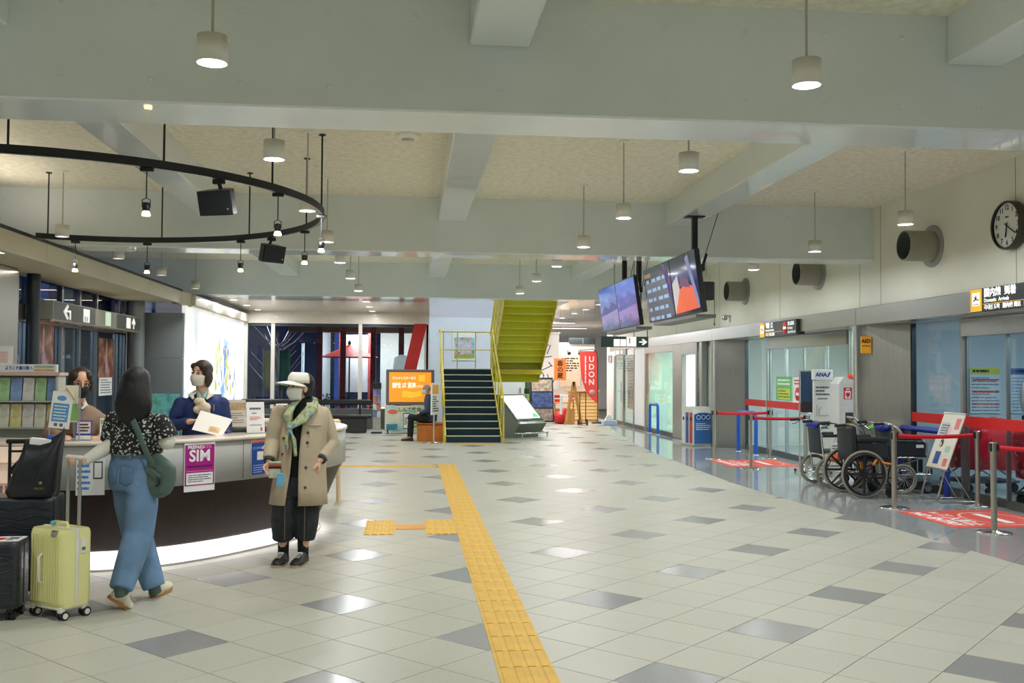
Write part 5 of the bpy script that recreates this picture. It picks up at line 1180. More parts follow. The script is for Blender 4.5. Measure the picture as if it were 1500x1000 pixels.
t = thing('carry_bag', 'cream bag hung on the front of the AED locker', 'bag', (6.68, 14.19, .55)); MB().ell((0, 0, .06), (.13, .05, .1)).build('pouch', mat('bag_cream', (222, 214, 190), .7), t); MB().tube([(-.1, 0, .1), (-.07, 0, .24), (.07, .03, .26), (.1, 0, .1)], .008, 6).build('strap', mat('bag_cream', (222, 214, 190)), t); MB().tube([(0, .0, .26), (0, .07, .27)], .006, 6).build('hook', M_CHROME, t)
# green door poster, white notice and stop disc on the glass
t = thing('door_poster', 'green and yellow poster stuck on the glass of the far door', 'poster', (6.925, 17.6, 1.29))
MB().box(-.004, 0, -.38, .38, -.22, .22).build('sheet', mat('poster_green2', (96, 190, 110), .5, var=.08, scale=3, emit=.12), t); P_ = at(TO_LEFT, -.0045, 0, 0)
MB().box(-.28, .30, -.20, .0, 0, .001, P_).build('yellow_blocks', mat('poster_yellow', (206, 216, 70), .5, emit=.1), t); lines(t, M_WPRINT, P_, -.3, .3, .05, .19, 2, .5, 'print', 31); lines(t, mat('ink_green2', (40, 120, 60), .5), P_ @ Matrix.Translation((0, 0, .0012)), -.25, .28, -.18, -.02, 3, .4, 'print', 32)
t = thing('door_poster', 'yellow strip notice under the green door poster', 'poster', (6.925, 17.6, .99)); MB().box(-.004, 0, -.3, .3, -.06, .05).build('sheet', mat('poster_yellow2', (226, 222, 90), .5, var=.15, scale=6), t); lines(t, mat('ink_green2', (40, 120, 60)), at(TO_LEFT, -.0045, 0, 0), -.26, .26, -.04, .03, 1, .5, 'print', 33)
t = thing('door_notice', 'white notice with red no-entry disc on the glass beside the green poster', 'notice', (6.925, 16.95, 1.28)); MB().box(-.004, 0, -.2, .2, -.24, .22).build('sheet', M_WPRINT, t); N_ = at(TO_LEFT, -.0045, 0, 0)
MB().lathe([(.12, 0), (.12, .001), (0, .001)], 24, N_ @ Matrix.Translation((0, -.08, 0))).build('red_disc', mat('heart_red', (206, 36, 36)), t); MB().box(-.08, .08, -.105, -.055, .001, .002, N_).build('white_bar', M_WPRINT, t); lines(t, mat('heart_red', (206, 36, 36)), N_, -.15, .15, .08, .19, 2, .5, 'print', 34)
# ---------------------------------------------------------------- leaning notice board on a chrome easel
t = thing('notice_easel', 'cream notice board leaning back on a chrome easel before the glass', 'notice stand', (6.47, 11.50, 0), -PI/2)
E_ = Matrix.Translation((0, 0, .40)) @ Matrix.Rotation(-.36, 4, 'X')
MB().box(-.235, .235, -.008, .008, 0, .72, E_, bev=.004).build('board', mat('board_cream', (226, 222, 206), .4, var=.03), t)
MB().box(-.245, .245, -.014, .014, .715, .735, E_).box(-.245, .245, -.014, .014, -.012, .008, E_).build('board_trim', M_ALU, t)
Q_ = E_ @ at(TO_CAM, 0, -.009, 0)
M_PNK = mat('ink_pink', (226, 120, 120), .5, var=.1); M_BLK = mat('hair_print', (50, 46, 50), .5)
for (x0, x1, y0, y1, m) in ((.1, .2, .52, .66, M_PNK), (-.05, .05, .42, .55, mat('ink_pale_pink', (236, 190, 186), .5)), (-.2, -.02, .42, .60, mat('ink_pale_grey', (196, 200, 206), .5)), (.1, .19, .04, .14, M_PNK), (-.12, -.0, .06, .22, mat('ink_badge_blue', (50, 80, 150), .5)), (.06, .16, .22, .30, mat('ink_pale_green', (170, 206, 186), .5))): MB().box(x0, x1, y0, y1, 0, .0012, Q_).build('print_block', m, t)
MB().lathe([(.04, 0), (.04, .002), (0, .002)], 18, Q_ @ Matrix.Translation((-.06, .33, 0)) @ Matrix.Diagonal((1, 1.3, 1, 1))).build('portrait_hair', M_BLK, t); MB().lathe([(.026, .002), (.026, .003), (0, .003)], 16, Q_ @ Matrix.Translation((-.075, .31, 0)) @ Matrix.Diagonal((1, 1.3, 1, 1))).build('portrait_face', mat('print_skin', (232, 200, 180), .5), t)
lines(t, M_GINK, Q_ @ Matrix.Translation((0, 0, .0014)), -.18, .0, .44, .58, 4, .4, 'print', 41)
for x in (-.19, .19):
    MB().tube([(x, 0, .40), (x, -.10, .03), (x, -.06, .012), (x, .45, .012)], .011, 8).build('leg', M_CHROME, t)
    MB().tube([(x*.6, .06, .5), (x*.9, .36, .014)], .008, 8).build('strut', M_CHROME, t)
# ---------------------------------------------------------------- wheelchairs
M_TYRE = mat('tyre_grey', (142, 138, 122), .7, var=.06); M_RUB = mat('rubber', (30, 31, 33), .7); M_VINYL = mat('wheelchair_cloth', (28, 34, 40), .6, var=.15, scale=20); M_NAVY = mat('wheelchair_navy', (30, 52, 60), .6, var=.12, scale=16)
def wheel(t, x, y, r, tyre_m, spoke_m, style, name='wheel', tw=.017):
    w_ = MB().tube([(x+(r-tw)*math.cos(2*PI*i/40), y, r+(r-tw)*math.sin(2*PI*i/40)) for i in range(40)], tw, 8, closed=True).build(name, tyre_m, t)
    MB().tube([(x+(r-.042)*math.cos(2*PI*i/40), y, r+(r-.042)*math.sin(2*PI*i/40)) for i in range(40)], .012, 6, closed=True).build('wheel_rim', spoke_m, w_)
    b = MB(); k = 8 if style == 'mag' else 20
    for i in range(k):
        a = 2*PI*i/k
        if style == 'mag':
            b.tube([(x+.03*math.cos(a), y, r+.03*math.sin(a)), (x+(r-.045)*math.cos(a), y, r+(r-.045)*math.sin(a))], [.017, .013], 6)
        else: b.cyl((x+.025*math.cos(a+.6), y+.018*(-1)**i, r+.025*math.sin(a+.6)), (x+(r-.045)*math.cos(a), y, r+(r-.045)*math.sin(a)), .0028, n=5)
    o = b.build('spokes', spoke_m, w_); o['kind'] = 'stuff'
    MB().cyl((x, y-.03, r), (x, y+.03, r), .03 if style == 'mag' else .022, n=14).build('hub', spoke_m, w_)
    return w_
def wheelchair(loc, rz, lab, R, frame_m, seat_m, style, cushion=None, hand=False, sc_=1, side=None, fx=.42, foot=.6):
    t = thing('wheelchair', lab, 'wheelchair', loc, rz, 'wheelchairs parked by the second pier')
    W = .27
    for s in (-1, 1):
        w_ = wheel(t, 0, s*(W+.045), R, M_TYRE, M_BLACK if style == 'mag' else M_CHROME, style)
        if hand: MB().tube([((R-.05)*math.cos(2*PI*i/36), s*(W+.085), R+(R-.05)*math.sin(2*PI*i/36)) for i in range(36)], .010, 6, closed=True).build('hand_rim', M_BLACK, w_)
        # side frame
        MB().tube([(-.30, s*W, .90), (-.24, s*W, .915), (-.12, s*W, .90), (-.08, s*W, .50), (-.03, s*W, R)], .0125, 8).build('back_tube', frame_m, t)
        MB().tube([(-.08, s*W, .70), (.28, s*W, .70), (.34, s*W, .66), (.36, s*W, .48), (.40, s*W, .17)], .0125, 8).build('side_tube', frame_m, t)
        MB().tube([(-.05, s*W, .47), (.36, s*W, .47), (foot-.08, s*W*.8, .20), (foot, s*W*.75, .12)], .0125, 8).build('seat_tube', frame_m, t)
        MB().tube([(-.04, s*W, .25), (.40, s*W, .25)], .011, 8).build('lower_tube', frame_m, t)
        MB().box(-.08, .27+(.06 if style == 'mag' else 0), s*W-.035, s*W+.035, .70, .765 if style == 'mag' else .735, bev=.018).build('armrest', M_VINYL, t)
        if side: MB().box(-.06, .33, s*W-.008, s*W+.008, .49, .68, bev=.006).build('side_panel', side, t)
        g = MB().cyl((-.36, s*W, .905), (-.23, s*W, .915), .018, n=10).build('push_grip', M_RUB, t); MB().tube([(-.22, s*W, .90), (-.27, s*(W+.01), .86), (-.33, s*(W+.015), .85)], .006, 6).build('brake_lever', M_BLACK, g)
        cr = .075; c = MB().tube([(fx+(cr-.015)*math.cos(2*PI*i/22), s*W, cr+(cr-.015)*math.sin(2*PI*i/22)) for i in range(22)], .015, 8, closed=True).build('caster_wheel', M_RUB, t)
        MB().cyl((fx, s*W-.012, cr), (fx, s*W+.012, cr), .045, n=16).build('caster_hub', M_ALU if style != 'mag' else M_BLACK, c); MB().tube([(fx-.02, s*W, .18), (fx-.01, s*W+.025, .13), (fx, s*W+.025, cr)], .010, 6).build('caster_fork', frame_m, c)
        MB().box(foot-.08, foot+.08, s*W*.75-.085*(1 if s < 0 else 1)+(.0), s*W*.75+.06, .10, .12, Matrix.Identity(4), bev=.006).build('footplate', M_BLACK, t)
        MB().box(.44, .47, s*W*.5-.05, s*W*.5+.05, .24, .42, bev=.01).build('calf_pad', M_VINYL, t)
    MB().box(-.06, .36, -W+.01, W-.01, .46, .50, bev=.015).build('seat', seat_m, t)
    rows = [[(-.085-.10*(z-.46)*.4-.03*math.sin(PI*(u+.25)/.5), u, z) for u in [-.25+.5*i/10 for i in range(11)]] for z in (.46, .55, .65, .75, .85, .89)]
    MB().grid(rows).build('backrest', seat_m, t, solid=.06 if style == 'mag' else .022)
    if cushion: MB().ell((-.14, 0, .85), (.05, .22, .055)).build('rolled_cushion', cushion, t)
    MB().tube([(-.03, -W, .25), (.3, W, .47)], .010, 6).tube([(-.03, W, .25), (.3, -W, .47)], .010, 6).build('cross_brace', frame_m, t)
    return t
M_CUSH = mat('cushion_blue', (30, 50, 170), .6, var=.1)
wA = wheelchair((5.74, 13.2, 0), math.radians(-4), 'wheelchair with a blue cushion and light-spoked small wheels, standing behind the black one', .21, M_CHROME, M_NAVY, 'wire', M_CUSH)
wB = wheelchair((5.72, 12.15, 0), math.radians(-3), 'all black wheelchair with big eight-spoke wheels and orange brake lever', .30, M_BLACK, M_VINYL, 'mag', None, True, fx=.36, foot=.42, side=M_VINYL)
M_OR = mat('brake_orange', (236, 140, 30), .4)
MB().tube([(.10, -.34, .42), (.16, -.34, .50), (.19, -.33, .45), (.33, -.33, .43)], .016, 6).build('brake_handle', M_OR, wB); MB().tube([(.02, -.20, .36), (.0, -.22, .44), (.07, -.22, .50)], .02, 6).build('orange_bracket', M_OR, wB)
MB().box(.2, .44, -.24, -.14, .45, .50, bev=.02).build('blue_pad', mat('pad_blue', (50, 84, 140), .5), wB)
wC = wheelchair((6.42, 12.52, 0), math.radians(-3), 'chrome framed wheelchair with black side panels and small spoked wheels', .195, M_CHROME, M_NAVY, 'wire', M_CUSH, side=M_VINYL, fx=.36, foot=.41)
MB().box(.2, .30, -.282, -.279, .60, .64).build('side_label', M_WPRINT, wC)
# stroller with a cream hood behind them
t = thing('baby_stroller', 'folded baby stroller with cream padded seat shell by the steel pier', 'stroller', (6.52, 13.02, 0), math.radians(-8))
M_STC = mat('stroller_cream', (224, 214, 186), .7, var=.04)
MB().tube([(-.42, -.16, .96), (-.43, 0, .965), (-.42, .16, .96)], .013, 8).tube([(-.42, -.16, .96), (-.2, -.19, .78), (.1, -.2, .3), (.22, -.2, .1)], .012, 8).tube([(-.42, .16, .96), (-.2, .19, .78), (.1, .2, .3), (.22, .2, .1)], .012, 8).build('push_frame', M_CHROME, t)
rows = []
for i in range(9):
    a = -.5+2.3*i/8; rows.append([(.0+.22*math.sin(a)*1.0+.03, u, .66+.22*math.cos(a)-.6*u*u) for u in [-.17+.34*j/8 for j in range(9)]])
MB().grid(rows).build('seat_shell', M_STC, t, solid=.035); MB().box(-.12, .12, -.14, .14, .44, .5, bev=.02).build('seat', M_STC, t)
MB().box(-.16, -.1, -.08, .08, .80, .84, bev=.01).build('green_toy', mat('toy_green', (110, 200, 60), .5), t)
for x in (-.2, .22):
    for y in (-.2, .2): MB().cyl((x, y-.015, .06), (x, y+.015, .06), .06, n=16).build('wheel', M_RUB, t)
for y in (-.19, .19): MB().tube([(-.2, y, .06), (.05, y, .45), (.0, y, .62)], .010, 6).build('rear_leg', M_CHROME, t)
t = thing('guide_tag', 'white notice tag hanging on the wheelchair with light-spoked wheels', 'tag', (5.78, 12.84, .60)); MB().box(-.07, .07, -.004, .004, -.2, .02).build('card', M_WPRINT, t); lines(t, M_GINK, at(TO_CAM, 0, -.005, 0), -.05, .05, -.18, 0, 5, .4, 'print', 51); MB().tube([(-.03, 0, .02), (0, 0, .09), (.03, 0, .02)], .003, 5).build('string', M_BLACK, t)
t = thing('orange_pouch', 'orange cloth bundle under the seat of the rear wheelchair', 'bag', (5.78, 12.82, .42)); MB().ell((0, 0, 0), (.10, .09, .05)).ell((.05, .02, .03), (.06, .05, .04)).build('cloth', mat('pouch_orange', (236, 110, 50), .6, var=.15), t, remesh=.01)
# ---------------------------------------------------------------- seen through the glass: lobby
def lobby_poster(x, lab, head, body, seed):
    t = thing('lobby_poster', lab, 'poster', (x, 13.74, 1.32)); MB().box(-.24, .24, -.012, 0, -.33, .35, bev=.002).build('sheet', mat('lobby_sheet', (196, 212, 226), .5), t); P = at(TO_CAM, 0, -.0125, 0)
    MB().box(-.235, .235, .25, .345, 0, .001, P).build('heading', head, t); lines(t, M_INKB, P @ Matrix.Translation((0, 0, .0012)), -.2, .2, .27, .33, 1, .6, 'print', seed)
    lines(t, body, P, -.22, .22, -.31, .22, 11, .35, 'print', seed+1)
    return t
tp1 = lobby_poster(8.50, 'poster with a yellow heading on the lobby wall behind the glass', mat('heading_yellow', (196, 204, 70), .5), mat('body_grey', (110, 126, 140), .5), 61)
for i, z in enumerate((.16, -.02, -.2)): MB().box(-.2, .22, z, z+.02, 0, .0015, at(TO_CAM, 0, -.0125, 0)).build('red_rule', mat('heart_red', (206, 36, 36)), tp1)
tp2 = lobby_poster(9.14, 'poster with a blue heading on the lobby wall behind the glass', mat('heading_blue', (50, 100, 180), .5), mat('body_blue', (120, 150, 190), .5), 71)
M_VRED = mat('vinyl_red', (214, 34, 52), .22, var=.2, scale=5, bump=.5, bscale=14)
def cart(loc, rz, lab, m):
    t = thing('luggage_cart', lab, 'cart', loc, rz, 'luggage carts under red covers'); q = random.Random(int(loc[1]*10))
    rows = []
    for z, w_, d_ in ((.30, .34, .42), (.45, .36, .45), (.62, .37, .46), (.80, .36, .45), (.93, .34, .42), (.97, .24, .30), (.965, .03, .03)):
        rr_ = []
        for i in range(28):
            a = 2*PI*i/28; c, s = math.cos(a), math.sin(a); f = (abs(c)**6+abs(s)**6)**(-1/6); j = 1+q.uniform(-.03, .03)
            rr_.append((w_*c*f*j, d_*s*f*j, z+q.uniform(-.02, .02)))
        rows.append(rr_)
    MB().grid(rows, closed=True).build('vinyl_cover', m, t)
    for s in (-1, 1):
        MB().cyl((-.42, s*.25, .12), (.42, s*.25, .62), .012, n=8).cyl((.42, s*.25, .12), (-.42, s*.25, .62), .012, n=8).build('cross_leg', M_CHROME, t)
    MB().box(-.4, .4, -.3, .3, .12, .15, bev=.01).build('deck', mat('cart_deck', (60, 70, 84), .5), t)
    for x in (-.33, .33):
        for y in (-.26, .26): MB().cyl((x, y-.015, .06), (x, y+.015, .06), .06, n=16).build('wheel', M_RUB, t)
    return t
cart((7.75, 11.0, 0), .15, 'luggage cart under a shiny red vinyl cover behind the glass, next to the posters', M_VRED); cart((7.62, 9.9, 0), -.1, 'luggage cart under a shiny red vinyl cover behind the glass, nearer the clock', M_VRED)
cart((7.7, 12.6, 0), .05, 'luggage cart under a red vinyl cover behind the side pane by the second pier', M_VRED)
t = thing('bag_stand', 'clear plastic umbrella bags hanging on a lobby stand behind the glass', 'stand', (8.05, 11.9, 0)); MB().cyl((0, 0, .04), (0, 0, 1.15), .015, n=8).build('pole', M_CHROME, t); MB().lathe([(.18, 0), (.18, .04), (0, .05)], 20).build('base', M_BLACK, t); MB().box(-.16, .16, -.05, .05, .98, 1.04, bev=.01).build('tray', M_BLACK, t)
for x in (-.12, .12): MB().ell((x, 0, 1.27), (.085, .05, .22), n=14).build('plastic_bag', mat('bag_film', (226, 232, 240), .15, trans=.4), t)
t = thing('lobby_partition', 'white partition board behind the far glass door', 'partition', (8.6, 17.6, 0)); MB().box(-.02, .02, -1.6, 1.6, .05, 1.35, bev=.01).build('board', M_CREAMW, t); MB().box(-.2, .2, -1.5, -1.44, 0, .06).box(-.2, .2, 1.44, 1.5, 0, .06).build('feet', M_ALU, t)['kind'] = 'stuff'
# ---------------------------------------------------------------- round information counter
M_CGREY = mat('counter_grey', (172, 175, 173), .45, .0, var=.03, scale=2); M_CTOP = mat('counter_top', (232, 222, 214), .3, var=.03, coat=.3)
M_CDARK = mat('counter_brown', (50, 38, 34), .5, var=.14, scale=14, aniso=(1, 1, .3), spec=.3); M_GLOW = mat('plinth_glow', (255, 250, 252), .5, var=0, emit=1.9)
def spline(P, k=8):
    out = []
    for i in range(len(P)-1):
        p0, p1, p2, p3 = [Vector(P[max(0, min(len(P)-1, j))]) for j in (i-1, i, i+1, i+2)]
        for q in range(k):
            t = q/k; out.append(.5*((2*p1)+(p2-p0)*t+(2*p0-5*p1+4*p2-p3)*t*t+(3*p1-p0-3*p2+p3)*t**3))
    return out+[Vector(P[-1])]
CP = [(-5.0, 9.0), (-4.45, 8.3), (-3.8, 7.87), (-3.1, 7.62), (-2.37, 7.60), (-1.85, 7.80), (-1.48, 8.12), (-1.15, 8.55), (-.85, 9.05), (-.67, 9.57), (-.66, 10.1), (-.86, 10.7), (-1.3, 11.25), (-1.9, 11.6)]
path = [Vector((p.x, p.y, 0)) for p in spline([Vector((*p, 0)) for p in CP], 6)]
def off(d):
    out = []
    for i, p in enumerate(path):
        a, b_ = path[max(0, i-1)], path[min(len(path)-1, i+1)]; t = (b_-a).normalized(); out.append(p+Vector((-t.y, t.x, 0))*d)
    return out
def lift(P, z): return [Vector((p.x, p.y, z)) for p in P]
counter = thing('info_counter', 'big curved grey and dark brown information counter with glowing white plinth', 'counter', (0, 0, 0))
def shell(name, prof, m, i0=0, i1=None):
    rows = [lift(off(d), z)[i0:i1] for d, z in prof]
    return MB().grid(rows).build(name, m, counter)
n_b = 20
shell('front_band', [(.03, .985), (.0, .985), (.0, .665), (.02, .655)], M_CGREY)
shell('lower_front', [(.02, .66), (.06, .6), (.24, .17), (.30, .15)], M_CDARK)
shell('glow_plinth', [(.27, .152), (.27, .012)], M_GLOW)
shell('floor_kick', [(.24, .012), (.24, 0)], M_ALU)
tp = shell('counter_top', [(.02, .985), (-.015, .987), (-.015, 1.012), (.0, 1.015), (.46, 1.015), (.46, .98), (.03, .98)], M_CTOP)
shell('inner_shelf', [(.46, .98), (.46, .76), (.95, .76), (.95, .73), (.50, .73), (.50, 0)], M_CTOP)
jb = MB()
for i in range(8, len(path)-4, 6):
    for a, b_ in (((0, .98), (0, .67)),):
        p, q = off(-.001)[i], off(-.001)[i]; t = (path[i+1]-path[i-1]).normalized()*.0025
        jb.add([(p-t).to_3d()+Vector((0, 0, .98)), (p+t).to_3d()+Vector((0, 0, .98)), (p+t)+Vector((0, 0, .67)), (p-t)+Vector((0, 0, .67))], [(0, 1, 2, 3)])
jb.build('band_joint', M_DARKFR, counter)['kind'] = 'stuff'
for i in range(4, len(path)-4, 10):                # light of the plinth strip on the floor
    p = off(.22)[i]; a_, c_ = path[i-1], path[i+1]; t = (c_-a_).normalized()
    area('plinth_light', (p.x, p.y, .13), .9, 1.3, (1, .94, .98), (math.radians(38), 0, math.atan2(t.y, t.x)), size_y=.02)
def on_front(s, z, d=-.004):
    """frame on the band of the counter: x along it, y up, z towards the visitor"""
    i = min(range(len(path)), key=lambda k: (path[k]-Vector((s[0], s[1], 0))).length); t = (path[i+1]-path[i-1]).normalized(); p = off(d)[i]
    return Matrix(((t.x, 0, t.y, p.x), (t.y, 0, -t.x, p.y), (0, 1, 0, z), (0, 0, 0, 1)))
M_MAG = mat('poster_magenta', (176, 18, 136), .4, var=.02); M_PBLUE = mat('poster_blue', (28, 78, 170), .4, var=.03)
def hung(name, lab, M, w_, h, z=0):
    t = thing(name, lab, 'poster', M.translation); R = M.copy(); R.translation = (0, 0, 0)
    MB().box(-w_/2, w_/2, -h, 0, 0, .003, R).build('sheet', M_WPRINT, t); return t, R @ Matrix.Translation((0, 0, .0031))
t, R = hung('counter_poster', 'magenta and white prepaid SIM poster hanging on the counter front', on_front((-1.64, 7.95), .985), .265, .38)
MB().box(-.128, .128, -.335, -.015, 0, .001, R).build('magenta_print', M_MAG, t); R2 = R @ Matrix.Translation((0, 0, .001))
text('SIM', .125, M_WPRINT, t, R2 @ Matrix.Translation((0, -.105, 0)), bold=.0032, sx=1.0); text('PREPAID', .036, M_WPRINT, t, R2 @ Matrix.Translation((-.105, -.035, 0)), bold=.001, align='LEFT'); text('DATA', .036, mat('sim_pale', (226, 170, 214), .5), t, R2 @ Matrix.Translation((.10, -.035, 0)), align='RIGHT')
MB().box(.02, .035, -.048, -.022, 0, .001, R2).build('gold_mark', mat('sim_gold', (190, 160, 70), .5), t)
MB().box(-.115, .115, -.325, -.235, 0, .001, R2).build('white_field', M_WPRINT, t); lines(t, M_GINK, R2 @ Matrix.Translation((0, 0, .001)), -.1, .1, -.31, -.245, 4, .4, 'print', 81); lines(t, mat('sim_dark', (90, 10, 80), .5), R2, -.11, .11, -.20, -.17, 1, .5, 'print', 82)
MB().box(-.115, .115, -.222, -.219, 0, .001, R2).build('rule', mat('sim_pale', (226, 170, 214)), t)
t, R = hung('counter_poster', 'blue eSIM poster with orange top edge on the counter front', on_front((-1.27, 8.38), .975), .20, .29)
MB().box(-.098, .098, -.288, -.02, 0, .001, R).build('blue_print', M_PBLUE, t); MB().box(-.098, .098, -.02, -.002, 0, .001, R).build('orange_edge', mat('edge_orange', (232, 110, 50), .5), t); R2 = R @ Matrix.Translation((0, 0, .001))
text('JOURNEY', .028, mat('esim_pale', (160, 190, 236), .5), t, R2 @ Matrix.Translation((-.085, -.065, 0)), align='LEFT'); text('eSIM', .04, M_WPRINT, t, R2 @ Matrix.Translation((.095, -.063, 0)), align='RIGHT', bold=.002); MB().box(-.035, .035, -.165, -.095, 0, .001, R2).build('white_square', M_WPRINT, t); lines(t, mat('esim_pale', (160, 190, 236)), R2, -.08, .08, -.275, -.2, 4, .4, 'print', 83)
t, R = hung('counter_poster', 'white sheet with blue rows and a phone drawing on the counter front', on_front((-2.36, 7.60), .90), .20, .28)
lines(t, mat('row_blue', (60, 140, 220), .5), R, -.09, .0, -.25, -.04, 5, .45, 'print', 84); MB().box(.02, .085, -.16, -.03, 0, .001, R).build('phone_print', M_INKB, t); MB().box(.027, .078, -.15, -.04, .001, .002, R).build('phone_screen', M_WPRINT, t)
# warm lit brochure niche at the left end of the counter
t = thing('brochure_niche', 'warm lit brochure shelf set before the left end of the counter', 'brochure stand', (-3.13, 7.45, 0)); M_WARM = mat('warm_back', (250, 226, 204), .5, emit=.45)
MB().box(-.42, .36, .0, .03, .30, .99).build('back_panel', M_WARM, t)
sh0 = None
for k in range(4):
    if sh0 is None: sh0 = o = MB().box(-.42, .36, -.05, 0, 0, .012).build('shelf', mat('niche_shelf', (240, 214, 196), .4), t)
    else: o = sh0.copy(); col.objects.link(o)
    o.location = (0, 0, .42+.15*k)
MB().box(-.44, .38, -.06, .05, 0, .30, bev=.01).build('base', M_CGREY, t)
[MB().box(x, x+.02, -.05, 0, .3, .99).build('side_panel', mat('niche_shelf', (240, 214, 196)), t) for x in (-.42, .34)]
q = random.Random(4); bro = {}
NC = ((226, 196, 60), (214, 170, 180), (196, 190, 214), (230, 214, 200), (180, 150, 160))
for i, z in enumerate((.432, .582)):
    for j in range(6):
        c = NC[(j*2+i) % 5]; lab = 'brochure in the warm counter niche, %s row, %s from the open end' % (('lower', 'upper')[i], ORD[j])
        if c not in bro: bro[c] = o = MB().box(-.05, .05, -.012, .0, 0, .13, Matrix.Rotation(-.06, 4, 'X')).build('brochure', mat('niche_bro_%d_%d' % c[:2], c, .4, var=.25, scale=18)); tag(o, lab, 'brochure', 'brochures in the warm counter niche')
        else: o = bro[c].copy(); col.objects.link(o); tag(o, lab)
        o.location = (-3.13-.33+.12*j, 7.45-.02, z)
# ---------------------------------------------------------------- things standing on the counter
CT = 1.016
def card_stand(name, loc, rz, w_, h, lab, tilt=.12, back=M_WPRINT):
    t = thing(name, lab, 'notice stand', loc, rz); T = Matrix.Rotation(-tilt, 4, 'X')
    MB().box(-w_/2, w_/2, -.004, .004, 0, h, T, bev=.001).build('board', back, t); MB().box(-w_/2, w_/2, -.03, .06, 0, .005).build('foot', M_GLASS, t); MB().add([(0, .01, 0.004), (0, .075, .004), (0, .01+h*.5*math.sin(tilt), h*.6)], [(0, 1, 2)]).build('rear_strut', M_ALU, t, solid=.003)
    return t, T @ at(TO_CAM, 0, -.0045, 0)
t, R = card_stand('notice_stand', (-1.33, 8.66, CT), math.radians(22), .155, .27, 'white upright notice card with red print on the counter before the black chair', .16); lines(t, M_GINK, R, -.05, .05, .20, .225, 1, .7, 'print', 91); lines(t, M_GINK, R, -.03, .03, .165, .18, 1, .5, 'print', 92); lines(t, mat('print_red', (216, 120, 110), .5), R, -.05, .05, .11, .145, 3, .5, 'print', 93); MB().box(.04, .058, .02, .05, 0, .001, R).build('red_stamp', mat('stamp_red', (220, 90, 70), .5), t); lines(t, M_GINK, R, -.05, .05, .06, .08, 1, .3, 'print', 94)
t, R = card_stand('notice_stand', (-1.13, 8.93, CT), math.radians(25), .11, .25, 'small tilted leaflet holder with blue heading beside the coat of the visor wearer', .22); MB().box(-.045, .04, .19, .235, 0, .001, R).build('blue_heading', M_PBLUE, t); MB().box(-.03, .03, .07, .16, 0, .001, R).build('picture', mat('leaf_pic', (196, 206, 220), .4, var=.3, scale=20), t); MB().box(.042, .055, .12, .245, 0, .001, R).build('orange_strip', mat('edge_orange', (232, 110, 50)), t)
t, R = card_stand('notice_stand', (-1.66, 9.55, .76), math.radians(18), .20, .26, 'cardboard brown and white notice standing before the lit mural', .16, mat('card_grey', (206, 200, 186), .6)); MB().box(-.1, .1, .16, .23, 0, .001, R).build('landscape_strip', mat('strip_tan', (176, 150, 110), .5, var=.35, scale=16), t); lines(t, M_GINK, R, -.08, .08, .03, .14, 5, .3, 'print', 95)
t.location.z = 1.02
bx = thing('counter_box', 'grey shelf unit behind the counter carrying the cardboard notice', 'cabinet', (-1.66, 9.55, 0)); MB().box(-.3, .3, -.18, .2, .06, .99, bev=.01).build('body', M_CGREY, bx); MB().box(-.31, .31, -.19, .21, .99, 1.02, bev=.004).build('top', M_CTOP, bx); MB().box(-.28, .28, -.16, .18, 0, .06).build('plinth', M_DARKFR, bx)
t, R = card_stand('notice_stand', (-2.49, 7.80, CT), math.radians(2), .115, .15, 'small blue framed card on the counter between the clerk and the walking woman', .1, M_PBLUE); MB().box(-.05, .05, .05, .14, 0, .001, R).build('pink_panel', mat('card_pink', (240, 214, 214), .5), t); lines(t, M_INKB, R @ Matrix.Translation((0, 0, .001)), -.04, .04, .06, .13, 3, .5, 'print', 96); MB().box(-.055, .055, .002, .035, 0, .001, R).build('white_foot_print', M_WPRINT, t)
t, R = card_stand('notice_stand', (-2.335, 7.83, CT), math.radians(6), .09, .165, 'small card with green and orange blocks on the counter by the walking woman', .1); MB().box(-.04, .04, .12, .155, 0, .001, R).build('green_block', mat('card_green', (150, 190, 110), .5), t); MB().box(-.035, .035, .02, .05, 0, .001, R).build('orange_block', mat('card_orange', (240, 180, 60), .5), t); MB().box(-.03, .03, .07, .085, 0, .001, R).build('purple_block', mat('card_purple', (170, 60, 140), .5), t); lines(t, M_GINK, R, -.035, .035, .09, .115, 2, .4, 'print', 97)
# clear acrylic leaflet holder with the blue and green map
t = thing('leaflet_holder', 'clear acrylic holder with blue and green leaflets in front of the clerk in brown', 'notice stand', (-2.62, 7.76, CT), math.radians(3))
MB().box(.105, .113, -.004, .004, 0, .41).box(-.11, -.104, -.004, .004, 0, .1).box(-.13, .12, -.06, .07, 0, .005).build('acrylic_frame', mat('acrylic', (236, 240, 240), .1, trans=.6), t)
T = Matrix.Translation((-.02, -.004, .04)) @ Matrix.Rotation(-.05, 4, 'X'); K1 = T @ Matrix.Rotation(.10, 4, 'Y'); Z1 = K1 @ at(TO_CAM, 0, -.003, 0)
MB().box(-.10, .05, -.003, .0, .05, .33, K1).build('leaflet', M_WPRINT, t); MB().box(-.085, .03, .10, .24, 0, .001, Z1).build('blue_rows', mat('leaf_blue', (90, 160, 216), .5, var=.1), t); lines(t, M_WPRINT, Z1 @ Matrix.Translation((0, 0, .001)), -.075, .02, .11, .23, 5, .35, 'print', 98); MB().ell((-.03, .28, .0), (.035, .02, .002), Z1).build('blue_islands', mat('leaf_blue2', (110, 160, 210), .5), t); b = MB()
for x in (-.05, -.01): b.box(x-.012, x+.012, .065, .088, 0, .001, Z1)
b.build('grey_squares', M_GINK, t)['kind'] = 'stuff'
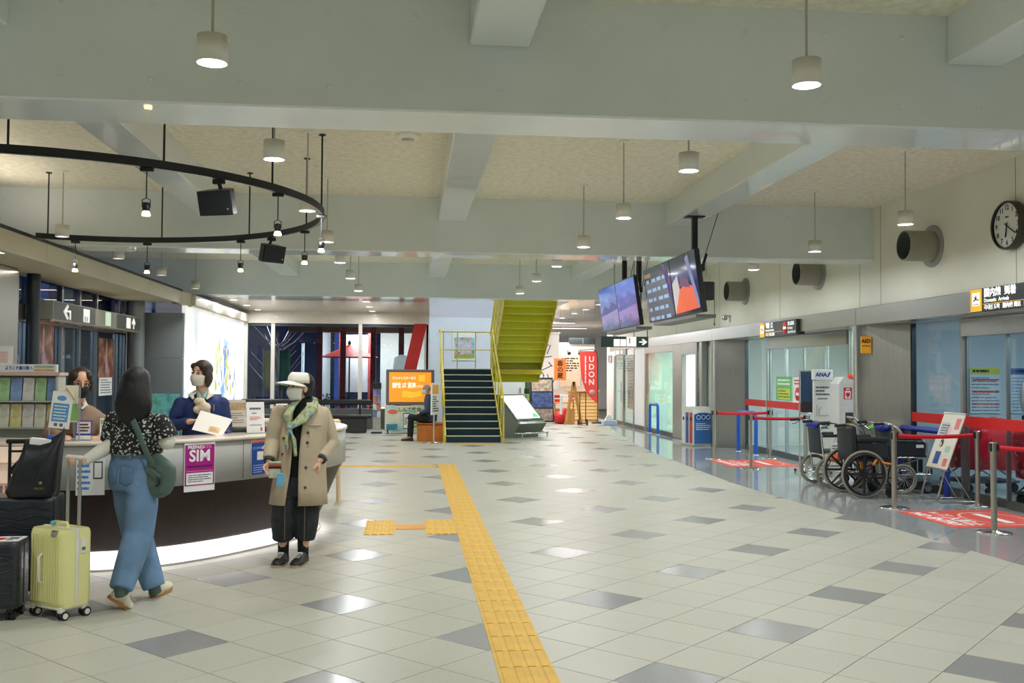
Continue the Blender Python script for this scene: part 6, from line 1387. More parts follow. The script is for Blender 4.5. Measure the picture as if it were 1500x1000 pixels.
MB().box(-.02, .115, .002, .005, .10, .38, T).build('leaflet', mat('leaf_cream', (240, 236, 220), .5), t); MB().box(.0, .113, -.001, .002, .11, .24, T).build('green_panel', mat('leaf_green', (140, 190, 110), .5, var=.06), t); MB().tube([(.03, -.002, .36), (.06, -.002, .32), (.09, -.002, .27)], .006, 5, M=T).build('route_line', mat('route_tan', (214, 176, 120), .5), t)
# white papers, pen tray on the counter between the two clerks
t = thing('paper_sheet', 'loose white paper on the counter beside the navy jacket', 'paper', (-2.0, 8.05, CT), .5); MB().box(-.11, .11, -.14, .14, 0, .004).build('sheet', M_WPRINT, t); lines(t, M_GINK, Matrix.Translation((0, 0, .0041)), -.09, .09, -.1, .1, 5, .2, 'print', 99)
# brochure rack, paper stacks behind the clerk
t = thing('brochure_rack', 'pale acrylic brochure rack with a welcome header behind the left end of the counter', 'brochure stand', (-3.44, 8.95, 0))
M_RACK = mat('rack_pale', (196, 200, 190), .3, var=.03)
MB().box(-.46, .36, .10, .13, .78, 1.52).build('back_panel', M_RACK, t); [MB().box(x, x+.02, -.06, .13, .78, 1.52).build('side_panel', M_RACK, t) for x in (-.48, .36)]
MB().box(-.50, .40, -.08, .14, 1.50, 1.53, bev=.004).build('top_shelf', mat('rack_pink', (226, 196, 184), .4), t)
for z in (.88, 1.04, 1.27): MB().box(-.46, .36, -.06, .10, z, z+.012).build('shelf', M_RACK, t)
MB().box(-.48, .38, -.10, .14, 0, .78, bev=.01).build('cabinet', M_CGREY, t)
hb = MB().box(-.42, .37, -.07, -.03, 1.531, 1.60, bev=.003).build('header', M_WPRINT, t); text('ようこそ香川県へ', .036, mat('header_blue', (40, 70, 190), .5), t, at(TO_CAM, -.06, -.0705, 1.565), align='LEFT', bold=.001, sx=.80)
for z, c in ((1.58, (180, 200, 190)), (1.55, (214, 180, 120))): MB().box(.18, .35, -.0715, -.07, z-.012, z+.01).build('header_strip', mat('strip_%d' % c[0], c, .5, var=.2, scale=20), t)
q = random.Random(11); RCOL = ((236, 240, 214), (244, 242, 244), (226, 206, 192), (244, 226, 164), (178, 220, 166), (244, 246, 246), (238, 232, 226), (146, 178, 230), (246, 246, 246)); rb_ = {}
for i, (z, h) in enumerate(((1.052, .21), (1.282, .205))):
    for j in range(8):
        k = (j*3+i*4) % 9; lab = 'brochure on the rack behind the counter, %s shelf, %s from its outer end' % (('lower', 'upper')[i], ORD[j])
        if k not in rb_: rb_[k] = o = MB().box(-.046, .046, -.008, .008, 0, .20, Matrix.Rotation(-.12, 4, 'X')).build('brochure', mat('rack_bro_%d' % k, RCOL[k], .4, var=.28, scale=16)); tag(o, lab, 'brochure', 'brochures on the counter rack')
        else: o = rb_[k].copy(); col.objects.link(o); tag(o, lab)
        o.location = (-3.44-.40+.102*j, 8.95+.0, z)
t = thing('notice_stand', 'white leaflet leaning on top of the brochure rack', 'notice stand', (-3.54, 8.93, 1.61), .1); MB().box(-.075, .075, -.004, .004, -.08, .15, Matrix.Rotation(-.15, 4, 'X')).build('leaflet', M_WPRINT, t); MB().box(-.04, .04, -.006, -.004, .0, .1, Matrix.Rotation(-.15, 4, 'X')).build('pink_print', mat('leaf_pink', (236, 206, 210), .5, var=.15, scale=14), t)
ps = None
for j, (x, y, n_) in enumerate(((-3.58, 8.60, 6), (-3.26, 8.58, 5))):
    for k in range(n_):
        lab = 'pack of white papers, %s from the bottom of the %s stack beside the rack' % (ORD[k], ('outer', 'inner')[j])
        if ps is None: ps = o = thing('paper_pack', lab, 'paper', (x, y, 0), 0, 'paper packs behind the counter'); MB().box(-.15, .15, -.105, .105, 0, .026, bev=.003).build('sheets', M_WPRINT, o); MB().box(-.152, .152, -.107, .107, .0255, .028).build('cover', mat('pack_cover', (206, 204, 204), .5), o)
        else: o = dup(ps, (x, y, 0), label=lab)
        o.location.z = .79+.0285*k; o.rotation_euler.z = (k*37 % 7-3)*.012; o.location.x += (k*53 % 5-2)*.004
t = thing('paper_table', 'low black table with the paper stacks beside the rack', 'table', (-3.44, 8.60, 0)); MB().box(-.42, .38, -.16, .18, .755, .79, bev=.005).build('tabletop', M_BLACK, t)
for x in (-.38, .34):
    for y in (-.13, .15): MB().box(x-.015, x+.015, y-.015, y+.015, 0, .755).build('leg', M_BLACK, t)
t = thing('tape_dispenser', 'black desk lamp shaped holder beside the paper stacks', 'desk lamp', (-2.90, 8.50, .79)); MB().box(-.06, .06, -.05, .05, 0, .02, bev=.005).build('base', M_BLACK, t); MB().tube([(.03, 0, .02), (.045, 0, .1), (.02, 0, .16), (-.05, 0, .17)], .014, 8).build('arm', M_BLACK, t)
t2 = thing('side_table', 'small grey pedestal behind the counter under the black holder', 'table', (-2.90, 8.50, 0)); MB().box(-.12, .12, -.1, .1, .75, .79, bev=.004).build('top', M_CGREY, t2); MB().box(-.09, .09, -.08, .08, .0, .75, bev=.01).build('body', M_CGREY, t2)
# office chair and blue picture boards behind the counter
t = thing('office_chair', 'black rounded office chair behind the counter beside the navy jacket', 'chair', (-1.52, 9.02, 0), math.radians(200))
rows = []
for i in range(9):
    u = -1+2*i/8; rows.append([(.235*math.copysign(abs(math.sin(PI*(v+1)/2-PI/2))**.8, v)*(1-.25*max(0, u)**2), .20+.05*v*v, .86+.20*u) for v in [-1+2*j/10 for j in range(11)]])
MB().grid(rows).build('backrest', M_BPAD, t, solid=.05); MB().box(-.23, .23, -.22, .22, .46, .54, bev=.04).build('seat', M_BPAD, t); MB().cyl((0, 0, .1), (0, 0, .47), .03, n=12).build('gas_post', M_BLACK, t); MB().box(-.03, .03, .2, .24, .45, .75).build('back_arm', M_BLACK, t)
for k in range(5):
    a = 2*PI*k/5; MB().cyl((0, 0, .11), (.26*math.cos(a), .26*math.sin(a), .06), .022, .015, n=8).ell((.26*math.cos(a), .26*math.sin(a), .03), .03, n=10, m=6).build('leg', M_BLACK, t)
t = thing('cream_chair', 'cream rounded chair back past the end of the counter', 'chair', (-1.03, 11.8, 0), math.radians(8))
M_CRM = mat('chair_cream', (230, 208, 168), .5, var=.04)
MB().box(-.22, .22, .17, .22, .62, .98, bev=.06).build('backrest', M_CRM, t); MB().box(-.22, .22, -.2, .2, .44, .49, bev=.02).build('seat', M_CRM, t); MB().box(-.15, .15, .155, .17, .70, .92, bev=.02).build('back_pad', mat('pad_pinkish', (232, 222, 222), .6), t)
for x in (-.19, .19):
    for y in (-.17, .18): MB().cyl((x, y, 0), (x*.95, y*.95, .62 if y > 0 else .45), .016, n=8).build('leg', M_CRM, t)
for x, lab, c in ((-2.45, 'blue green picture board standing behind the clerk counter by the grey wall', ((40, 90, 110), (90, 160, 160), (50, 110, 60))), (-1.92, 'blue photo board with a yellow stripe behind the navy jacket', ((30, 60, 120), (90, 130, 180), (170, 150, 70)))):
    t = thing('picture_board', lab, 'sign', (x-.75, 13.1, 0)); MB().box(-.21, .21, 0, .02, .62, 1.25, bev=.004).build('picture', node_mat('board_%d' % c[0][1], wash(*c, 5)), t)
    for s in (-.18, .18): MB().cyl((s, .01, 0), (s, .01, .7), .012, n=8).build('leg', M_ALU, t)
    MB().box(-.2, .2, -.12, .14, 0, .02).build('base', M_ALU, t)
# ---------------------------------------------------------------- signs and posters on the left
t = thing('lift_sign', 'long grey overhead sign with white arrows and lift pictograms', 'sign', (-5.2, 17.2, 2.43)); M_SGREY = mat('sign_grey', (104, 108, 110), .4, .2, var=.03); M_SPALE = mat('sign_pale', (180, 182, 174), .4, var=.03)
MB().box(-.38, 0, -2.4, 2.6, -.14, .14, bev=.004).build('box', M_SPALE, t); TR = Matrix.Rotation(PI/2, 4, 'Z') @ Matrix.Rotation(PI/2, 4, 'X'); Z = at(TR, .001, 0, 0)
MB().box(-2.38, -.45, -.13, .13, 0, .004, Z).build('grey_panel', M_SGREY, t); MB().box(.75, 2.58, -.13, .13, 0, .004, Z).build('grey_panel', M_SGREY, t); Z2 = at(TR, .0055, 0, 0)
MB().box(-1.05, -.75, -.11, .10, 0, .002, Z2).build('lift_panel', M_SIGNW, t); MB().box(.1, .38, -.11, .12, -.004, .002, Z2).build('green_panel', mat('sign_lime', (226, 250, 220), .4, emit=.9), t); MB().box(1.32, 1.58, -.10, .09, 0, .002, Z2).build('person_panel', M_SIGNW, t)
ar = MB(); ar.prism([(-1.95, .0), (-1.78, .12), (-1.72, .09), (-1.83, 0), (-1.72, -.09), (-1.78, -.12)], 0, .002, Z2).box(-1.85, -1.65, .0, .03, 0, .002, Z2).box(-1.68, -1.62, -.11, .03, 0, .002, Z2); ar.build('turn_arrow', M_SIGNW, t)
MB().box(1.76, 1.82, -.1, .06, 0, .002, Z2).prism([(1.79, .11), (1.92, .0), (1.87, -.02), (1.79, .05), (1.71, -.02), (1.66, .0)], 0, .002, Z2).build('up_arrow', M_SIGNW, t)
b = MB()
for x in (-.96, -.86): b.box(x-.02, x+.02, -.1, -.02, .002, .003, Z2)
b.build('people_icon', mat('icon_violet', (120, 110, 190), .4), t)['kind'] = 'stuff'
MB().box(-.36, .02, -2.42, -2.4, -.14, .14).build('end_cap', M_SPALE, t)
MB().box(-.38, -.02, -2.4, 2.6, -.16, -.14).build('under_panel', mat('sign_under', (170, 140, 126), .25, .3), t)
def relief(nt, p, N, L):
    tc = N('ShaderNodeTexCoord'); wv = N('ShaderNodeTexNoise'); wv.inputs['Scale'].default_value = 5; wv.inputs['Detail'].default_value = 6; L(tc.outputs['Object'], wv.inputs['Vector'])
    r = ramp(nt, [(.3, (96, 56, 46)), (.5, (150, 98, 82)), (.62, (184, 140, 124)), (.75, (206, 180, 170))]); L(wv.outputs['Fac'], r.inputs[0]); L(r.outputs[0], p.inputs['Base Color']); p.inputs['Roughness'].default_value = .35
for y, z, lab in ((15.62, 1.90, 'tall brown poster with pale tower on the glass by the brochure rack'), (18.75, 1.78, 'tall brown poster with pale tower on the glass over the white notice')):
    t = thing('tall_poster', lab, 'poster', (-5.615, y, z), 0, 'brown posters on the lift glass'); MB().box(0, .01, -.44, .44, -.36, .36, bev=.002).build('sheet', node_mat('poster_relief', relief), t)
    MB().prism([(-.06, -.26), (.06, -.26), (.035, .26), (0, .33), (-.035, .26)], .010, .012, TR).build('pale_tower', mat('tower_pale', (206, 170, 160), .4, var=.2, scale=12), t); MB().lathe([(.07, .012), (.07, .013), (0, .013)], 18, TR @ Matrix.Translation((0, -.18, 0)) @ Matrix.Diagonal((1, 1.6, 1, 1))).build('violet_glow', mat('tower_violet', (190, 170, 206), .4), t)
t = thing('door_notice', 'white printed notice under the second brown poster', 'notice', (-5.615, 18.75, 1.26)); MB().box(0, .006, -.38, .38, -.17, .17).build('sheet', M_WPRINT, t); lines(t, M_GINK, at(TR, .0062, 0, 0), -.3, .3, -.14, .14, 6, .4, 'print', 101)
t = thing('exit_sign', 'small glowing green exit sign beyond the lift glass', 'sign', (-7.25, 21.49, 1.84)); MB().box(-.16, .12, -.03, 0, -.06, .06, bev=.003).build('box', mat('exit_green', (60, 140, 110), .4, emit=.8), t); MB().box(-.14, -.02, -.04, .04, .031, .033, TO_CAM).box(.02, .10, -.035, .035, .031, .033, TO_CAM).build('white_mark', M_SIGNW, t)
# ---------------------------------------------------------------- luggage on the left
M_SUITB = mat('suitcase_black', (34, 40, 48), .38, .0, var=.12, scale=10, bump=.5, bscale=8, aniso=(1, 1, 4), coat=.2)
def caster(t, x, y, wm, fm, nm='caster'):
    c = MB().box(x-.018, x+.018, y-.018, y+.018, .045, .085, bev=.005).build(nm, fm, t)
    MB().cyl((x-.026, y+.012, .028), (x-.008, y+.012, .028), .028, n=18).cyl((x+.008, y+.012, .028), (x+.026, y+.012, .028), .028, n=18).build('wheel', M_RUB, c); MB().cyl((x-.028, y+.012, .028), (x+.028, y+.012, .028), .018, n=14).build('hub', wm, c)
def ribbed(w_, d_, z0, z1, ribs, depth=.004, r=.05):
    """suitcase shell: rounded box with vertical ribs on the broad faces"""
    rows = []; N_ = 72
    for z, s in ((z0, .86), (z0+.012, .95), (z0+.035, 1), (z1-.035, 1), (z1-.012, .95), (z1, .86)):
        rr_ = []
        for i in range(N_):
            a = 2*PI*i/N_; c, sn = math.cos(a), math.sin(a); f = (abs(c)**9+abs(sn)**9)**(-1/9)
            x, y = w_/2*c*f*(.94+.06*s), d_/2*sn*f*s
            rr_.append((x, y, z))
        rows.append(rr_)
    return rows
yc = thing('yellow_suitcase', 'pale yellow ribbed cabin suitcase with white trim held by the walking woman', 'suitcase', (-2.20, 6.50, 0), math.radians(-36))
M_YC = mat('case_yellow', (230, 228, 158), .35, var=.02, coat=.3); M_YW = mat('case_trim', (232, 230, 218), .4, var=.02)
MB().rings(ribbed(.325, .225, .075, .555, 0)).build('shell', M_YC, yc)
rb_1 = None
for s in (-1, 1):
    for k in range(11):
        x = -.125+.025*k
        if s < 0 and -.03 < x < .0: pass
        if rb_1 is None: rb_1 = o = MB().box(-.007, .007, -.004, .0, .105, .525, bev=.003).build('rib', M_YC, yc)
        else: o = rb_1.copy(); col.objects.link(o)
        o.location = (x, s*.1125+(.002 if s > 0 else 0), 0)
MB().rings([[(x*1.012, y, z) for x, y, z in []] or [(-.164, -.012, .09), (.164, -.012, .09), (.164, .012, .09), (-.164, .012, .09)], [(-.166, -.012, .545), (.166, -.012, .545), (.166, .012, .545), (-.166, .012, .545)]]).box(-.165, .165, -.012, .012, .545, .559, bev=.003).build('zip_band', M_YW, yc)
MB().box(.160, .170, .02, .06, .40, .50, bev=.004).build('lock', M_YW, yc); MB().box(.1695, .172, .028, .052, .42, .44).build('lock_dial', M_GINK, yc)
MB().tube([(-.02, -.116, .40), (-.02, -.136, .385), (-.02, -.136, .235), (-.02, -.116, .22)], .009, 8).build('side_handle', M_YW, yc)
MB().tube([(-.07, .0, .556), (-.06, 0, .585), (.06, 0, .585), (.07, 0, .556)], .010, 8).build('top_handle', M_YC, yc)
MB().box(.06, .12, -.118, -.095, .51, .555, bev=.008).build('corner_guard', M_ALU, yc)
for s in (-.058, .058): MB().cyl((s, .085, .53), (s, .085, .80), .012, n=10).cyl((s, .085, .80), (s, .085, .985), .009, n=10).build('pull_tube', M_ALU, yc)
MB().box(-.08, .08, .067, .103, .975, 1.005, bev=.012).build('pull_handle', M_YW, yc)
MB().ell((-.055, -.02, .58), (.02, .015, .014)).build('blue_tag', mat('tag_blue', (90, 170, 214), .5), yc)
MB().box(-.15, .15, -.1, .1, .06, .08, bev=.006).build('underside', M_YW, yc)
for x in (-.135, .135):
    for y in (-.085, .07): caster(yc, x, y, M_YW, M_YW)
def black_case(loc, rz, w_, d_, h, lab, name='black_suitcase'):
    t = thing(name, lab, 'suitcase', loc, rz)
    MB().rings(ribbed(w_, d_, .075, h, 0)).build('shell', M_SUITB, t)
    b = MB(); q = random.Random(3)
    for k in range(9):
        z = .13+(h-.2)*k/8
        b.tube([(-w_/2*.9+w_*.9*i/8, -d_/2-.001, z+.016*math.sin(i*1.7+k*1.3)) for i in range(9)], .004, 5)
    b.build('wave_relief', M_SUITB, t)
    MB().box(-w_/2-.003, w_/2+.003, -.010, .010, .09, h-.01, bev=.004).build('zip_band', M_BLACK, t)
    for x in (-w_/2+.05, w_/2-.05):
        for y in (-d_/2+.05, d_/2-.06): caster(t, x, y, M_DARKFR, M_BLACK)
    return t
bc1 = black_case((-2.65, 6.98, 0), math.radians(4), .55, .30, .70, 'larger black wavy suitcase behind the yellow one, carrying the black bag')
b = MB()
for s in (-.075, .05): b.cyl((s, .06, .69), (s, .06, 1.06), .011, n=8)
b.build('pull_tube', M_BLACK, bc1); MB().box(-.10, .075, .045, .075, 1.045, 1.075, bev=.008).box(-.085, .06, .052, .068, .985, 1.0).build('pull_handle', M_BLACK, bc1)
MB().tube([(-.07, .06, .86), (.01, .05, .95), (.07, .03, 1.0)], .012, 6).box(-.07, .10, .03, .05, .84, .87).build('bag_strap', mat('strap_black', (30, 32, 36), .7), bc1)
bc2 = black_case((-2.64, 6.46, 0), math.radians(3), .46, .26, .485, 'smaller black suitcase with a white and red label, cut by the edge of the view')
MB().box(-.12, .22, -.09, .09, .486, .490).build('label', M_WPRINT, bc2); MB().box(.05, .12, -.05, .04, .490, .4915).build('red_mark', mat('heart_red', (206, 36, 36)), bc2); lines(bc2, M_INK, Matrix.Translation((0, 0, .4905)), .13, .2, -.06, .06, 4, .5, 'print', 103)
bg_ = thing('tote_bag', 'black nylon tote bag with papers on top of the larger black suitcase', 'bag', (-2.51, 6.93, .703), math.radians(3))
rows = []; q = random.Random(8)
for z, w_, d_, sx in ((0, .20, .10, -.02), (.03, .215, .115, -.02), (.12, .20, .11, -.005), (.22, .18, .10, .015), (.30, .165, .085, .035), (.36, .17, .05, .045), (.375, .165, .03, .045)):
    rr_ = []
    for i in range(36):
        a = 2*PI*i/36; c, sn = math.cos(a), math.sin(a); f = (abs(c)**4+abs(sn)**4)**(-.25)
        zz = z+(.06*max(0, c)**2-.03*max(0, -c))*(z/.375)**3+.03*(z/.375)**4*math.cos(2*a)
        rr_.append((sx+.74*w_*c*f*(1+q.uniform(-.025, .025)), d_*sn*f*(1+q.uniform(-.06, .06)), zz))
    rows.append(rr_)
MB().rings(rows[:]).build('body', mat('bag_nylon', (22, 27, 33), .42, var=.2, scale=12, bump=.6, bscale=16), bg_)
MB().box(-.08, .06, -.03, .03, .33, .385, Matrix.Rotation(.1, 4, 'Y'), bev=.004).build('papers', M_WPRINT, bg_); MB().ell((.09, 0, .385), (.035, .02, .025)).build('blue_wrap', mat('wrap_blue', (60, 90, 200), .5), bg_)
text('EIKOH', .02, mat('gold_print', (150, 130, 80), .4, .5), bg_, at(TO_CAM, .05, -.125, .06)); MB().lathe([(.012, 0), (.012, .001), (0, .001)], 12, at(TO_CAM, .06, -.125, .095)).build('gold_emblem', mat('gold_print', (150, 130, 80)), bg_)

area('lift_lobby_fill', (-6.8, 12.5, 2.40), 1.2, 170, (.96, .98, 1), size_y=.3); area('lift_lobby_fill', (-6.8, 17, 2.40), 1.2, 170, (.96, .98, 1), size_y=.3)  # lights and panels added to brighten the lift lobby
for y_, lab in ((12.5, 'added panel light in the lift lobby behind the brochure rack'), (17, 'added panel light in the lift lobby behind the brown poster')):
    t = thing('added_panel_light', lab, 'ceiling light', (-6.8, y_, 2.44)); MB().box(-.6, .6, -.15, .15, -.01, .01).build('housing', M_ALU, t); MB().box(-.55, .55, -.12, .12, -.014, -.01).build('diffuser', M_TUBE, t)
# ---------------------------------------------------------------- people
def V(*a): return Vector(a)
def rz_(a): return Matrix.Rotation(a, 4, 'Z')
M_SKIN = mat('skin', (226, 178, 150), .5, var=.05, scale=12); M_HAIR = mat('hair_black', (14, 14, 16), .42, var=.3, scale=40, bump=.5, bscale=60, aniso=(3, 3, .35)); M_HAIRB = mat('hair_brown', (48, 34, 28), .4, var=.3, scale=40, bump=.5, bscale=60, aniso=(3, 3, .35))
M_EYEW = mat('eye_white', (226, 222, 216), .3, var=0); M_IRIS = mat('iris', (34, 24, 20), .2, var=0); M_LIP = mat('brow_dark', (40, 30, 27), .7)
def ring(c, rx, ry, a=0, n=28, p=2.5, up=None):
    out = []
    for i in range(n):
        t = 2*PI*i/n; cs, sn = math.cos(t), math.sin(t); f = (abs(cs)**p+abs(sn)**p)**(-1/p)
        x, y = rx*cs*f, ry*sn*f
        out.append((c[0]+x*math.cos(a)-y*math.sin(a), c[1]+x*math.sin(a)+y*math.cos(a), c[2]))
    return out
def torso(b, rows, n=28, p=2.4): return b.rings([ring(c, rx, ry, a, n, p) for c, rx, ry, a in rows])
def limb(b, pts, rad, n=14):
    """tapering limb through its joints, with rounded ends"""
    P = [Vector(p) for p in pts]; b.tube(P, rad, n)
    for p, r in ((P[0], rad[0]), (P[-1], rad[-1])): b.ell(p, r if not isinstance(r, tuple) else min(r), n=14, m=8)
    for p, r in zip(P[1:-1], rad[1:-1]): b.ell(p, (r if not isinstance(r, tuple) else min(r))*1.0, n=14, m=8)
def hand(b, wrist, direction, normal, curl=.5, thumb=1, s=1.0):
    """palm with four unequal fingers and a thumb from the side of the palm; curls towards normal"""
    d = Vector(direction).normalized(); nn = Vector(normal); nn = (nn-d*nn.dot(d)).normalized(); w_ = d.cross(nn)*thumb; W = Vector(wrist)
    pc = W+d*.045*s
    R = Matrix(((w_.x, d.x, nn.x, pc.x), (w_.y, d.y, nn.y, pc.y), (w_.z, d.z, nn.z, pc.z), (0, 0, 0, 1)))
    b.ell((0, 0, 0), (.036*s, .050*s, .014*s), R, 16, 10)
    b.tube([W-d*.03*s, W+d*.02*s], [.022*s, .024*s], 10)
    for k, (u, l) in enumerate(((.027, .066), (.009, .076), (-.009, .071), (-.026, .055))):
        p = W+d*.078*s+w_*u*s; a = .15; pts = [p-d*.02*s, p]
        for q in range(3):
            a += curl*(.55+.25*q); p = p+(d*math.cos(a)+nn*math.sin(a))*(l/3*s); pts.append(p)
        b.tube(pts, [.0095*s, .0092*s, .0085*s, .0078*s, .0066*s], 8); b.ell(pts[-1], .0066*s, n=8, m=6)
    p = W+d*.025*s+w_*.028*s; pts = [p, p+(w_*.7+d*.6+nn*.25).normalized()*.034*s]; pts.append(pts[-1]+(d*.85+nn*(.35+curl*.5)+w_*.1).normalized()*.028*s); pts.append(pts[-1]+(d*.7+nn*(.5+curl*.6)-w_*.1).normalized()*.022*s)
    b.tube(pts, [.012*s, .0105*s, .0095*s, .0075*s], 8); b.ell(pts[-1], .0075*s, n=8, m=6)
def head_frame(c, turn, tilt=0, nod=0): return Matrix.Translation(Vector(c)) @ rz_(turn) @ Matrix.Rotation(nod, 4, 'X') @ Matrix.Rotation(tilt, 4, 'Y')
def head(b, M, s=1.0, neck=None):
    S = M @ Matrix.Scale(s, 4)
    b.ell((0, .012, .035), (.072, .090, .080), S); b.ell((0, -.022, -.040), (.058, .062, .070), S); b.ell((0, -.030, -.085), (.036, .040, .028), S, 14, 8)
    b.tube([(0, -.080, .022), (0, -.090, .0), (0, -.100, -.022)], [.007, .009, .012], 8, M=S); b.ell((0, -.094, -.026), (.015, .011, .009), S, 10, 6)
    for x in (-1, 1):
        b.ell((x*.073, .008, -.018), (.010, .020, .030), S, 12, 8); b.ell((x*.034, -.062, -.030), (.020, .018, .018), S, 10, 6)
    if neck is not None: b.tube([S @ Vector((0, .022, -.05)), S @ Vector((0, .024, -.10)), Vector(neck)], [.050*s, .048*s, .056*s], 16)
def face(t, M, s=1.0, m_brow=None, glasses=False):
    S = M @ Matrix.Scale(s, 4)
    for x in (-1, 1):
        e = MB().ell((x*.030, -.0735, .004), (.0150, .007, .0075), S, 14, 8).build('eye', M_EYEW, t); MB().ell((x*.030, -.0795, .004), (.0068, .003, .0068), S, 12, 8).build('iris', M_IRIS, e); MB().tube([(x*.014, -.0795, .008), (x*.030, -.083, .0125), (x*.046, -.077, .008)], .0022, 5, M=S).build('eyelid', M_LIP, e)
        MB().tube([(x*.014, -.081, .027), (x*.032, -.082, .032), (x*.050, -.072, .027)], [.003, .0042, .002], 6, M=S).build('eyebrow', m_brow or M_LIP, t)
    MB().tube([(-.022, -.0815, -.062), (0, -.087, -.064), (.022, -.0815, -.062)], [.003, .006, .003], 8, M=S).build('mouth', mat('lips', (190, 110, 100), .5), t)
    if glasses:
        g = MB()
        for x in (-1, 1): g.tube([(x*.031+.023*math.cos(2*PI*i/20), -.088, .0+.017*math.sin(2*PI*i/20)) for i in range(20)], .0018, 5, closed=True, M=S); g.tube([(x*.054, -.088, .004), (x*.074, -.03, .0), (x*.076, .02, -.004)], .0018, 5, M=S)
        g.tube([(-.008, -.088, .003), (.008, -.088, .003)], .0018, 5, M=S); g.build('glasses', mat('glasses_metal', (190, 170, 140), .3, .8), t)
def mask(t, M, m, s=1.0):
    S = M @ Matrix.Scale(s, 4); rows = []
    for i in range(9):
        v = i/8; z = .0+(-.105)*v-.004; bulge = .098+.018*math.sin(PI*min(1, v*1.15))-.022*v**2; rows.append([(math.sin(a)*(.066-.014*v*v), -math.cos(a)**.8*bulge if math.cos(a) > 0 else 0, z-.006*abs(math.sin(a))*(1-2*v)) for a in [-1.45+2.9*j/16 for j in range(17)]])
    k = MB().grid(rows, S).build('face_mask', m, t, solid=.003)
    b = MB()
    for x in (-1, 1):
        b.tube([(x*.064, -.012, -.012), (x*.080, .010, -.002), (x*.080, .024, -.02), (x*.075, .020, -.045), (x*.056, -.014, -.085)], .0018, 5, M=S)
    b.build('ear_loop', m, k)
def shoe(t, heel, toe, m, m_sole, w_=.043, h=.075, name='shoe'):
    """shoe from heel to toe, both on the sole line"""
    A, B = Vector(heel), Vector(toe); d = (B-A); L = d.length; d.normalize(); up = Vector((0, 0, 1)); up = (up-d*up.dot(d)).normalized(); sd = d.cross(up)
    R = Matrix(((sd.x, d.x, up.x, A.x), (sd.y, d.y, up.y, A.y), (sd.z, d.z, up.z, A.z), (0, 0, 0, 1)))
    def sec(y, w0, h0, z0=.018): return [(w0*math.cos(a), y, z0+(h0-z0)*max(0, math.sin(a))**.8 if math.sin(a) > 0 else z0) for a in [2*PI*i/20 for i in range(20)]]
    rows = [sec(.002, w_*.45, h*.75), sec(.012, w_*.72, h), sec(.05, w_*.82, h*1.05), sec(.09, w_*.86, h*1.0), sec(L*.55, w_*.95, h*.80), sec(L*.75, w_*1.02, h*.62), sec(L*.92, w_*.82, h*.50), sec(L, w_*.4, h*.36)]
    o = MB().rings(rows, R).build(name, m, t)
    k = 22; pl = []
    for i in range(k):
        a = 2*PI*i/k; y = L/2-(L/2+.008)*math.cos(a); x = math.sin(a); wd = w_*(.80+.24*min(1, max(0, y/L))); pl.append((math.copysign(abs(x)**.6, x)*wd, y))
    MB().prism(pl, 0, .022, R).build('sole', m_sole, o)
    b = MB()
    for q in range(4): b.tube([(-.022, L*.48+.022*q, h*(.86-.05*q)), (0, L*.485+.022*q, h*(.95-.07*q)), (.022, L*.48+.022*q, h*(.86-.05*q))], .003, 5, M=R)
    b.build('laces', mat('lace_pale', (226, 220, 206), .6), o)
    return o
# ---- A: walking woman with the yellow case, seen from behind
def blot(nt, p, N, L):
    tc = N('ShaderNodeTexCoord'); v = N('ShaderNodeTexVoronoi'); v.inputs['Scale'].default_value = 52; L(tc.outputs['Object'], v.inputs['Vector']); n = N('ShaderNodeTexNoise'); n.inputs['Scale'].default_value = 48; L(tc.outputs['Object'], n.inputs['Vector'])
    ad = N('ShaderNodeMath'); ad.operation = 'MULTIPLY_ADD'; L(n.outputs['Fac'], ad.inputs[0]); ad.inputs[1].default_value = .9; L(v.outputs['Distance'], ad.inputs[2])
    r = ramp(nt, [(.755, (200, 200, 194)), (.81, (24, 26, 28))]); L(ad.outputs[0], r.inputs[0]); L(r.outputs[0], p.inputs['Base Color']); p.inputs['Roughness'].default_value = .8
M_BLOT = node_mat('print_blouse', blot)
M_DENIM = mat('denim_blue', (104, 136, 170), .8, var=.22, scale=6, bump=1.0, bscale=10); M_WHITEC = mat('white_cotton', (226, 224, 214), .8, var=.04, bump=.3, bscale=22); M_SHOEW = mat('shoe_cream', (226, 220, 196), .6, var=.05); M_GUM = mat('gum_sole', (184, 126, 70), .7); M_SOCK = mat('sock_grey', (84, 100, 96), .9)
A = thing('person', 'person with long black hair, print blouse and blue jeans walking with the yellow suitcase', 'person', (0, 0, 0))
b = MB()
fa = math.radians(180-2)                       # turned from the viewer, a little to the right
HM = head_frame((-1.830, 6.800, 1.443), fa, 0, .06)
hc = V(*(-1.830, 6.800, 1.443)); nk = V(*(-1.837, 6.820, 1.282)); sL = V(*(-2.005, 6.900, 1.223)); sR = V(*(-1.660, 6.740, 1.217)); pv = V(*(-1.845, 6.830, 0.873)); hL = V(*(-1.913, 6.870, 0.823)); hR = V(*(-1.769, 6.780, 0.832))
eL = V(*(-1.989, 6.840, 1.056)); wL = V(*(-2.105, 6.640, 0.964)); eR = V(*(-1.617, 6.740, 1.081)); wR = V(*(-1.701, 6.970, 1.093))
kL = V(*(-1.864, 6.960, 0.459)); aL = V(*(-1.728, 6.930, 0.068)); kR = V(*(-1.787, 6.740, 0.466)); aR = V(*(-1.844, 6.560, 0.138))
head(b, HM, 1.0, nk)
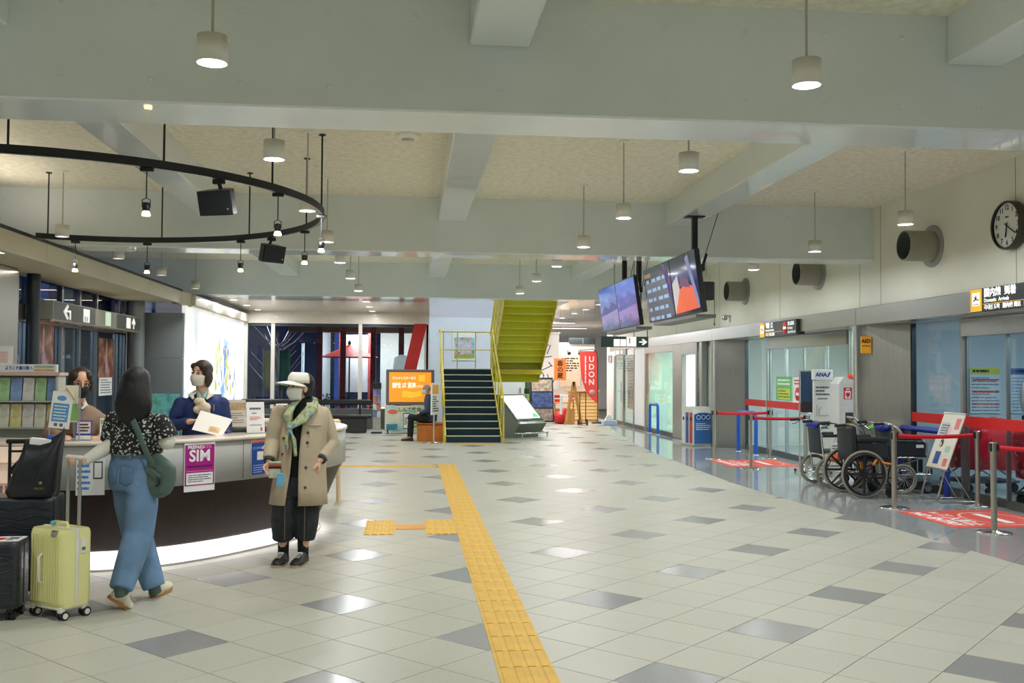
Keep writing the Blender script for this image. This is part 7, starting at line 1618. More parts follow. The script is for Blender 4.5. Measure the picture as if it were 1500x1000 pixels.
torso(b, [((pv.x, pv.y, pv.z-.06), .12, .09, -.5), ((pv.x, pv.y, pv.z+.08), .125, .085, -.5), ((nk.x, nk.y, nk.z-.28), .125, .085, -.5), ((nk.x, nk.y, nk.z-.12), .15, .085, -.5), ((nk.x, nk.y, nk.z-.03), .10, .06, -.5), ((nk.x, nk.y, nk.z+.02), .05, .05, -.5)])
limb(b, [sL, eL, wL], [.046, .036, .024]); limb(b, [sR, eR, wR], [.046, .036, .024]); limb(b, [hL, kL, aL], [.075, .05, .034]); limb(b, [hR, kR, aR], [.075, .05, .034])
hl = V(-2.165, 6.555, .995)
hand(b, wL, (hl-wL)+V(0, 0, .01), (0, .1, -1), .95, 1); hand(b, wR, (.1, .9, .1), (0, 0, -1), .4, -1)
b.build('body', M_SKIN, A, remesh=.006, smooth_it=2)
# hair: long, slightly waved
b = MB(); S = HM
b.ell((0, .022, .045), (.090, .105, .092), S)
rows = []
for z, rx, ry, yy in ((.06, .088, .085, .03), (.0, .100, .088, .042), (-.07, .114, .082, .055), (-.12, .124, .072, .062), (-.165, .120, .060, .068), (-.205, .100, .048, .070), (-.24, .066, .034, .072), (-.26, .034, .02, .072)):
    rows.append([(rx*math.cos(2*PI*i/26)*(1+.03*math.sin(i*2.1+z*30)), yy+ry*math.sin(2*PI*i/26), z+.012*math.sin(i*1.7)) for i in range(26)])
b.rings(rows, S)
b.build('hair', M_HAIR, A, remesh=.010, smooth_it=3)
face(A, HM)
# blouse with short loose sleeves
b = MB(); hz = (-1.849, 6.820, 0.993)[2]
torso(b, [((pv.x+.0, pv.y, hz), .190, .150, -.5), ((pv.x, pv.y, hz+.06), .186, .146, -.5), ((nk.x, nk.y, nk.z-.20), .180, .135, -.5), ((nk.x, nk.y, nk.z-.10), .185, .12, -.5), ((nk.x, nk.y, nk.z-.03), .145, .095, -.5), ((nk.x, nk.y, nk.z+.015), .075, .07, -.5)])
for s_, e_ in ((sL, eL), (sR, eR)):
    m_ = s_+(e_-s_)*.85; b.tube([s_+V(0, 0, .0), s_+(e_-s_)*.4, m_], [.060, .076, .086], 18); b.ell(s_+V(0, 0, -.01), .062)
b.build('blouse', M_BLOT, A, remesh=.010, smooth_it=4)
b = MB(); limb(b, [sL+(eL-sL)*.6, eL, eL+(wL-eL)*.5, wL], [.058, .055, .046, .034]); b.build('white_sleeve', M_WHITEC, A, remesh=.008, smooth_it=3)
b = MB(); limb(b, [sR+(eR-sR)*.6, eR, eR+(wR-eR)*.6, wR], [.060, .058, .046, .034]); b.build('white_sleeve', M_WHITEC, A, remesh=.008, smooth_it=3)
b = MB(); torso(b, [((pv.x, pv.y, hz-.005), .150, .125, -.5), ((pv.x, pv.y, hz+.05), .14, .12, -.5)]); b.build('undershirt', M_WHITEC, A)
# jeans
b = MB(); wz = hz+.01
torso(b, [((pv.x, pv.y, wz), .142, .112, -.5), ((pv.x, pv.y, wz-.07), .165, .135, -.5), ((pv.x, pv.y, pv.z-.03), .176, .148, -.5), ((pv.x+.005, pv.y, pv.z-.12), .165, .135, -.5)])
for h_, k_, a_ in ((hL, kL, aL), (hR, kR, aR)):
    b.tube([h_+V(0, 0, .04), h_+(k_-h_)*.5, k_, k_+(a_-k_)*.55, a_+V(0, 0, .005)], [.098, .106, .098, .088, .076], 20); b.ell(h_, .10); b.ell(k_, .097)
jn = b.build('jeans', M_DENIM, A, remesh=.010, smooth_it=5)
B_ = V(math.sin(math.radians(28)), math.cos(math.radians(28)), 0); sd = V(B_.y, -B_.x, 0)
for s in (-1, 1):
    c = V(pv.x, pv.y, pv.z-.01)+sd*(s*.066)-B_*.138; R = Matrix(((sd.x, 0, -B_.x, c.x), (sd.y, 0, -B_.y, c.y), (0, 1, 0, c.z), (0, 0, 0, 1)))
    rows = [[(-.05+.1*i/8, .055-(.115+.02*(1-abs(i-4)/4))*j/8, .03) for i in range(9)] for j in range(9)]
    pk_ = MB().grid(rows, R).build('back_pocket', mat('denim_pocket', (92, 124, 160), .8, var=.15, scale=9, bump=.6, bscale=14), jn)
    md = pk_.modifiers.new('lie_on_jeans', 'SHRINKWRAP'); md.target = jn; md.wrap_method = 'NEAREST_SURFACEPOINT'; md.offset = .003
    md = pk_.modifiers.new('thick', 'SOLIDIFY'); md.thickness = .003
MB().rings([ring((pv.x, pv.y, wz-.03+q), .151+.0, .121, -.5, 30) for q in (0, .035)]).build('waistband', M_DENIM, jn)
for s, d_ in ((-.08, 0), (0, 0), (.08, 0)):
    c = V(pv.x, pv.y, wz-.012)+sd*s-B_*.124; MB().box(-.006, .006, -.004, .004, -.025, .025, Matrix.Translation(c) @ rz_(-math.radians(28))).build('belt_loop', M_DENIM, jn)
for a_, k_ in ((aL, kL), (aR, kR)): MB().tube([a_+V(0, 0, .08), a_, a_+V(.005, .01, -.03)], [.042, .042, .043], 12).build('sock', M_SOCK, A)
shoe(A, (-1.935, 6.600, 0.078), (-1.813, 6.660, -0.022), M_SHOEW, M_GUM, .054, .105); shoe(A, (-1.743, 6.960, -0.008), (-1.689, 7.170, 0.020), M_SHOEW, M_GUM, .054, .105)
bagA = thing('crossbody_bag', 'sage green crossbody bag hanging at the hip of the walking woman', 'bag', (0, 0, 0)); M_SAGE = mat('bag_sage', (86, 108, 101), .75, var=.1, bump=.4, bscale=18)
c0 = V(*(-1.662, 6.720, 0.856))
rows = []
R = Matrix.Translation(c0) @ rz_(-math.radians(30)) @ Matrix.Rotation(math.radians(30), 4, 'Y')
for z, w_, d_ in ((-.125, .06, .03), (-.115, .10, .05), (-.06, .135, .062), (.0, .14, .06), (.06, .125, .05), (.11, .10, .032), (.125, .08, .02)): rows.append(ring((0, 0, z), w_, d_, 0, 26, 3))
MB().rings(rows, R).build('pouch', M_SAGE, bagA, remesh=.008, smooth_it=3)
MB().box(-.07, .07, -.074, -.055, .0, .05, R, bev=.01).build('front_pocket', M_SAGE, bagA); MB().tube([(.05, -.07, .03), (.09, -.07, .0), (.07, -.07, -.03)], .008, 6, M=R).build('dark_pull', M_BLACK, bagA)
st = [(-1.943, 6.900, 1.269), (-1.857, 6.720, 1.263), (-1.791, 6.640, 1.182), (-1.731, 6.620, 1.049), (-1.691, 6.640, 0.945), (-1.678, 6.680, 0.887)]
MB().tube(st, [(.024, .004)]*6, 8, side=(sd.x, sd.y, .3)).build('strap', M_SAGE, bagA)
# ---- B: standing woman with visor and trench coat
M_COAT = mat('coat_beige', (190, 176, 150), .75, var=.05, scale=5, bump=.35, bscale=9); M_KNIT = mat('knit_black', (24, 25, 27), .85, bump=.3, bscale=200); M_PANT = mat('denim_black', (38, 44, 48), .8, var=.45, scale=26, bump=.4, bscale=30, aniso=(3, 3, .6)); M_VISOR = mat('visor_white', (236, 234, 222), .6, var=.02); M_MASKW = mat('mask_white', (222, 226, 220), .8, bump=.25, bscale=60, aniso=(.4, .4, 3)); M_SHB = mat('shoe_black', (26, 27, 29), .5); M_SOLEB = mat('sole_tan', (176, 160, 128), .5)
Bp = thing('person', 'person standing in a beige trench coat, green scarf and white sun visor', 'person', (0, 0, 0))
fb = math.radians(-10); b = MB(); HB = head_frame((-0.895, 8.060, 1.423), math.radians(-48), 0, -.06)
nk = V(*(-0.858, 8.090, 1.284)); sR = V(*(-1.053, 8.050, 1.219)); sL = V(*(-0.713, 8.130, 1.205)); pv = V(*(-0.895, 8.100, 0.686)); eR = V(*(-1.100, 8.060, 0.993)); wR = V(*(-1.114, 7.940, 0.834)); eL = V(*(-0.639, 8.140, 0.970)); wL = V(*(-0.717, 7.980, 0.840))
hR = V(*(-0.990, 8.080, 0.655)); hL = V(*(-0.807, 8.100, 0.652)); kR = V(*(-1.016, 8.060, 0.340)); kL = V(*(-0.828, 8.080, 0.324)); aR = V(*(-1.012, 8.100, 0.092)); aL = V(*(-0.855, 8.100, 0.079))
head(b, HB, 1.0, nk)
torso(b, [((pv.x, pv.y, pv.z-.05), .12, .085, fb), ((pv.x, pv.y, pv.z+.12), .115, .08, fb), ((nk.x-.01, nk.y, nk.z-.22), .125, .085, fb), ((nk.x, nk.y, nk.z-.10), .145, .08, fb), ((nk.x, nk.y, nk.z-.02), .09, .06, fb), ((nk.x, nk.y, nk.z+.02), .05, .05, fb)])
limb(b, [sR, eR, wR], [.044, .035, .024]); limb(b, [sL, eL, wL], [.044, .035, .024]); limb(b, [hR, kR, aR], [.07, .048, .034]); limb(b, [hL, kL, aL], [.07, .048, .034])
hand(b, wR, (-.05, -.15, -1), (.6, -.6, 0), .7, 1); hand(b, wL, (-.75, -.2, -.6), (-.1, .5, -.6), .6, 1)
b.build('body', M_SKIN, Bp, remesh=.006, smooth_it=2)
b = MB(); b.ell((0, .038, .034), (.083, .092, .092), HB); b.ell((0, .07, -.03), (.070, .045, .075), HB); b.ell((.066, .03, -.035), (.018, .035, .05), HB); b.ell((-.066, .03, -.035), (.018, .035, .05), HB)
b.build('hair', M_HAIR, Bp, remesh=.007, smooth_it=3)
face(Bp, HB); mask(Bp, HB, M_MASKW)
# visor: band round the head and a curved brim
rows = [[((.086+.004*u)*math.sin(a), .008-(.104+.004*u)*math.cos(a), z+.018*(1-math.cos(a))*.0+.004) for a in [-1.75+3.5*j/24 for j in range(25)]] for u, z in ((.8, .030), (1.2, .055), (.3, .080), (-2.5, .100), (-6.0, .114))]
vz = MB().grid(rows, HB).build('visor_band', M_VISOR, Bp, solid=.004)
rows = []
for i in range(7):
    u = i/6; rows.append([(.0885*math.sin(a)*(1+.06*u), .008-(.106+.130*u*max(0, math.cos(a))**.6)*max(0, math.cos(a)), .036-.010*u+.012*math.cos(a)*(1-u)-.022*math.sin(a)**2) for a in [-1.45+2.9*j/18 for j in range(19)]])
MB().grid(rows, HB).build('visor_brim', M_VISOR, vz, solid=.004)
# knit and trousers
b = MB(); torso(b, [((pv.x, pv.y, pv.z-.02), .14, .10, fb), ((pv.x, pv.y, pv.z+.15), .135, .098, fb), ((nk.x-.01, nk.y, nk.z-.22), .145, .105, fb), ((nk.x, nk.y, nk.z-.10), .16, .09, fb), ((nk.x, nk.y, nk.z-.02), .085, .07, fb), ((nk.x, nk.y-.005, nk.z+.055), .062, .062, fb)]); b.build('knit_top', M_KNIT, Bp, remesh=.009, smooth_it=3)
b = MB(); torso(b, [((pv.x, pv.y, pv.z+.02), .145, .105, fb), ((pv.x, pv.y, pv.z-.06), .16, .12, fb), ((pv.x, pv.y, pv.z-.14), .155, .11, fb)])
for h_, k_, a_, dx in ((hR, kR, aR, -.006), (hL, kL, aL, .012)): b.tube([h_+V(0, 0, .03), h_+(k_-h_)*.5, k_, V(a_.x+dx, a_.y, (-3.202, 8.100, 0.200)[2])], [.092, .097, .095, .083], 20)
pt = b.build('trousers', M_PANT, Bp, remesh=.009, smooth_it=3)
for k_, dx in ((kR, .03), (kL, -.005)): MB().tube([k_+V(dx, -.104, .16), k_+V(dx, -.110, 0), k_+V(dx, -.104, -.13)], .003, 5).build('seam', mat('seam_tan', (120, 104, 84), .8), pt)
MB().tube([hR+V(-.07, -.09, -.10), hR+V(-.02, -.115, -.12), hR+V(.03, -.11, -.10)], .003, 5).tube([hL+V(-.04, -.11, -.12), hL+V(.02, -.115, -.125), hL+V(.07, -.09, -.11)], .003, 5).build('pocket_seam', mat('seam_tan', (120, 104, 84)), pt)
for a_ in (aR, aL): MB().tube([a_+V(0, 0, .18), a_, a_+V(0, -.01, -.035), a_+V(-.01, -.06, -.05)], [.047, .044, .046, .040], 12).build('sock', M_KNIT, Bp)
for h_, t_ in (((-0.999, 8.130, 0.037), (-1.050, 7.900, 0.038)), ((-0.841, 8.130, 0.024), (-0.904, 7.880, 0.018))):
    o = shoe(Bp, (h_[0], h_[1], 0), (t_[0], t_[1], 0), M_SHB, M_SOLEB, .052, .10)
    H1, T1 = V(h_[0], h_[1], 0), V(t_[0], t_[1], 0); c = H1+(T1-H1)*.45
    MB().box(-.022, .022, -.008, .008, .0, .014, Matrix.Translation(c+V(0, 0, .088)) @ rz_(math.atan2(T1.y-H1.y, T1.x-H1.x)+PI/2), bev=.003).build('white_strap', M_MASKW, o)
# open trench coat
hem = (-0.876, 8.050, 0.482)[2]
cr = [(hem, .225, .165, .30), (hem+.12, .215, .16, .27), (pv.z+.05, .200, .150, .22), (pv.z+.22, .192, .142, .20), (nk.z-.22, .192, .138, .24), (nk.z-.10, .196, .118, .30), (nk.z-.03, .150, .092, .45), (nk.z+.015, .092, .074, .6)]
def coat_pt(i, a):
    z, rx, ry, o_ = cr[i]; u = (z-hem)/(nk.z-hem); cx, cy = pv.x+(nk.x-pv.x)*u, pv.y+(nk.y-pv.y)*u; f = (abs(math.cos(a))**2.4+abs(math.sin(a))**2.4)**(-1/2.4); x, y = rx*math.sin(a)*f, -ry*math.cos(a)*f
    w_ = 1+.025*math.sin(a*9)*(1-u); x *= w_; y *= w_
    return (cx+x*math.cos(fb)-y*math.sin(fb), cy+x*math.sin(fb)+y*math.cos(fb), z)
rows = []
for i in range(len(cr)):
    o_ = cr[i][3]; s0 = -.38*(o_/.3) if i > 0 else -.52; rows.append([coat_pt(i, -o_*.9-.02+.0+(2*PI-(o_*1.6))*-(j/44)+0) for j in range(45)])
ct_ = MB().grid(rows).build('coat', M_COAT, Bp, solid=.014)
for s_, e_, w_ in ((sR, eR, wR), (sL, eL, wL)):
    b = MB(); b.tube([s_+V(0, 0, -.0), s_+(e_-s_)*.5, e_, e_+(w_-e_)*.55, w_+(e_-w_)*.12], [.066, .070, .066, .058, .054], 18); b.ell(s_+V(0, 0, -.004), .068); b.ell(e_, .066)
    b.build('sleeve', M_COAT, ct_, remesh=.009, smooth_it=4)
    MB().tube([w_+(e_-w_)*.20, w_+(e_-w_)*.02], [.047, .044], 16).build('plaid_cuff', mat('cuff_plaid', (52, 60, 66), .8, var=.5, scale=60), ct_)
def coat_dot(i, a, u=0):
    p = V(*coat_pt(i, a)); q = V(*coat_pt(min(i+1, len(cr)-1), a)); return p+(q-p)*u
for i, u in ((1, .2), (2, .3), (3, .5), (3, 1.6), ):
    p = coat_dot(min(i, 6), .42, min(u, 1)); MB().ell((p.x, p.y-.012, p.z), (.0115, .007, .0115), n=14, m=8).build('button', mat('button_brown', (70, 56, 44), .4), ct_)
for i, u in ((2, .9), (3, .7)):
    p = coat_dot(i, -.62, u); MB().ell((p.x, p.y-.010, p.z), (.0105, .007, .0105), n=14, m=8).build('button', mat('button_brown', (70, 56, 44)), ct_)
p, q = coat_dot(4, .35, .5), coat_dot(4, 1.0, .5); MB().tube([p+V(0, -.012, 0), (p+q)/2+V(.01, -.022, -.004), q+V(.0, -.014, 0)], .006, 6).build('storm_flap_edge', M_COAT, ct_)
# scarf: two bands from the neck to a knot, then two tails
def scarf_m(nt, p, N, L):
    tc = N('ShaderNodeTexCoord'); n = N('ShaderNodeTexNoise'); n.inputs['Scale'].default_value = 17; n.inputs['Detail'].default_value = 3; L(tc.outputs['Object'], n.inputs['Vector'])
    r = ramp(nt, [(.34, (96, 130, 132)), (.46, (156, 178, 160)), (.54, (190, 190, 130)), (.62, (122, 140, 96)), (.7, (200, 196, 160))]); L(n.outputs['Fac'], r.inputs[0]); L(r.outputs[0], p.inputs['Base Color']); p.inputs['Roughness'].default_value = .7
M_SCARF = node_mat('scarf_print', scarf_m)
kn = V(*(-0.956, 7.930, 1.099)); b = MB()
b.tube([(-0.902, 8.040, 1.319), (-0.944, 7.990, 1.276), (-0.977, 7.955, 1.201), kn], [.026, .042, .044, .018], 12, flat=.5); b.tube([(-0.769, 8.070, 1.307), (-0.792, 7.985, 1.255), (-0.858, 7.950, 1.175), kn], [.030, .054, .054, .018], 12, flat=.45)
b.tube([(-0.909, 8.100, 1.328), (-0.848, 8.150, 1.338), (-0.766, 8.100, 1.307)], [.024, .03, .03], 12); b.ell(kn, (.026, .02, .024))
b.tube([kn, (-0.977, 7.935, 1.018), (-0.970, 7.930, 0.921)], [.016, .040, .034], 12, flat=.45); b.tube([kn, (-0.917, 7.930, 1.002), (-0.905, 7.930, 0.877)], [.014, .038, .030], 12, flat=.45)
b.build('scarf', M_SCARF, Bp, remesh=.006, smooth_it=2)
wal = thing('travel_wallet', 'clear striped travel wallet with a blue tag in the hand of the visor wearer', 'wallet', (-1.061, 7.870, 0.786)); b = MB().box(-.045, .055, -.010, .010, -.075, .055, bev=.006).build('pouch', mat('wallet_clear', (196, 196, 176), .3, var=.25, scale=20), wal); MB().box(-.044, .054, -.0115, .0115, .02, .034).build('red_stripe', mat('stripe_red', (200, 50, 40), .5), wal); MB().box(-.044, .054, -.0115, .0115, .0, .018).build('black_stripe', M_BLACK, wal); MB().box(-.044, .054, -.0115, .0115, .036, .05).build('green_stripe', mat('stripe_green', (130, 160, 110), .5), wal)
MB().box(.03, .085, -.02, -.014, -.13, -.03, Matrix.Rotation(.1, 4, 'Y'), bev=.003).build('blue_tag', mat('tag_sky', (100, 184, 226), .5), wal); MB().tube([(.055, -.015, -.03), (.05, -.012, .0)], .003, 5).build('tag_cord', M_SAGE, wal)
# ---- C: clerk in a navy jacket holding papers
M_NAVYJ = mat('jacket_navy', (30, 48, 104), .75, var=.06, bump=.25, bscale=14); M_MASKG = mat('mask_grey', (206, 200, 190), .8, bump=.2, bscale=50)
Cp = thing('person', 'person in a navy jacket, cream scarf and pale mask holding papers behind the counter', 'person', (0, 0, 0))
fc = math.radians(4); b = MB(); HC = head_frame((-1.827, 8.780, 1.522), math.radians(-22), .06, -.04)
nk = V(*(-1.815, 8.820, 1.348)); sR = V(*(-1.996, 8.800, 1.258)); sL = V(*(-1.654, 8.840, 1.258)); pv = V(*(-1.845, 8.860, 0.879)); eR = V(*(-2.063, 8.780, 1.063)); wR = V(*(-1.860, 8.560, 1.121)); eL = V(*(-1.615, 8.840, 1.018)); wL = V(*(-1.574, 8.620, 0.984))
head(b, HC, .97, nk)
torso(b, [((pv.x, pv.y, .55), .14, .10, fc), ((pv.x, pv.y, pv.z), .13, .09, fc), ((nk.x, nk.y, nk.z-.24), .125, .085, fc), ((nk.x, nk.y, nk.z-.11), .15, .085, fc), ((nk.x, nk.y, nk.z-.03), .10, .06, fc), ((nk.x, nk.y, nk.z+.02), .05, .05, fc)])
limb(b, [sR, eR, wR], [.046, .036, .024]); limb(b, [sL, eL, wL], [.046, .036, .024])
hips = V(pv.x, pv.y, .80)
for s in (-.09, .09): limb(b, [hips+V(s, 0, 0), hips+V(s*.95, -.01, -.36), hips+V(s*.9, .02, -.73)], [.08, .052, .036]); b.tube([hips+V(s*.9, .02, -.73), hips+V(s*.95, -.12, -.775)], [.034, .024], 10)
hand(b, wR, (.9, -.1, .12), (.1, -.2, -.9), .3, 1); hand(b, wL, (-.25, -.7, .35), (-.5, -.1, -.2), .6, -1)
b.build('body', M_SKIN, Cp, remesh=.006, smooth_it=2)
b = MB(); b.ell((0, .026, .040), (.084, .098, .090), HC); b.ell((0, .060, -.03), (.082, .055, .085), HC); b.ell((.074, .012, -.03), (.022, .045, .085), HC); b.ell((-.072, .028, -.03), (.020, .040, .075), HC); b.ell((.050, -.040, .064), (.030, .036, .034), HC, 14, 8); b.ell((-.050, -.036, .066), (.028, .034, .032), HC, 14, 8)
b.build('hair', M_HAIRB, Cp, remesh=.007, smooth_it=3)
face(Cp, HC); mask(Cp, HC, M_MASKG, .97)
b = MB(); torso(b, [((pv.x, pv.y, .80), .17, .125, fc), ((pv.x, pv.y, pv.z), .160, .118, fc), ((nk.x, nk.y, nk.z-.24), .160, .118, fc), ((nk.x, nk.y, nk.z-.11), .182, .105, fc), ((nk.x, nk.y, nk.z-.055), .162, .09, fc), ((nk.x, nk.y, nk.z-.02), .11, .075, fc), ((nk.x, nk.y+.01, nk.z), .07, .065, fc)])
for s_, e_, w_ in ((sR, eR, wR), (sL, eL, wL)): b.tube([s_, s_+(e_-s_)*.5, e_, e_+(w_-e_)*.6, w_+(e_-w_)*.1], [.064, .066, .060, .050, .042], 18); b.ell(s_, .066); b.ell(e_, .060)
b.build('jacket', M_NAVYJ, Cp, remesh=.009, smooth_it=4)
b = MB()
for s_ in (-1, 1): b.tube([nk+V(s_*.055, .0, .035), nk+V(s_*.085, -.075, .0), nk+V(s_*.055, -.115, -.04)], [.012, .028, .010], 10, flat=.35)
b.build('white_collar', M_WHITEC, Cp, remesh=.005, smooth_it=1)
b = MB(); c = nk+V(.01, -.115, -.06); b.tube([nk+V(-.035, -.06, .03), nk+V(-.01, -.10, -.02), c], [.012, .022, .018], 10); b.tube([nk+V(.045, -.055, .03), nk+V(.03, -.10, -.02), c], [.012, .022, .018], 10); b.build('scarf_band', mat('scarf_teal', (140, 176, 168), .7, var=.2, scale=20), Cp, remesh=.006)
b = MB(); b.ell(c+V(-.01, -.02, .0), (.05, .03, .035)); b.ell(c+V(.03, -.02, -.05), (.06, .03, .045)); b.ell(c+V(-.02, -.01, -.07), (.045, .03, .04)); b.ell(c+V(.045, -.01, -.09), (.04, .02, .03)); b.build('cream_scarf', mat('scarf_cream', (218, 206, 180), .75, var=.2, scale=22, bump=.4, bscale=30), Cp, remesh=.008, smooth_it=2)
b = MB(); torso(b, [((pv.x, pv.y, .81), .15, .11, fc), ((pv.x, pv.y, .30), .17, .14, fc)]); b.build('skirt', M_NAVYJ, Cp)
MB().box(-.006, .006, -.004, .004, -.03, .03, Matrix.Translation(nk+V(.115, -.095, -.115))).build('pen_clip', M_ALU, Cp)
for s in (-.09, .09): h_ = hips+V(s*.9, .05, -.80); MB().ell((h_.x, h_.y-.08, .03), (.04, .12, .03)).build('shoe', M_SHB, Cp)
pp = thing('paper_sheet', 'white papers held in the hands of the clerk in navy', 'paper', (0, 0, 0))
Q = [V(*(-1.768, 8.520, 1.216)), V(*(-1.498, 8.500, 1.142)), V(*(-1.568, 8.400, 1.004)), V(*(-1.817, 8.420, 1.060))]; nn = (Q[1]-Q[0]).cross(Q[3]-Q[0]).normalized()*.0015
MB().add([q-nn for q in Q]+[q+nn for q in Q], [(0, 1, 2, 3), (7, 6, 5, 4)]+[(i, (i+1) % 4, 4+(i+1) % 4, 4+i) for i in range(4)]).build('sheet', M_WPRINT, pp); u_ = (Q[2]-Q[3]).normalized(); v_ = (Q[0]-Q[3]); v_ = (v_-u_*v_.dot(u_)).normalized(); w_ = u_.cross(v_); R = Matrix(((u_.x, v_.x, w_.x, Q[3].x), (u_.y, v_.y, w_.y, Q[3].y), (u_.z, v_.z, w_.z, Q[3].z), (0, 0, 0, 1)))
MB().box(.13, .22, .02, .07, .002, .003, R).build('orange_picture', mat('paper_pic', (240, 200, 150), .5, var=.3, scale=16), pp)
# ---- D: clerk in a brown cardigan
M_CARD = mat('cardigan_brown', (150, 128, 110), .85, var=.06, bump=.4, bscale=120); M_GREYT = mat('top_grey', (128, 128, 130), .8); M_MASKB = mat('mask_black', (30, 30, 33), .8, bump=.2, bscale=50)
Dp = thing('person', 'person in a brown cardigan and black mask leaning on the counter', 'person', (0, 0, 0))
fd = math.radians(12); b = MB(); HD = head_frame((-2.617, 8.100, 1.448), math.radians(28), .04, .16)
nk = V(*(-2.661, 8.200, 1.276)); sR = V(*(-2.799, 8.160, 1.179)); sL = V(*(-2.517, 8.220, 1.176)); pv = V(*(-2.745, 8.400, 0.842)); eR = V(*(-2.824, 8.060, 1.043)); wR = V(*(-2.683, 7.860, 1.035)); eL = V(*(-2.433, 8.200, 0.990)); wL = V(*(-2.420, 7.980, 1.022))
head(b, HD, 1.0, nk)
torso(b, [((pv.x, pv.y, .55), .14, .10, fd), ((pv.x, pv.y, pv.z), .135, .09, fd), ((nk.x, nk.y+.03, nk.z-.24), .13, .09, fd), ((nk.x, nk.y, nk.z-.11), .15, .085, fd), ((nk.x, nk.y, nk.z-.03), .10, .06, fd), ((nk.x, nk.y, nk.z+.02), .05, .05, fd)])
limb(b, [sR, eR, wR], [.046, .036, .025]); limb(b, [sL, eL, wL], [.046, .036, .025]); hips = V(pv.x, pv.y, .80)
for s in (-.09, .09): limb(b, [hips+V(s, 0, 0), hips+V(s*.95, -.01, -.36), hips+V(s*.9, .02, -.73)], [.08, .052, .036]); b.tube([hips+V(s*.9, .02, -.73), hips+V(s*.95, -.12, -.775)], [.034, .024], 10)
hand(b, wR, (.75, -.55, -.02), (.2, .2, -.9), .7, -1); hand(b, wL, (-.6, -.6, -.02), (-.2, .2, -.9), .5, 1)
b.build('body', M_SKIN, Dp, remesh=.006, smooth_it=2)
b = MB(); b.ell((0, .034, .040), (.088, .098, .092), HD); b.ell((0, .055, -.02), (.086, .06, .075), HD); b.ell((.078, .012, -.005), (.020, .045, .065), HD); b.ell((-.078, .012, -.005), (.020, .045, .065), HD); b.ell((.050, -.040, .062), (.030, .036, .034), HD, 14, 8); b.ell((-.054, -.034, .060), (.026, .036, .036), HD, 14, 8)
b.build('hair', M_HAIRB, Dp, remesh=.007, smooth_it=3)
face(Dp, HD, glasses=True); mask(Dp, HD, M_MASKB)
b = MB(); torso(b, [((pv.x, pv.y, .78), .17, .125, fd), ((pv.x, pv.y, pv.z), .165, .12, fd), ((nk.x, nk.y+.03, nk.z-.24), .168, .122, fd), ((nk.x, nk.y, nk.z-.12), .19, .108, fd), ((nk.x, nk.y, nk.z-.06), .172, .09, fd), ((nk.x, nk.y, nk.z-.02), .115, .075, fd), ((nk.x, nk.y+.015, nk.z-.005), .075, .06, fd)])
for s_, e_, w_ in ((sR, eR, wR), (sL, eL, wL)): b.tube([s_, s_+(e_-s_)*.5, e_, e_+(w_-e_)*.6, w_+(e_-w_)*.15], [.060, .066, .062, .052, .044], 18); b.ell(s_+V(0, 0, -.02), .062); b.ell(e_, .062)
b.build('cardigan', M_CARD, Dp, remesh=.009, smooth_it=4)
b = MB(); q0 = nk+V(.02, -.085, -.02); b.prism([(-.045, .03), (.045, .03), (.035, -.1), (.02, -.30), (-.02, -.30), (-.035, -.1)], -.05, .032, Matrix.Translation(q0+V(0, .0, 0)) @ rz_(fd) @ Matrix.Rotation(PI/2, 4, 'X')); b.build('grey_top', M_GREYT, Dp)
b = MB()
for s_ in (-1, 1): b.tube([nk+V(s_*.05, .0, .03), nk+V(s_*.065+.01, -.085, .0), nk+V(s_*.045+.02, -.125, -.035)], [.010, .024, .010], 10, flat=.35)
b.build('white_collar', M_WHITEC, Dp, remesh=.005, smooth_it=1)
b = MB(); torso(b, [((pv.x, pv.y, .80), .15, .11, fd), ((pv.x, pv.y, .30), .17, .14, fd)]); b.build('skirt', M_KNIT, Dp)
for s in (-.09, .09): h_ = hips+V(s*.9, .05, -.80); MB().ell((h_.x, h_.y-.08, .03), (.04, .12, .03)).build('shoe', M_SHB, Dp)
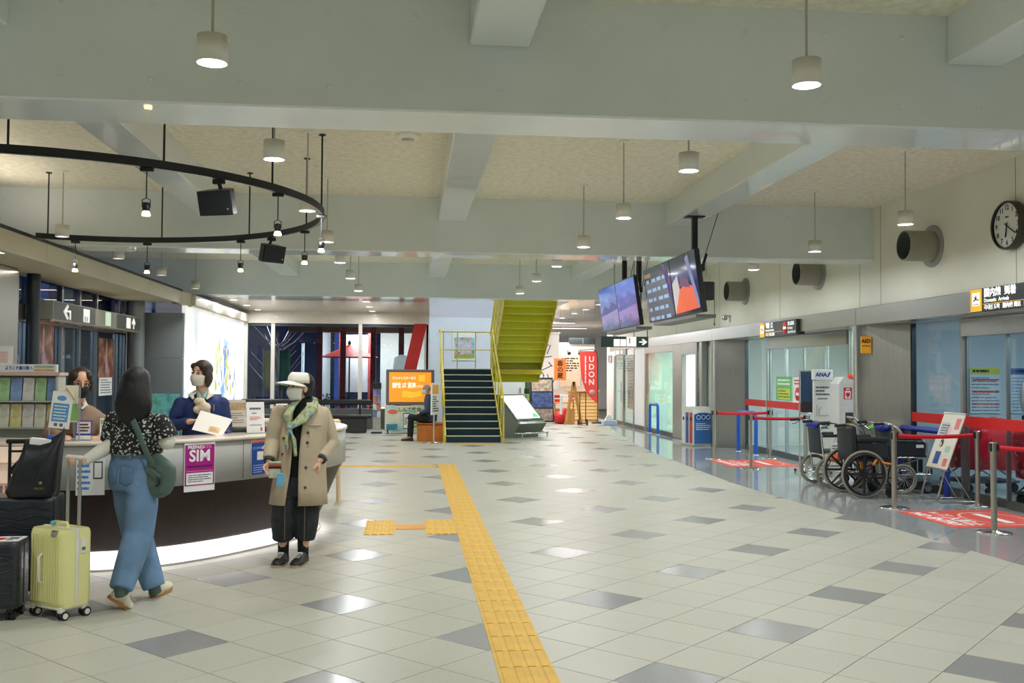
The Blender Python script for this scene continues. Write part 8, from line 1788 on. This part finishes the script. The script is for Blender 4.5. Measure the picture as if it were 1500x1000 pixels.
# ---- E: old man seated on the orange bench, facing left
Ep = thing('person', 'elderly person in dark blue jacket and black trousers sitting on the orange bench', 'person', (0, 0, 0)); M_JKT = mat('jacket_blue', (34, 58, 84), .6, var=.15, bump=.3, bscale=14)
b = MB(); hp = V(.44, 22.36, .50); nk = V(.42, 22.36, 1.02); HE = head_frame((.36, 22.36, 1.17), math.radians(-78), 0, .10)
head(b, HE, 1.0, nk); fe = math.radians(-90)
torso(b, [(hp+V(0, 0, -.05), .15, .11, fe), (hp+V(.03, 0, .15), .14, .10, fe), (nk+V(.03, 0, -.2), .15, .10, fe), (nk+V(.01, 0, -.08), .16, .085, fe), (nk+V(0, 0, 0), .07, .06, fe)])
J = {}
for s in (-1, 1):
    sh = nk+V(.02, s*.18, -.07); el = nk+V(-.02, s*.22, -.34); wr = nk+V(-.22, s*.12, -.40); limb(b, [sh, el, wr], [.048, .038, .026]); hand(b, wr, (-.9, -.1*s, -.3), (0, 0, -1), .6, s)
    kn_ = V(.02, 22.36+s*.11, .52); an = V(.0, 22.36+s*.11, .10); h2 = hp+V(0, s*.09, 0); limb(b, [h2, kn_, an], [.08, .058, .038]); b.tube([an, an+V(-.13, 0, -.05)], [.036, .026], 10); J[s] = (sh, el, wr, h2, kn_, an)
b.build('body', mat('skin_old', (206, 150, 122), .55, var=.06), Ep, remesh=.008, smooth_it=2)
b = MB(); b.ell((0, .06, .0), (.075, .05, .06), HE); b.build('hair', mat('hair_grey', (150, 146, 142), .7, var=.2, bump=.5), Ep, remesh=.008)
face(Ep, HE, m_brow=mat('hair_grey', (150, 146, 142))); mask(Ep, HE, M_MASKW)
b = MB(); torso(b, [(hp+V(.01, 0, -.06), .19, .15, fe), (hp+V(.03, 0, .15), .185, .145, fe), (nk+V(.03, 0, -.2), .19, .14, fe), (nk+V(.01, 0, -.08), .195, .12, fe), (nk+V(0, 0, -.0), .10, .09, fe), (nk+V(-.0, 0, .03), .075, .07, fe)])
for s in (-1, 1): sh, el, wr = J[s][:3]; b.tube([sh, el, wr+(el-wr)*.1], [.072, .068, .052], 16); b.ell(sh, .074); b.ell(el, .068)
b.build('jacket', M_JKT, Ep, remesh=.012, smooth_it=4)
b = MB()
for s in (-1, 1): h2, kn_, an = J[s][3:]; b.tube([h2, (h2+kn_)/2, kn_, (kn_+an)/2, an], [.105, .098, .085, .075, .068], 16); b.ell(kn_, .085); b.ell(h2, .105)
b.build('trousers', M_KNIT, Ep, remesh=.012, smooth_it=3)
for s in (-1, 1): an = J[s][5]; shoe(Ep, (an.x+.07, an.y, 0), (an.x-.2, an.y, 0), M_SHB, M_BLACK, .048, .08)
# ---------------------------------------------------------------- lettering becomes plain mesh
bpy.context.view_layer.update()
dg = bpy.context.evaluated_depsgraph_get()
for o in [o for o in sc.objects if o.type == 'FONT']:
    me = bpy.data.meshes.new_from_object(o.evaluated_get(dg)); nm = o.name.split('.')[0]
    n = bpy.data.objects.new(nm, me); col.objects.link(n); n.parent = o.parent; n.matrix_local = o.matrix_local.copy()
    bpy.data.objects.remove(o)
